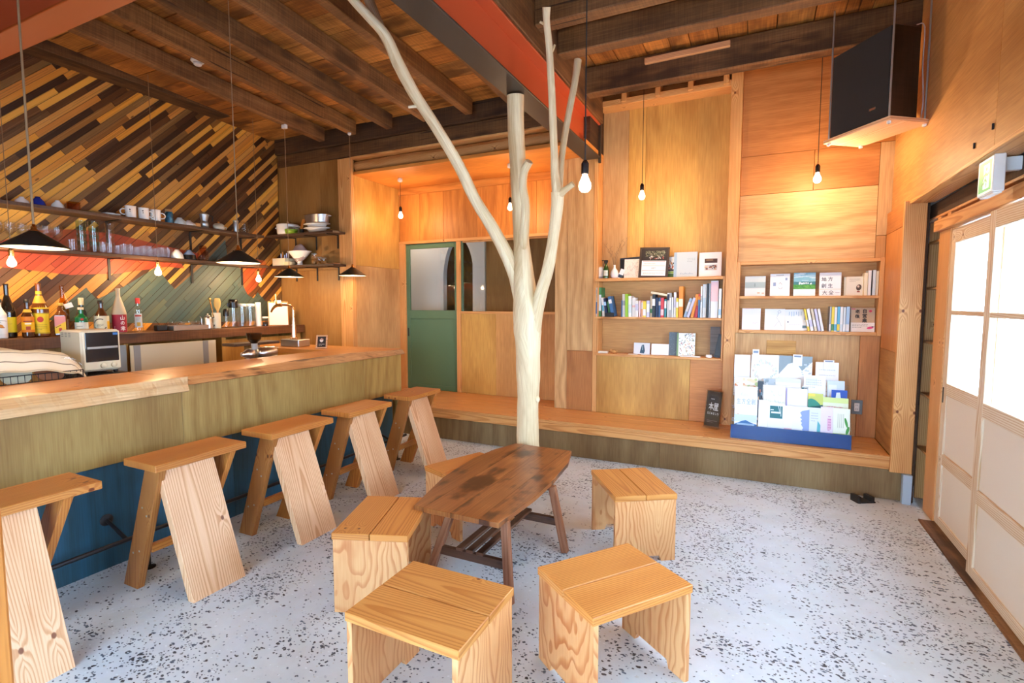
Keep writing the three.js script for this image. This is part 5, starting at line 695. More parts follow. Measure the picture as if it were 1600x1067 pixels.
  const back = Pn.length / 3; for (let i = 0; i < back; i++) { Pn.push(Pn[3 * i] - 0.001, Pn[3 * i + 1] - 0.003, Pn[3 * i + 2]); Uv.push(Uv[2 * i], Uv[2 * i + 1]); } const half = Ix.length; for (let i = 0; i < half; i += 3) Ix.push(Ix[i] + back, Ix[i + 2] + back, Ix[i + 1] + back);
  const tg = new THREE.BufferGeometry(); tg.setAttribute('position', new THREE.Float32BufferAttribute(Pn, 3)); tg.setAttribute('uv', new THREE.Float32BufferAttribute(Uv, 2)); tg.setIndex(Ix); tg.computeVertexNormals();
  single('dish_towel', tg, M({ map: canvasTexture(128, 256, (g) => { g.fillStyle = '#ece6d2'; g.fillRect(0, 0, 128, 256); for (let y = 10; y < 256; y += 38) { g.fillStyle = '#8d8574'; g.fillRect(0, y, 128, 4); } for (let i = 0; i < 600; i++) { g.fillStyle = `rgba(120,110,80,${rr(0.02, 0.07)})`; g.fillRect(rr(0, 128), rr(0, 256), 2, 1); } }), roughness: 0.95 }), 'cream dish towel with thin grey stripes draped over the dish rack', 'towel');
  // grinder
  const gr = thing('coffee_grinder', 'steel coffee grinder lying low with a smoky funnel hopper', 'grinder', [-4.27, 0.921, -3.27]); put('motor_body', moved(lathe([[0, -0.16], [0.05, -0.16], [0.055, -0.15], [0.055, 0.02], [0, 0.025]], 28), 0, 0.20, -0.06, Math.PI / 2), mat.steel, gr); put('burr_head', moved(lathe([[0, 0], [0.045, 0], [0.05, 0.012], [0.05, 0.05], [0.038, 0.07], [0.02, 0.10], [0.02, 0.115], [0, 0.12]], 24), 0, 0.20, 0.02, Math.PI / 2), mat.steel, gr); put('pedestal', bx(-0.05, 0.05, 0, 0.16, -0.17, 0.02, 1, 0.01), mat.black, gr); put('neck', lathe([[0, 0.24], [0.03, 0.24], [0.028, 0.295], [0, 0.295]], 18), mat.grey, gr); put('hopper', lathe([[0.028, 0.295], [0.06, 0.335], [0.07, 0.395], [0.067, 0.395], [0.058, 0.34], [0, 0.30]], 24), P({ color: lin(0.55, 0.5, 0.47), roughness: 0.05, transmission: 1, thickness: 0 }), gr); put('beans', lathe([[0, 0.302], [0.03, 0.302], [0.05, 0.332], [0, 0.338]], 18), mat.dark, gr);
  // draught tap on its steel box, small steel boxes
  const kb = thing('steel_box', 'brushed steel box carrying the copper beer tap', 'box', [-4.80, 1.099, -4.22]); put('case', bx(-0.15, 0.14, 0, 0.082, -0.08, 0.09, 0, 0.006), mat.steel, kb);
  const tp = thing('beer_tap', 'curved copper beer tap tower with a brass faucet', 'tap', [-4.83, 1.182, -4.22]); put('base_ring', lathe([[0, 0], [0.045, 0], [0.045, 0.012], [0.03, 0.02], [0, 0.02]], 20), mat.copper, tp); put('tower', tube([[0, 0.01, 0, 0.032], [0.002, 0.12, 0, 0.024], [0.002, 0.28, 0, 0.015], [-0.004, 0.355, 0, 0.014], [-0.03, 0.385, 0.01, 0.013], [-0.08, 0.392, 0.03, 0.013], [-0.15, 0.392, 0.055, 0.013]], 16, 6), mat.copper, tp); put('faucet', tube([[-0.13, 0.392, 0.048, 0.020], [-0.19, 0.385, 0.07, 0.018], [-0.235, 0.345, 0.085, 0.013], [-0.255, 0.31, 0.09, 0.010]], 12, 5), mat.brass, tp); put('lever', tube([[-0.185, 0.395, 0.068, 0.012], [-0.19, 0.43, 0.07, 0.009], [-0.195, 0.52, 0.07, 0.011]], 10, 5), mat.brass, tp);
  const sb = thing('steel_tub', 'small square steel tub between the grinder and the tap', 'tub', [-4.55, 0.921, -3.62]); put('tub_body', bx(-0.08, 0.08, 0, 0.21, -0.08, 0.08, 1, 0.006), mat.zinc, sb); put('tub_lid', bx(-0.085, 0.085, 0.21, 0.22, -0.085, 0.085, 0, 0.003), mat.steel, sb);
  const ds = thing('dark_shelf', 'dark wooden shelf block behind the grinder', 'shelf', [-5.0, 0, -3.80]); put('top', bx(-0.10, 0.10, 1.14, 1.17, -0.28, 0.28, 2, 0.003), mat.shelfDark, ds); put('support', bx(-0.08, 0.08, 0, 1.14, -0.04, 0.04, 1, 0.002), mat.plyBrown, ds);
  const pf = thing('photo_stand', 'small tilted wooden picture frame on the counter end', 'picture', [-4.30, 1.099, -4.12], 0.6); pf.rotation.order = 'YXZ'; pf.rotation.x = -0.38; const F = mat.pine; for (const [a, b, c, d] of [[-0.06, 0.06, 0, 0.016], [-0.06, 0.06, 0.138, 0.154], [-0.06, -0.044, 0.016, 0.138], [0.044, 0.06, 0.016, 0.138]]) put('frame_bar', bx(a, b, c, d, -0.006, 0.006, 0, 0.002), F, pf); put('print', new THREE.PlaneGeometry(0.088, 0.122).translate(0, 0.077, 0.001), M({ map: canvasTexture(64, 96, (g) => { g.fillStyle = '#2b201c'; g.fillRect(0, 0, 64, 96); g.fillStyle = '#e9dcd2'; g.beginPath(); g.ellipse(30, 34, 14, 18, 0, 0, 7); g.fill(); g.fillStyle = '#b86a4a'; g.fillRect(20, 20, 26, 8); lines(g, 10, 68, 44, 2, 10, '#ded5c8', 4); }) }), pf); put('leg', bar([0, 0.12, -0.006], [0, 0.03, -0.07], 0.03, 0.004), F, pf);
}

// ================= the bookshelf wall =================
{
  const a = thing('book_niche', 'wide three-tier niche shelf between the alcove pillar and the pine post', 'bookshelf');
  for (const [y, t, z1] of [[1.868, 0.032, -5.525], [1.446, 0.022, -5.53], [1.037, 0.026, -5.53]]) put('shelf_board', bx(-1.625, -0.305, y - t, y, -5.718, z1, 0, 0.003), mat.trim, a);
  put('side_board', bx(-0.306, -0.286, 1.01, 1.868, -5.718, -5.535), mat.trim, a); put('side_board', bx(-1.601, -1.585, 1.037, 1.836, -5.718, -5.54), mat.trim, a);
  const b = thing('book_niche', 'smaller framed niche shelf of two tiers near the sliding doors', 'bookshelf');
  for (const [y, t] of [[2.002, 0.032], [1.666, 0.026], [1.333, 0.031]]) put('shelf_board', bx(-0.150, 0.988, y - t, y, -5.698, -5.530, 0, 0.003), mat.trim, b);
  put('side_board', bx(-0.186, -0.150, 1.302, 2.002, -5.698, -5.528), mat.trim, b); put('side_board', bx(0.988, 1.021, 1.302, 2.002, -5.698, -5.528), mat.trim, b);
}
// ---- books ----
const coverMats = {}; const cm = (r, g, b) => coverMats[`${r},${g},${b}`] ??= M({ color: lin(r, g, b), roughness: 0.5 });
const C = { white: [0.82, 0.83, 0.82], grey: [0.42, 0.45, 0.48], pale: [0.62, 0.70, 0.75], blue: [0.05, 0.16, 0.36], navy: [0.014, 0.03, 0.09], dark: [0.02, 0.03, 0.04], green: [0.06, 0.24, 0.08], lime: [0.32, 0.60, 0.04], pink: [0.85, 0.55, 0.55], peach: [0.85, 0.50, 0.30], yellow: [0.85, 0.66, 0.06], lavender: [0.58, 0.58, 0.74], beige: [0.66, 0.58, 0.42], red: [0.66, 0.05, 0.07], teal: [0.03, 0.26, 0.30], orange: [0.80, 0.28, 0.03], cream: [0.82, 0.74, 0.52], lightblue: [0.38, 0.58, 0.78], sky: [0.10, 0.42, 0.62] };
const bookGeo = {};
function standing(label, x, y, z, t, h, d, col, lean, group, band) {
  const b = thing('book', label, 'book', [x, y, z], 0, group); b.rotation.z = -lean; const key = [t, h, d].map((v) => v.toFixed(3)).join();
  const g = bookGeo[key] ??= [merge([bx(0, 0.0015, 0, h, -d, 0, 1, 0.0004), bx(t - 0.0015, t, 0, h, -d, 0, 1, 0.0004), bx(0, t, 0, h, -0.0015, 0, 1, 0.0004)]), bx(0.0016, t - 0.0016, 0.003, h - 0.003, -d + 0.003, -0.0016, 1, 0.0002)];
  put('cover', g[0], cm(...C[col]), b); put('pages', g[1], mat.paper, b);
  if (band) put('spine_band', bx(0.0008, t - 0.0008, h * band[1], h * band[2], 0.0002, 0.0008, 1, 0.0001), cm(...C[band[0]]), b);
  return b;
}
const ORD = ['first', 'second', 'third', 'fourth', 'fifth', 'sixth', 'seventh', 'eighth', 'ninth', 'tenth', 'eleventh', 'twelfth', 'thirteenth', 'fourteenth', 'fifteenth', 'sixteenth', 'seventeenth', 'eighteenth', 'nineteenth', 'twentieth', '21st', '22nd', '23rd', '24th', '25th', '26th', '27th', '28th', '29th', '30th', '31st', '32nd', '33rd', '34th', '35th', '36th', '37th', '38th', '39th', '40th'];
const COLOURS = { pale: 'pale blue', lightblue: 'light blue', sky: 'bright blue', dark: 'blackish' };
{
  // spine from, to, height (crop units of the shelf front), colour, lean, band
  const K = 1.316 / 1055, X = (u) => -1.622 + (u - 55) * K;
  const row = [[60, 84, 415, 'pale', 0, ['blue', 0.1, 0.5]], [85, 108, 415, 'green', 0, ['pale', 0.2, 0.75]], [110, 122, 500, 'beige', 0], [124, 142, 500, 'white', -0.10, ['sky', 0.3, 0.6]], [146, 168, 505, 'navy', -0.14, ['lightblue', 0.6, 0.8]], [173, 192, 530, 'green', -0.14], [202, 232, 490, 'blue', -0.20, ['white', 0.65, 0.85]],
    [287, 296, 522, 'blue', 0], [297, 323, 470, 'white', -0.02, ['grey', 0.5, 0.7]], [325, 349, 470, 'lime', -0.02], [351, 379, 488, 'white', -0.02, ['pale', 0.2, 0.6]], [381, 410, 500, 'white', 0, ['pink', 0.5, 0.6]], [412, 438, 525, 'white', 0, ['lavender', 0.4, 0.8]], [440, 456, 525, 'pink', 0], [458, 476, 527, 'peach', 0, ['white', 0.5, 0.9]], [478, 503, 530, 'yellow', 0, ['white', 0.1, 0.5]], [505, 533, 525, 'lavender', 0, ['white', 0.3, 0.8]], [535, 553, 490, 'beige', 0, ['green', 0.2, 0.4]], [555, 581, 475, 'dark', 0, ['white', 0.5, 0.8]], [583, 603, 500, 'navy', 0], [605, 624, 500, 'blue', 0, ['white', 0.6, 0.8]], [626, 652, 502, 'red', 0, ['pink', 0.1, 0.4]], [654, 672, 515, 'teal', 0, ['white', 0.5, 0.9]],
    [675, 694, 465, 'white', 0, ['navy', 0.7, 0.95]], [696, 712, 465, 'grey', 0, ['white', 0.3, 0.8]], [714, 727, 500, 'white', 0], [729, 750, 460, 'white', 0, ['lavender', 0.4, 0.8]], [752, 769, 505, 'yellow', 0, ['white', 0.5, 0.8]], [771, 806, 415, 'orange', 0, ['cream', 0.35, 0.6]], [809, 832, 505, 'lightblue', 0.30, ['white', 0.3, 0.8]], [836, 858, 500, 'lavender', 0.30], [866, 890, 475, 'orange', 0.20], [893, 919, 475, 'red', 0.16, ['orange', 0.5, 0.9]], [925, 940, 520, 'blue', 0], [942, 956, 415, 'white', 0, ['grey', 0.5, 0.7]], [958, 988, 400, 'white', 0, ['pale', 0.3, 0.6]], [990, 1004, 395, 'dark', 0], [1006, 1017, 395, 'grey', 0], [1019, 1078, 375, 'white', 0, ['pink', 0.45, 0.98]], [1081, 1103, 435, 'white', 0, ['lightblue', 0.1, 0.3]]];
  row.forEach(([u0, u1, v, col, lean, band], i) => {
    const t = (u1 - u0) * K * 0.97, h = (660 - v) * 0.00132, x = X(u0) + (lean > 0 ? -Math.sin(lean) * 0 : -Math.sin(lean) * 0);
    const shift = lean < 0 ? h * Math.sin(lean) * 0.0 : 0, tall = h > 0.3 ? 'tall' : t < 0.02 ? 'thin' : 'medium';
    standing(`${tall} ${COLOURS[col] ?? col} ${lean ? 'leaning ' : ''}book, ${ORD[i]} from the alcove end of the packed middle shelf`, x + shift, 1.4465 + (lean > 0 ? t * Math.sin(lean) : 0) * 1, -5.545 - 0.012 * ((i * 7) % 3), t, h, Math.min(0.15, h * 0.62), col, lean, 'books packed on the middle shelf', band);
  });
  const fl = thing('book', 'cream book lying tilted on top of the packed row', 'book', [X(540), 1.446 + 0.255, -5.55]); fl.rotation.z = -0.19; put('cover', merge([bx(0, 0.17, 0, 0.0015, -0.12, 0, 0, 0.0004), bx(0, 0.17, 0.0205, 0.022, -0.12, 0, 0, 0.0004), bx(0, 0.17, 0, 0.022, -0.0015, 0, 0, 0.0004)]), cm(...C.cream), fl); put('pages', bx(0.002, 0.168, 0.0016, 0.0204, -0.118, -0.0016, 0, 0.0002), mat.paper, fl);
  const bs = thing('book_end', 'small black box in front of the leaning blue and green books', 'box', [X(150), 1.4465, -5.535]); put('box_body', bx(0, 0.10, 0, 0.045, 0, 0.025, 0, 0.002), mat.black, bs);
}
// face-out books and prints: leaning back a little, front picture drawn
const card = (fn, w = 128, h = 160) => M({ map: canvasTexture(w, h, fn), roughness: 0.45 });
function facing(name, label, cat, x0, x1, y, h, z, thick, front, o = {}) {
  const b = thing(name, label, cat, [(x0 + x1) / 2, y, z], o.turn ?? 0, o.group), w = (x1 - x0) / 2; b.rotation.order = 'YXZ'; b.rotation.x = -(o.lean ?? 0.1); if (o.roll) b.rotation.z = o.roll;
  const edge = o.edge ?? mat.paper, g = new THREE.BoxGeometry(w * 2, h, thick > 0.008 ? 0.0018 : thick).translate(0, h / 2, 0);
  put(thick > 0.008 ? 'cover' : 'sheet', g, [edge, edge, edge, edge, front, edge], b);
  if (thick > 0.008) { put('pages', bx(-w + 0.002, w - 0.002, 0.002, h - 0.002, -thick + 0.002, -0.001, 1, 0.0003), mat.paper, b); put('back_cover', bx(-w, w, 0, h, -thick, -thick + 0.0018, 1, 0.0003), edge, b); }
  return b;
}
const bg = (g, c, w, h) => { g.fillStyle = c; g.fillRect(0, 0, w, h); };
// top of the wide niche
{
  const y = 1.868;
  const pk = thing('white_pouch', 'cream paper pouch behind the green spray bottle', 'pouch', [-1.585, y, -5.62]); put('pouch_body', bx(-0.034, 0.034, 0, 0.135, -0.018, 0.018, 1, 0.012), mat.paper, pk); put('dark_base', bx(-0.0345, 0.0345, 0, 0.03, -0.0185, 0.0185, 1, 0.004), mat.grey, pk);
  const sp = thing('spray_bottle', 'dark green spray bottle with black trigger at the end of the top shelf', 'spray bottle', [-1.515, y, -5.58]); put('bottle_body', lathe([[0, 0], [0.03, 0], [0.032, 0.006], [0.032, 0.10], [0.022, 0.135], [0.013, 0.15], [0.013, 0.165], [0, 0.165]], 22), solid(0.02, 0.07, 0.015), sp); put('paper_label', new THREE.CylinderGeometry(0.0325, 0.0325, 0.06, 16, 1, true, -0.6, 1.5).translate(0, 0.06, 0), card((g, w, h) => { bg(g, '#d9dccf', w, h); lines(g, 20, 30, 80, 6, 18, '#556', 5); }, 64, 64), sp); put('trigger_head', merge([bx(-0.022, 0.020, 0.175, 0.205, -0.012, 0.012, 0, 0.004), bx(-0.012, 0.012, 0.16, 0.18, -0.012, 0.012, 1, 0.003), bar([-0.018, 0.18, 0], [-0.034, 0.13, 0], 0.008, 0.012), bar([-0.022, 0.20, 0], [-0.048, 0.20, 0], 0.012, 0.010, [0, 0, 1])]), mat.black, sp);
  const vs = thing('bud_vase', 'white ribbed round vase holding dry twigs', 'vase', [-1.425, y, -5.60]); const vg = lathe([[0, 0], [0.022, 0], [0.040, 0.022], [0.045, 0.05], [0.036, 0.085], [0.014, 0.115], [0.011, 0.14], [0.014, 0.148], [0.008, 0.14], [0.008, 0.12], [0, 0.11]], 32); { const a = vg.attributes.position; for (let i = 0; i < a.count; i++) { const t = Math.atan2(a.getZ(i), a.getX(i)), k = 1 + 0.05 * Math.cos(t * 12 + a.getY(i) * 30); a.setX(i, a.getX(i) * k); a.setZ(i, a.getZ(i) * k); } vg.computeVertexNormals(); } put('vase_body', vg, P({ color: lin(0.80, 0.80, 0.80), roughness: 0.25 }), vs);
  const tw = thing('dry_twigs', 'thin dry grass twigs standing in the white ribbed vase', 'twigs', [-1.425, y + 0.10, -5.60]); for (const [dx, dy, dz] of [[-0.13, 0.30, 0.02], [-0.09, 0.22, -0.03], [-0.05, 0.26, 0.03], [0.06, 0.28, -0.02], [0.10, 0.33, 0.01], [0.16, 0.36, -0.03], [0.03, 0.2, 0.03]]) { put('stem', tube([[0, 0, 0, 0.0018], [dx * 0.3, dy * 0.55, dz * 0.5, 0.0015], [dx, dy, dz, 0.001]], 5, 5), mat.cordBrown, tw); for (let i = 0; i < 4; i++) { const f = 0.6 + i * 0.1; put('seed_head', bar([dx * f * 0.8, dy * f, dz * f], [dx * f * 0.8 + 0.015 * (i % 2 ? 1 : -1), dy * f + 0.022, dz * f], 0.004, 0.003), mat.cordBrown, tw); } }
  facing('dark_folder', 'black and blue folder half hidden behind the pale print', 'folder', -1.375, -1.15, y, 0.235, -5.665, 0.012, card((g, w, h) => { bg(g, '#1d2a3f', w, h); g.fillStyle = '#0d0f14'; g.fillRect(0, 12, w, h); }), { lean: 0.12, edge: mat.black, roll: 0.05 });
  facing('leaflet', 'white folded leaflet leaning at the foot of the dark folder', 'leaflet', -1.395, -1.345, y, 0.11, -5.60, 0.003, card((g, w, h) => { bg(g, '#dfe6ea', w, h); g.fillStyle = '#2e4660'; g.fillRect(0, h * 0.6, w, h * 0.3); }), { lean: 0.2, roll: -0.35 });
  facing('map_print', 'pale print of fine pinkish lines next to the brown framed poster', 'print', -1.322, -1.13, y, 0.21, -5.61, 0.004, card((g, w, h) => { bg(g, '#e6dfd2', w, h); for (let i = 0; i < 60; i++) { g.strokeStyle = pick(['#c9b7a5', '#b99a8c', '#d3a59a', '#a8b0ae']); g.lineWidth = rr(0.6, 2); g.beginPath(); const x = rr(8, w - 8), q = rr(8, h - 8); g.moveTo(x, q); g.quadraticCurveTo(x + rr(-20, 20), q + rr(-20, 20), x + rr(-26, 26), q + rr(-26, 26)); g.stroke(); } }), { lean: 0.14 });
  const fr = thing('framed_poster', 'brown framed poster with a dark group photograph above white ruled boxes', 'picture', [-1.005, y, -5.58]); fr.rotation.order = 'YXZ'; fr.rotation.x = -0.1; fr.rotation.z = -0.035; const fm = M({ color: lin(0.055, 0.032, 0.022), roughness: 0.4 });
  put('frame', merge([bx(-0.155, -0.138, 0, 0.325, -0.008, 0.006), bx(0.138, 0.155, 0, 0.325, -0.008, 0.006), bx(-0.138, 0.138, 0, 0.017, -0.008, 0.006, 0), bx(-0.138, 0.138, 0.308, 0.325, -0.008, 0.006, 0), bx(-0.138, 0.138, 0.017, 0.308, -0.008, -0.002)]), fm, fr);
  put('print', new THREE.PlaneGeometry(0.276, 0.291).translate(0, 0.1625, 0.0005), card((g, w, h) => { bg(g, '#241813', w, h); for (let i = 0; i < 420; i++) { g.fillStyle = pick(['#5e6b45', '#3b4630', '#8a8f70', '#1c1f18', '#a9a48c']); g.fillRect(rr(40, w - 26), rr(18, 74), rr(2, 7), rr(2, 9)); } for (let i = 0; i < 26; i++) { g.fillStyle = pick(['#d9c9bd', '#15161a', '#b4574a', '#e9e6e2']); g.fillRect(rr(70, w - 30), rr(66, 96), rr(4, 9), rr(8, 16)); } g.fillStyle = '#f3f1ee'; g.fillRect(10, 118, w - 20, 150); g.fillStyle = '#d24b4b'; for (const q of [124, 166, 216]) g.fillRect(18, q, w - 36, 3); lines(g, 30, 146, w - 60, 1, 8, '#555', 4); lines(g, 110, 186, 40, 2, 10, '#555', 5); lines(g, 30, 240, w - 60, 2, 10, '#777', 3); }, 256, 272), fr);
  facing('photo_card', 'colourful photo card between the framed poster and the pale blue book', 'card', -0.875, -0.785, y, 0.22, -5.64, 0.003, card((g, w, h) => { bg(g, '#e6e0da', w, h); for (let i = 0; i < 46; i++) { g.fillStyle = pick(['#7d5a4a', '#c98a5b', '#31363b', '#b34b3b', '#e0c9a4']); g.fillRect(rr(0, w), rr(10, 90), rr(6, 22), rr(6, 18)); } g.fillStyle = '#43702f'; g.fillRect(0, 130, w, 30); g.fillStyle = '#8fae4e'; g.fillRect(0, 112, w, 16); g.fillStyle = '#22262b'; g.fillRect(0, 96, w, 14); }), { lean: 0.1 });
  facing('book', 'large pale blue grey book facing out on the top shelf', 'book', -0.795, -0.565, y, 0.262, -5.60, 0.03, card((g, w, h) => { bg(g, '#c5d0d2', w, h); g.fillStyle = '#9fb9cb'; g.fillRect(0, 0, 16, h); lines(g, 74, 40, 44, 3, 10, '#97a5aa', 2); g.strokeStyle = '#6f8fa5'; g.lineWidth = 2.5; for (let i = 0; i < 9; i++) { g.beginPath(); g.moveTo(38 + i * 8, 142); g.lineTo(42 + i * 8, 132 + (i % 3) * 3); g.stroke(); } }), { lean: 0.1, edge: cm(...C.pale) });
  facing('photo_album', 'white album with two small photographs on its cover', 'album', -0.545, -0.33, y, 0.25, -5.61, 0.022, card((g, w, h) => { bg(g, '#eeeae4', w, h); g.fillStyle = '#4a2f25'; g.fillRect(32, 42, 72, 28); g.fillStyle = '#8a6a4e'; g.fillRect(40, 46, 40, 10); g.fillStyle = '#c9c1ba'; g.fillRect(32, 82, 72, 36); for (let i = 0; i < 18; i++) { g.fillStyle = pick(['#30302f', '#8c4a2c', '#d8b48a', '#596a74']); g.fillRect(rr(32, 92), rr(84, 108), rr(5, 14), rr(5, 10)); } }), { lean: 0.1 });
}
// bottom of the wide niche
{
  const y = 1.0375;
  const c0 = thing('card_stack', 'low stack of cream cards at the alcove end of the bottom shelf', 'cards', [-1.54, y, -5.60], 0.1); for (let i = 0; i < 3; i++) put('card', bx(-0.055, 0.055, i * 0.007, i * 0.007 + 0.0065, -0.04, 0.04, 0, 0.001), [mat.paper, mat.cream, mat.paper][i], c0);
  const sc = thing('wooden_bird', 'small carved wooden bird figure beside the cream cards', 'figure', [-1.43, y, -5.62]); { const g = new THREE.SphereGeometry(0.018, 14, 10).scale(1.7, 0.9, 0.9); put('bird_body', g.translate(0, 0.017, 0), mat.trim, sc); put('head', new THREE.SphereGeometry(0.010, 10, 8).translate(-0.026, 0.034, 0), mat.trim, sc); put('beak', bar([-0.034, 0.034, 0], [-0.046, 0.032, 0], 0.004, 0.004), mat.plyBrown, sc); put('tail', bar([0.024, 0.018, 0], [0.052, 0.026, 0], 0.014, 0.004), mat.trim, sc); }
  for (const [i, x] of [-1.32, -1.20, -1.06].entries()) { const q = thing('flat_card', ['flat brownish card lying nearest the wooden bird', 'flat pale card lying under the blue figure card', 'flat white card lying before the white postcard'][i], 'card', [x, y, -5.575], 0.06 * i); put('card', bx(-0.05, 0.05, 0, 0.004, -0.03, 0.03, 0, 0.0008), [mat.pine, mat.paper, mat.white][i], q); }
  facing('postcard', 'white postcard with a dark blue shape standing on the bottom shelf', 'card', -1.205, -1.03, y, 0.125, -5.63, 0.003, card((g, w, h) => { bg(g, '#dfe3e6', w, h); g.fillStyle = '#27485f'; g.beginPath(); g.moveTo(66, 80); g.lineTo(80, 22); g.lineTo(100, 18); g.lineTo(112, 82); g.lineTo(104, 112); g.lineTo(62, 108); g.fill(); g.fillStyle = '#a9c3d3'; g.fillRect(86, 26, 6, 50); }, 160, 120), { lean: 0.15 });
  facing('postcard', 'blank white postcard standing next to the one with a blue shape', 'card', -1.012, -0.83, y, 0.12, -5.62, 0.003, card((g, w, h) => bg(g, '#f4f4f3', w, h), 16, 16), { lean: 0.15 });
  facing('notebook', 'dark grey speckled notebook behind the flowery one', 'notebook', -0.83, -0.735, y, 0.25, -5.63, 0.012, card((g, w, h) => { bg(g, '#58646c', w, h); for (let i = 0; i < 40; i++) { g.fillStyle = '#7f8b92'; g.fillRect(rr(0, w), rr(0, h), 4, 4); } }), { lean: 0.06, edge: cm(...C.grey) });
  facing('notebook', 'white notebook with small green and orange leaves and a green spine', 'notebook', -0.745, -0.562, y, 0.245, -5.60, 0.014, card((g, w, h) => { bg(g, '#f1efe8', w, h); g.fillStyle = '#7fa06c'; g.fillRect(0, 0, 12, h); for (let i = 0; i < 90; i++) { g.fillStyle = pick(['#5d7a5a', '#c5794a', '#8fa7a8', '#a33f3a', '#3f5560', '#d6b35a']); g.save(); g.translate(rr(18, w - 4), rr(4, h - 4)); g.rotate(rr(0, 3)); g.fillRect(-1.5, -5, 3, 10); g.restore(); } }), { lean: 0.08, edge: cm(...C.green) });
  const fc = thing('flat_card', 'flat white strip of cards in front of the leafy notebook', 'card', [-0.60, y, -5.555]); put('card', bx(-0.10, 0.10, 0, 0.012, -0.02, 0.02, 0, 0.001), mat.paper, fc);
  facing('wooden_picture', 'brown weathered wooden picture standing at the post end of the bottom shelf', 'picture', -0.42, -0.325, y, 0.315, -5.66, 0.015, card((g, w, h) => { bg(g, '#6d5a4b', w, h); for (let i = 0; i < 40; i++) { g.fillStyle = `rgba(40,28,20,${rr(0.1, 0.4)})`; g.fillRect(0, rr(0, h), w, rr(1, 4)); } }), { lean: 0.05, edge: mat.old });
  facing('black_frame', 'thin black frame leaning in front of the weathered wooden picture', 'frame', -0.375, -0.318, y, 0.245, -5.60, 0.010, card((g, w, h) => { bg(g, '#17191b', w, h); g.fillStyle = '#2b2f31'; g.fillRect(16, 16, w - 32, h - 32); }), { lean: 0.05, roll: -0.16, edge: mat.black });
  const bxw = thing('white_box', 'small white lump of paper beside the black frame', 'paper', [-0.42, y, -5.57]); put('box_body', bx(-0.03, 0.03, 0, 0.03, -0.02, 0.02, 0, 0.006), mat.white, bxw);
}
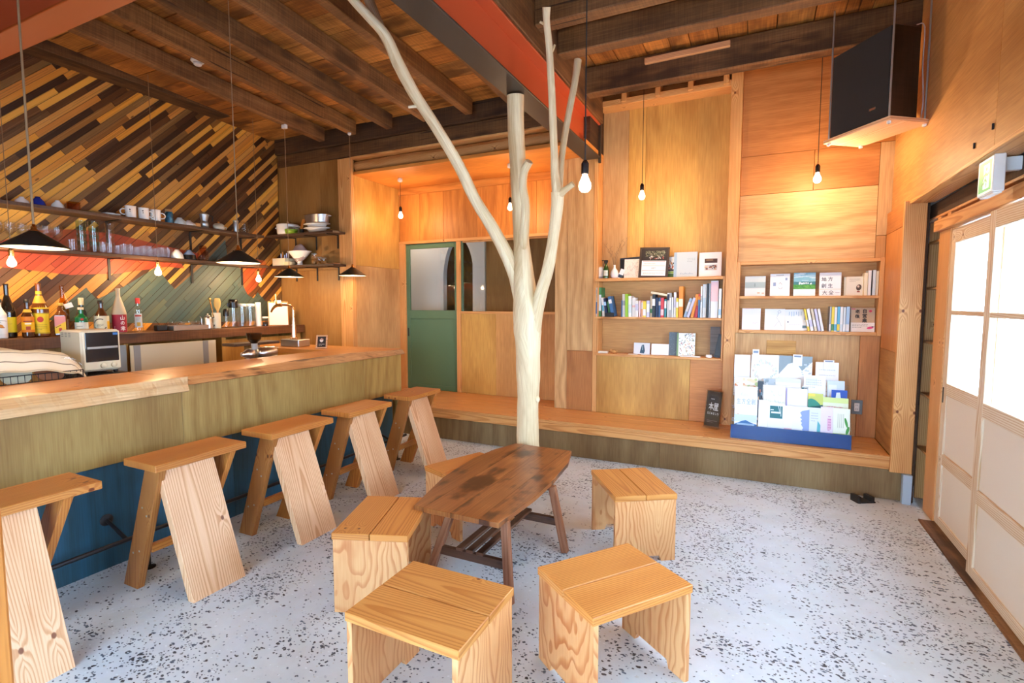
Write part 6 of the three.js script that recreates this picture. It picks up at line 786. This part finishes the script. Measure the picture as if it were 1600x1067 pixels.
// framed niche, upper tier
{
  const y = 1.6665, z = -5.60, G = 'face-out books in the framed niche';
  facing('book', 'book with a grey green sea cover, at the post end of the upper tier', 'book', -0.106, 0.078, y, 0.197, z, 0.018, card((g, w, h) => { bg(g, '#d5dbd4', w, h); g.fillStyle = '#a9b9b6'; g.fillRect(0, 48, w, 46); g.fillStyle = '#e9e6df'; g.fillRect(0, 100, w, 60); g.fillStyle = '#7f9290'; g.fillRect(60, 58, 5, 26); g.fillStyle = '#e0b79c'; g.fillRect(78, 128, 16, 12); g.fillRect(106, 132, 14, 10); }), { group: G });
  facing('book', 'white book with small blue and grey drawings on the upper tier', 'book', 0.118, 0.288, y, 0.216, z, 0.016, card((g, w, h) => { bg(g, '#f0f1ef', w, h); g.fillStyle = '#8fa0c0'; g.fillRect(98, 30, 14, 18); g.fillRect(20, 62, 18, 26); g.fillStyle = '#b9b0a8'; g.fillRect(38, 8, 50, 5); g.strokeStyle = '#a5a8ad'; g.lineWidth = 3; g.beginPath(); g.moveTo(58, 74); g.lineTo(66, 62); g.lineTo(78, 78); g.stroke(); g.beginPath(); g.arc(68, 96, 12, 0.2, 2.9); g.stroke(); }), { group: G });
  facing('book', 'book with a green landscape under blue sky and a white band', 'book', 0.320, 0.502, y, 0.222, z, 0.018, card((g, w, h) => { bg(g, '#7fb7c9', w, h); for (let i = 0; i < 26; i++) { g.fillStyle = `rgba(235,244,246,${rr(0.2, 0.6)})`; g.fillRect(rr(-10, w), rr(0, 60), rr(20, 60), rr(3, 9)); } g.fillStyle = '#3f7f86'; g.fillRect(0, 62, w, 22); for (let i = 0; i < 12; i++) { g.fillStyle = '#eef4f2'; g.fillRect(26 + rr(0, 76), 64 + rr(0, 10), rr(6, 13), 9); } g.fillStyle = '#4c9a3c'; g.fillRect(0, 82, w, 32); for (let i = 0; i < 80; i++) { g.fillStyle = pick(['#2f7a2c', '#77b94e', '#5aa83f']); g.fillRect(rr(0, w), rr(82, 112), rr(4, 14), 3); } g.fillStyle = '#f2f5f1'; g.fillRect(0, 114, w, h); }), { group: G, edge: cm(...C.teal) });
  facing('book', 'white book lettered with six large characters on the upper tier', 'book', 0.534, 0.708, y, 0.218, z, 0.02, card((g, w, h) => { bg(g, '#eef0f0', w, h); [['地', 12, 30], ['方', 50, 30], ['創', 12, 76], ['生', 50, 76], ['大', 18, 124], ['全', 56, 124]].forEach(([c, x, q]) => glyph(g, c, x, q, 30, '#55606c', 3.4)); g.fillStyle = '#efd8c8'; g.fillRect(0, 112, w, 6); g.fillStyle = '#9aa3aa'; g.fillRect(94, 138, 26, 4); }), { group: G });
  for (const i of [0, 1]) facing('book', i ? 'cream paperback with a dark sketched figure, in front of its twin' : 'cream paperback mostly hidden behind its twin with the sketched figure', 'book', 0.735 + i * 0.014, 0.862 + i * 0.014, y, 0.176, z - 0.025 + i * 0.025, 0.014, card((g, w, h) => { bg(g, '#dcd6c6', w, h); lines(g, 24, 20, 84, 3, 10, '#8f8a7c', 3); g.fillStyle = '#4b3a30'; g.beginPath(); g.ellipse(98, 92, 20, 26, 0.3, 0, 7); g.fill(); g.fillStyle = '#cdb7a6'; g.beginPath(); g.ellipse(94, 84, 9, 10, 0, 0, 7); g.fill(); g.fillStyle = '#8a3f33'; g.fillRect(84, 122, 22, 10); }), { group: G, edge: cm(...C.cream) });
  [[0.876, 0.030, 0.205, 'cream'], [0.907, 0.024, 0.225, 'white'], [0.932, 0.008, 0.225, 'dark'], [0.941, 0.024, 0.228, 'pale'], [0.966, 0.020, 0.218, 'beige']].forEach(([x, t, h, c], i) => standing(`${COLOURS[c] ?? c} upright book, ${ORD[i]} of five against the door-side end of the upper tier`, x, y, -5.56, t, h, 0.13, c, 0, 'upright books at the end of the upper tier'));
}
// framed niche, lower tier
{
  const y = 1.3335, z = -5.60, G = 'face-out books in the framed niche';
  facing('book', 'plain white book at the post end of the lower tier', 'book', -0.122, 0.045, y, 0.212, z, 0.014, card((g, w, h) => { bg(g, '#f2f1f1', w, h); g.fillStyle = '#f0dbe2'; g.fillRect(20, 0, 60, 4); lines(g, 76, 104, 40, 2, 10, '#cfcdd0', 3); }), { group: G });
  facing('book', 'white book with a faint line drawing of a figure on the lower tier', 'book', 0.082, 0.258, y, 0.208, z, 0.016, card((g, w, h) => { bg(g, '#f3f3f0', w, h); g.strokeStyle = '#b5bcc0'; g.lineWidth = 2.5; g.beginPath(); g.moveTo(88, 30); g.lineTo(76, 66); g.lineTo(92, 92); g.lineTo(60, 136); g.moveTo(92, 92); g.lineTo(110, 134); g.stroke(); g.beginPath(); g.arc(92, 22, 9, 0, 7); g.stroke(); }), { group: G });
  facing('book', 'white and blue book partly covered by leaning paperbacks', 'book', 0.262, 0.475, y, 0.205, z, 0.016, card((g, w, h) => { bg(g, '#eff2f4', w, h); g.fillStyle = '#1f7fc0'; g.fillRect(98, 4, 30, 76); for (let i = 0; i < 6; i++) { g.fillStyle = '#9db7cf'; g.fillRect(20 + i * 12, 18, 3, rr(20, 40)); } g.fillStyle = '#63879a'; g.fillRect(88, 122, 26, 20); g.fillStyle = '#4a5a6a'; g.fillRect(12, 90, 6, 10); lines(g, 20, 110, 60, 2, 8, '#b9c3c9', 2); }), { group: G, roll: 0.02 });
  [[0.452, 0.016, 'yellow'], [0.474, 0.026, 'white'], [0.507, 0.022, 'beige'], [0.535, 0.022, 'lavender'], [0.562, 0.022, 'white']].forEach(([x, t, c], i) => standing(`${COLOURS[c] ?? c} paperback leaning, ${ORD[i]} of five beside the blue and white book`, x, y, -5.55, t, 0.212, 0.13, c, -0.20, 'leaning paperbacks on the lower tier', [i % 2 ? 'lavender' : 'white', 0.2, 0.5]));
  [[0.622, 0.014, 'grey'], [0.638, 0.022, 'yellow'], [0.661, 0.02, 'white'], [0.683, 0.022, 'sky'], [0.706, 0.022, 'white'], [0.730, 0.020, 'pale'], [0.752, 0.028, 'lightblue']].forEach(([x, t, c], i) => standing(`${COLOURS[c] ?? c} upright paperback, ${ORD[i]} in the row of seven before the tan book`, x, y, -5.555, t, 0.232 - 0.002 * (i % 3), 0.13, c, 0, 'upright paperbacks on the lower tier', [['white', 'green', 'sky', 'yellow', 'pale', 'white', 'white'][i], 0.04, 0.3]));
  facing('book', 'tan book with bold black characters and pink flecks, white band below', 'book', 0.797, 0.980, y, 0.222, z + 0.01, 0.02, card((g, w, h) => { bg(g, '#c8a986', w, h); [['自', 60, 8], ['営', 60, 40], ['業', 60, 70]].forEach(([c, x, q]) => glyph(g, c, x, q, 27, '#2c241e', 4)); [['老', 22, 12], ['後', 22, 44]].forEach(([c, x, q]) => glyph(g, c, x, q, 25, '#2c241e', 4)); g.fillStyle = '#d8405a'; g.beginPath(); g.arc(104, 22, 8, 0, 7); g.fill(); g.fillRect(2, 6, 20, 5); g.fillStyle = '#efe9e0'; g.fillRect(0, 98, w, 62); lines(g, 8, 108, 84, 3, 10, '#9b948b', 3); g.fillStyle = '#e04a80'; g.beginPath(); g.ellipse(104, 132, 18, 8, -0.2, 0, 7); g.fill(); g.fillStyle = '#2a2226'; g.fillRect(112, 122, 10, 6); }), { group: G });
}
// ---- brochure rack ----
{
  const R = thing('brochure_rack', 'wide stepped clear acrylic rack with a deep blue front panel', 'rack', [0.293, 0.366, -5.0]), w = 0.465;
  put('blue_front', bx(-w, w, 0.004, 0.128, 0, 0.005, 0, 0.001), M({ color: lin(0.006, 0.068, 0.26), roughness: 0.35, map: canvasTexture(256, 48, (g) => { bg(g, '#ffffff', 256, 48); for (let i = 0; i < 60; i++) { g.fillStyle = `rgba(${pick(['150,190,235', '190,215,245', '90,130,200'])},${rr(0.1, 0.35)})`; g.fillRect(rr(0, 256), rr(0, 48), rr(10, 60), rr(0.6, 2)); } }) }), R);
  put('clear_front', bx(-w - 0.006, w + 0.006, 0, 0.134, 0.005, 0.009, 0, 0.001), mat.acrylic, R); put('base_plate', bx(-w, w, 0, 0.004, -0.36, 0, 0, 0.001), mat.acrylic, R);
  for (const s of [-1, 1]) { const g = extrude([[0.008, 0], [0.008, 0.135], [-0.345, 0.60], [-0.36, 0.60], [-0.36, 0]], 0.004); moved(g, 0, 0, 0, 0, -Math.PI / 2, 0); put('clear_side', g.translate(s > 0 ? w + 0.002 : -w - 0.002, 0, 0), mat.acrylic, R); }
  for (let i = 0; i < 4; i++) { const z = -0.092 * (i + 1) + 0.01; put('clear_step', bx(-w, w, 0.03 + 0.105 * i, 0.034 + 0.105 * i, z, z + 0.088, 0, 0.001), mat.acrylic, R); put('clear_divider', bx(-w, w, 0.03 + 0.105 * i, 0.15 + 0.115 * i, z - 0.004, z - 0.001, 0, 0.001), mat.acrylic, R); }
  const tier = [[0.398, -5.035], [0.503, -5.128], [0.608, -5.220], [0.713, -5.312]];
  const item = (t, x0, x1, top, label, fn, ww = 128, hh = 160) => facing('brochure', label, 'brochure', x0 + 0.002, x1 - 0.002, tier[t][0], (top - tier[t][0]) * 1.01, tier[t][1], 0.005, card(fn, ww, hh), { lean: 0.13, group: 'brochures in the clear rack' });
  const W = '#f4f6f8';
  item(0, -0.148, 0.043, 0.743, 'white brochure with grey characters and a deep blue mountain foot, front row', (g, w, h) => { bg(g, W, w, h); for (const [i, c] of ['生', '方', '全', '創'].entries()) glyph(g, c, 10 + i * 28, 8, 24, '#a9b6c6', 3); g.fillStyle = '#e6c7a8'; g.fillRect(14, 72, 12, 14); g.fillStyle = '#cfe0ee'; g.fillRect(0, 76, w, 30); g.fillStyle = '#2c6aa8'; g.beginPath(); g.moveTo(0, 118); g.lineTo(40, 104); g.lineTo(64, 98); g.lineTo(96, 108); g.lineTo(w, 114); g.lineTo(w, h); g.lineTo(0, h); g.fill(); g.fillStyle = '#9fc0dd'; g.fillRect(14, 112, 100, 12); });
  item(0, 0.049, 0.131, 0.724, 'narrow nearly blank white brochure in the front row', (g, w, h) => { bg(g, '#f6f7f8', w, h); lines(g, 80, 120, 40, 3, 10, '#dfe3ea', 3); });
  item(0, 0.128, 0.260, 0.706, 'white brochure with a dark teal square in the front row', (g, w, h) => { bg(g, W, w, h); g.fillStyle = '#0f6a70'; g.fillRect(14, 14, 100, 56); g.fillStyle = '#e6eff0'; g.fillRect(24, 40, 74, 8); g.fillRect(18, 30, 26, 4); g.strokeStyle = '#e6eff0'; g.lineWidth = 4; g.beginPath(); g.moveTo(80, 14); g.lineTo(92, 40); g.moveTo(98, 14); g.lineTo(102, 60); g.stroke(); lines(g, 8, 120, 110, 3, 10, '#e6c9cf', 3); });
  item(0, 0.256, 0.322, 0.690, 'narrow pink footed brochure in the front row', (g, w, h) => { bg(g, '#f6f3f4', w, h); g.fillStyle = '#e9b8cb'; g.fillRect(0, 108, w, 52); lines(g, 12, 112, 100, 4, 11, '#d58aa8', 4); });
  item(0, 0.318, 0.452, 0.690, 'white brochure with a ragged periwinkle coast shape', (g, w, h) => { bg(g, W, w, h); g.fillStyle = '#8fa6da'; g.beginPath(); g.moveTo(70, 20); for (let q = 20; q < h; q += 8) g.lineTo(54 + rr(0, 22) + (q > 90 ? 10 : 0), q); g.lineTo(w, h); g.lineTo(w, 12); g.fill(); });
  item(0, 0.449, 0.538, 0.690, 'pale blue brochure with a teal streak in the front row', (g, w, h) => { bg(g, '#dfe9f5', w, h); g.fillStyle = '#5bb6c4'; g.beginPath(); g.moveTo(96, 60); g.lineTo(w, 80); g.lineTo(w, 140); g.lineTo(88, 110); g.fill(); lines(g, 20, 24, 80, 4, 12, '#b7c4e0', 4); });
  item(0, 0.534, 0.629, 0.704, 'lavender pink brochure in the front row', (g, w, h) => { bg(g, '#eadff0', w, h); g.fillStyle = '#e3b5d2'; g.fillRect(70, 50, 40, 50); lines(g, 78, 40, 30, 6, 12, '#c98ab5', 5); g.fillStyle = '#bcd0ea'; g.fillRect(0, 122, w, 38); g.fillStyle = '#55627f'; g.fillRect(48, 134, 40, 8); });
  item(0, 0.626, 0.752, 0.700, 'white and lime green brochure with a leaping green frog shape', (g, w, h) => { bg(g, '#eef6e6', w, h); g.fillStyle = '#b8e070'; g.fillRect(0, 112, w, 48); for (let i = 0; i < 4; i++) { g.fillStyle = '#c6cfc2'; g.fillRect(34 + i * 14, 24, 5, 62); } g.fillStyle = '#3f9a3a'; g.beginPath(); g.ellipse(100, 62, 9, 24, -0.5, 0, 7); g.fill(); g.beginPath(); g.ellipse(112, 96, 10, 20, 0.6, 0, 7); g.fill(); lines(g, 20, 146, 90, 1, 8, '#3a5a2a', 7); });
  item(1, -0.152, 0.045, 0.824, 'brochure with a strip of orange and white food pictures, second row', (g, w, h) => { bg(g, '#f5f4f0', w, h); for (let i = 0; i < 16; i++) { g.fillStyle = pick(['#dfe6d4', '#f2e2cf', '#ffffff', '#e9efe2']); g.beginPath(); g.ellipse(rr(0, w), rr(6, 70), rr(8, 22), rr(6, 12), 0, 0, 7); g.fill(); } });
  item(1, 0.036, 0.090, 0.880, 'narrow dark photo brochure in the second row', (g, w, h) => { bg(g, '#35424e', w, h); for (let i = 0; i < 24; i++) { g.fillStyle = pick(['#c56a3d', '#e8c9a0', '#1a222b', '#6e8798']); g.fillRect(rr(0, w), rr(20, h), rr(10, 30), rr(6, 16)); } });
  item(1, 0.079, 0.268, 0.850, 'white brochure with pale green floral print in the second row', (g, w, h) => { bg(g, '#f4f6f2', w, h); for (let i = 0; i < 50; i++) { g.strokeStyle = pick(['#dbe5d2', '#e9e2c8', '#d5dde6']); g.lineWidth = 3; g.beginPath(); g.arc(rr(0, w), rr(20, h), rr(3, 12), 0, 4); g.stroke(); } });
  item(1, 0.270, 0.440, 0.832, 'blank white brochure with a violet edge in the second row', (g, w, h) => { bg(g, '#f7f7f9', w, h); g.fillStyle = '#a39ad6'; g.fillRect(0, 0, 7, h); g.fillStyle = '#e8a8bd'; g.fillRect(100, 110, 20, 20); });
  item(1, 0.442, 0.560, 0.800, 'brochure with a green and yellow hill landscape in the second row', (g, w, h) => { bg(g, '#c9d56a', w, h); g.fillStyle = '#2a8f7a'; g.beginPath(); g.moveTo(0, 30); g.quadraticCurveTo(50, 10, w, 66); g.lineTo(w, h); g.lineTo(0, h); g.fill(); g.fillStyle = '#125a5a'; g.beginPath(); g.moveTo(30, 64); g.lineTo(w, 50); g.lineTo(w, h); g.lineTo(0, h); g.fill(); g.fillStyle = '#e9d95a'; g.fillRect(0, 0, 60, 14); });
  item(1, 0.556, 0.748, 0.775, 'pale green brochure with pink print behind the lime one', (g, w, h) => { bg(g, '#e9f4d9', w, h); g.fillStyle = '#d8ec9a'; g.fillRect(0, 0, w, 26); lines(g, 20, 44, 80, 4, 12, '#ecb8c4', 6); });
  item(2, -0.16, 0.045, 0.898, 'brochure with orange seafood pictures in the third row', (g, w, h) => { bg(g, '#efe8da', w, h); for (let i = 0; i < 26; i++) { g.fillStyle = pick(['#e08a4e', '#f1d9b4', '#f7f4ee', '#b9c98a']); g.beginPath(); g.ellipse(rr(0, w), rr(8, 70), rr(6, 18), rr(5, 11), 0, 0, 7); g.fill(); } });
  item(2, 0.085, 0.185, 0.895, 'grey blue photo brochure in the third row', (g, w, h) => { bg(g, '#b8c6cf', w, h); for (let i = 0; i < 20; i++) { g.fillStyle = pick(['#8fa3ae', '#dfe7ea', '#6f8590']); g.fillRect(rr(0, w), rr(0, h), rr(10, 40), rr(5, 14)); } });
  item(2, 0.186, 0.392, 0.908, 'large white brochure in the middle of the third row', (g, w, h) => { bg(g, '#f6f8fb', w, h); g.fillStyle = '#dfe8f6'; g.fillRect(0, 0, w, 20); });
  item(2, 0.396, 0.45, 0.845, 'small teal topped brochure in the third row', (g, w, h) => { bg(g, '#eef3ee', w, h); g.fillStyle = '#2e6f7c'; g.fillRect(0, 6, w, 22); });
  item(2, 0.412, 0.585, 0.948, 'white brochure with a block of grey print in the third row', (g, w, h) => { bg(g, W, w, h); g.fillStyle = '#e1e7ee'; g.fillRect(10, 10, 70, 30); lines(g, 14, 18, 90, 4, 10, '#c3ccd6', 3); });
  item(2, 0.594, 0.728, 0.912, 'pale blue brochure at the door end of the third row', (g, w, h) => { bg(g, '#cfe2f4', w, h); g.fillStyle = '#e6f0fa'; g.fillRect(10, 20, 60, 60); });
  item(2, 0.62, 0.742, 0.84, 'vivid deep blue card with a white shape in the rack', (g, w, h) => { bg(g, '#174fb4', w, h); g.fillStyle = '#d9e8fa'; g.beginPath(); g.moveTo(40, 16); g.lineTo(70, 14); g.lineTo(76, 46); g.lineTo(60, 60); g.lineTo(34, 52); g.fill(); }).position.z += 0.055;
  item(3, -0.172, -0.03, 1.100, 'white brochure with a faint grey foot, tallest row, post end', (g, w, h) => { bg(g, '#f2f4f6', w, h); for (let i = 0; i < 30; i++) { g.fillStyle = `rgba(170,180,186,${rr(0.1, 0.3)})`; g.fillRect(0, rr(80, h), w, rr(1, 3)); } });
  item(3, -0.026, 0.214, 1.107, 'white brochure with a wreath of pale drawings in the back row', (g, w, h) => { bg(g, '#f3f6f3', w, h); for (let i = 0; i < 60; i++) { const a = rr(0, 6.28), r = rr(38, 56); g.fillStyle = pick(['#c9d6cc', '#d8dfe6', '#d9cfc4', '#b9c9c4']); g.beginPath(); g.ellipse(64 + Math.cos(a) * r, 62 + Math.sin(a) * r * 0.8, rr(3, 7), rr(2, 5), a, 0, 7); g.fill(); } });
  item(3, 0.211, 0.484, 1.107, 'grey brochure with white slanting mountain shapes in the back row', (g, w, h) => { bg(g, '#8fa2ab', w, h); g.fillStyle = '#f4f7f8'; g.beginPath(); g.moveTo(0, 70); g.lineTo(36, 30); g.lineTo(64, 22); g.lineTo(90, 54); g.lineTo(w, 20); g.lineTo(w, h); g.lineTo(0, h); g.fill(); for (let i = 0; i < 20; i++) { g.fillStyle = '#c3d0d6'; g.fillRect(rr(80, w), rr(24, 70), rr(2, 10), rr(2, 5)); } });
  item(3, 0.507, 0.690, 1.062, 'square white brochure with scattered tiny print, standing apart in the back row', (g, w, h) => { bg(g, '#f5f6f6', w, h); lines(g, 20, 30, 90, 5, 22, '#ccd2d6', 3); });
  const tab = (l, x0, x1, t) => facing('index_tab', l, 'tab', x0, x1, 1.02, t - 1.02, -5.335, 0.003, card((g, w, h) => { bg(g, '#eef1f4', w, h); g.fillStyle = '#7f92ad'; g.fillRect(8, 6, w - 16, 10); }, 64, 64), { lean: 0.1, group: 'tabs behind the rack' });
  tab('tall white tab sticking up behind the wreath brochure', -0.014, 0.042, 1.159); tab('pale grey tab above the mountain brochure', 0.325, 0.40, 1.125); tab('pale grey tab above the square white brochure', 0.57, 0.65, 1.085);
}
// ---- the little black sign ----
{
  const s = thing('sign_stand', 'dark brown lettered card in a clear acrylic stand on the raised step', 'sign', [-0.35, 0.366, -5.34], -0.42); s.rotation.order = 'YXZ';
  const lean = new THREE.Group(); const dark = card((g, w, h) => { bg(g, '#3d3024', w, h); lines(g, 56, 62, 78, 1, 8, '#cfc6bb', 9); glyph(g, '本', 34, 96, 66, '#f4efe8', 8); glyph(g, '屋', 98, 96, 66, '#f4efe8', 8); ['は', 'じ', 'め', 'ま', 'し', 'た'].forEach((c, i) => glyph(g, c, 24 + i * 25, 178, 22, '#efe8df', 3)); g.fillStyle = '#cfc6bb'; g.fillRect(172, 180, 3, 16); lines(g, 30, 250, 130, 2, 12, '#b7aca0', 4); }, 192, 300);
  const face = put('printed_card', new THREE.BoxGeometry(0.152, 0.345, 0.002).translate(0, 0.19, 0).rotateX(-0.17), [mat.black, mat.black, mat.black, mat.black, dark, mat.black], s); face.position.z = 0.03;
  const a = put('clear_front', bx(-0.085, 0.085, 0.004, 0.372, -0.0015, 0.0015, 1, 0.0005).rotateX(-0.17), mat.acrylic, s); a.position.z = 0.035; put('clear_foot', bx(-0.085, 0.085, 0, 0.004, -0.07, 0.07, 0, 0.001), mat.acrylic, s); const bb = put('clear_back', bx(-0.085, 0.085, 0.004, 0.372, -0.0015, 0.0015, 1, 0.0005).rotateX(-0.17), mat.acrylic, s); bb.position.z = 0.025;
}

// ================= lamps =================
function lampLight(parent, x, y, z, cd, radius = 1.5) { const l = new THREE.PointLight(WARM, cd, 0, 2); l.position.set(x, y, z); l.shadow.radius = radius; l.name = 'lamp_glow'; parent.add(l); return l; }
const bulbGeo = (s = 1) => lathe([[0.012, 0], [0.014, -0.012], [0.020, -0.028], [0.029, -0.048], [0.031, -0.062], [0.028, -0.078], [0.017, -0.090], [0, -0.094]].map(([r, y]) => [r * s, y * s]), 20);
// a bare bulb on a cord; origin at the bottom of the socket
function bareBulb(label, x, y, z, ceilY, cd, o = {}) {
  const b = thing('hanging_bulb', label, 'lamp', [x, y, z], 0, o.group), s = o.s ?? 1, S = o.brass ? mat.brass : mat.blackGloss;
  put('cord', rod([0, 0.05, 0], [0, ceilY - y, 0], o.cord ?? 0.0028, 6), o.cordMat ?? mat.cord, b);
  put('socket', lathe([[0, 0.062 * s], [0.009 * s, 0.062 * s], [0.016 * s, 0.05 * s], [0.019 * s, 0.045 * s], [0.019 * s, -0.004], [0.014 * s, -0.006], [0, -0.004]], 20), S, b);
  put('bulb', bulbGeo(s), mat.bulb, b); if (o.cap) put('ceiling_cap', lathe([[0, 0], [0.032, 0], [0.032, -0.04], [0.01, -0.05], [0, -0.05]], 18).translate(0, ceilY - y, 0), mat.white, b);
  lampLight(b, 0, -0.055 * s, 0, cd, 1.4); return b;
}
bareBulb('bare glowing bulb on a long black cord, hanging nearest the camera before the steel beam', -0.779, 2.235, -2.457, 3.865, BULB * 0.5, { cord: 0.0035 });
bareBulb('bare glowing bulb above the framed poster on the book wall', -1.028, 2.685, -5.05, 3.865, BULB);
bareBulb('bare glowing bulb above the framed niche, below the loudspeaker', 0.43, 2.698, -5.05, 3.865, BULB);
bareBulb('bare glowing bulb with white ceiling cap by the alcove wall, above the green door', -4.221, 2.79, -5.45, 3.21, ALCOVE_BULB, { cap: true });
bareBulb('bare glowing bulb in the alcove half behind the tree trunk', -2.635, 2.77, -5.45, 3.21, ALCOVE_BULB, { cap: true });
bareBulb('small glowing bulb with brass socket over the white print bottle', -5.5, 1.985, -2.014, 3.93, KITCHEN_BULB, { brass: true, cordMat: mat.cordBrown });
bareBulb('small glowing bulb with brass socket over the red capped bottle', -5.5, 1.968, -3.145, 3.87, KITCHEN_BULB, { brass: true, cordMat: mat.cordBrown });
bareBulb('small glowing bulb with brass socket near the plywood corner of the bar', -5.5, 1.945, -4.306, 3.82, KITCHEN_BULB, { brass: true, cordMat: mat.cordBrown });
// cone shades over the counter
function coneLamp(label, x, y, z, ceilY, o = {}) {
  const L = thing('pendant_lamp', label, 'lamp', [x, y, z], 0, 'black cone lamps over the counter'), R = o.r ?? 0.17, H = R * 0.62;
  put('shade', lathe([[0.024, H], [R, 0.006], [R, 0], [R - 0.003, 0.0015], [0.026, H - 0.006], [0.024, H]], 40), P({ color: lin(0.010, 0.016, 0.016), roughness: 0.35 }), L);
  put('inner_lining', lathe([[0.025, H - 0.008], [R - 0.004, 0.0005], [R - 0.005, 0.0002], [0.025, H - 0.011]], 40), mat.enamel, L);
  put('brass_cap', lathe([[0.025, H - 0.002], [0.023, H + 0.006], [0.012, H + 0.010], [0.014, H + 0.022], [0.008, H + 0.028], [0.008, H + 0.038], [0, H + 0.040]], 20), mat.brass, L);
  put('bulb', bulbGeo(0.85).translate(0, H - 0.02, 0), mat.bulb, L);
  put('cord', rod([0, H + 0.035, 0], [0, ceilY - y, 0], o.cord ?? 0.0032, 6), mat.cordBrown, L);
  if (o.box) put('cord_box', bx(-0.03, 0.03, ceilY - y - 0.045, ceilY - y, -0.02, 0.02, 1, 0.004), mat.white, L); else if (o.hook) put('ceiling_hook', lathe([[0, 0], [0.02, 0], [0.02, -0.02], [0.008, -0.03], [0, -0.03]], 14).translate(0, ceilY - y, 0), mat.white, L);
  lampLight(L, 0, H - 0.07, 0, SHADE_LAMP, 1.6); return L;
}
coneLamp('black cone lamp shade hanging nearest the camera over the counter', -3.669, 1.908, -1.449, 3.9, { cord: 0.006, r: 0.15 });
coneLamp('black cone lamp shade over the counter before the second shelf bracket', -3.47, 1.893, -2.554, 3.88, { hook: true, r: 0.15 });
coneLamp('black cone lamp shade in front of the short shelves on the plywood wall', -4.93, 1.90, -4.27, 3.63, { box: true, r: 0.158 });
coneLamp('black cone lamp shade beside the alcove jamb, farthest over the counter', -4.40, 1.925, -4.738, 3.603, { hook: true, r: 0.162 });
scene.traverse((o) => { if (o.isLight) o.castShadow = !o.isRectAreaLight; }); renderer.render(scene, camera);
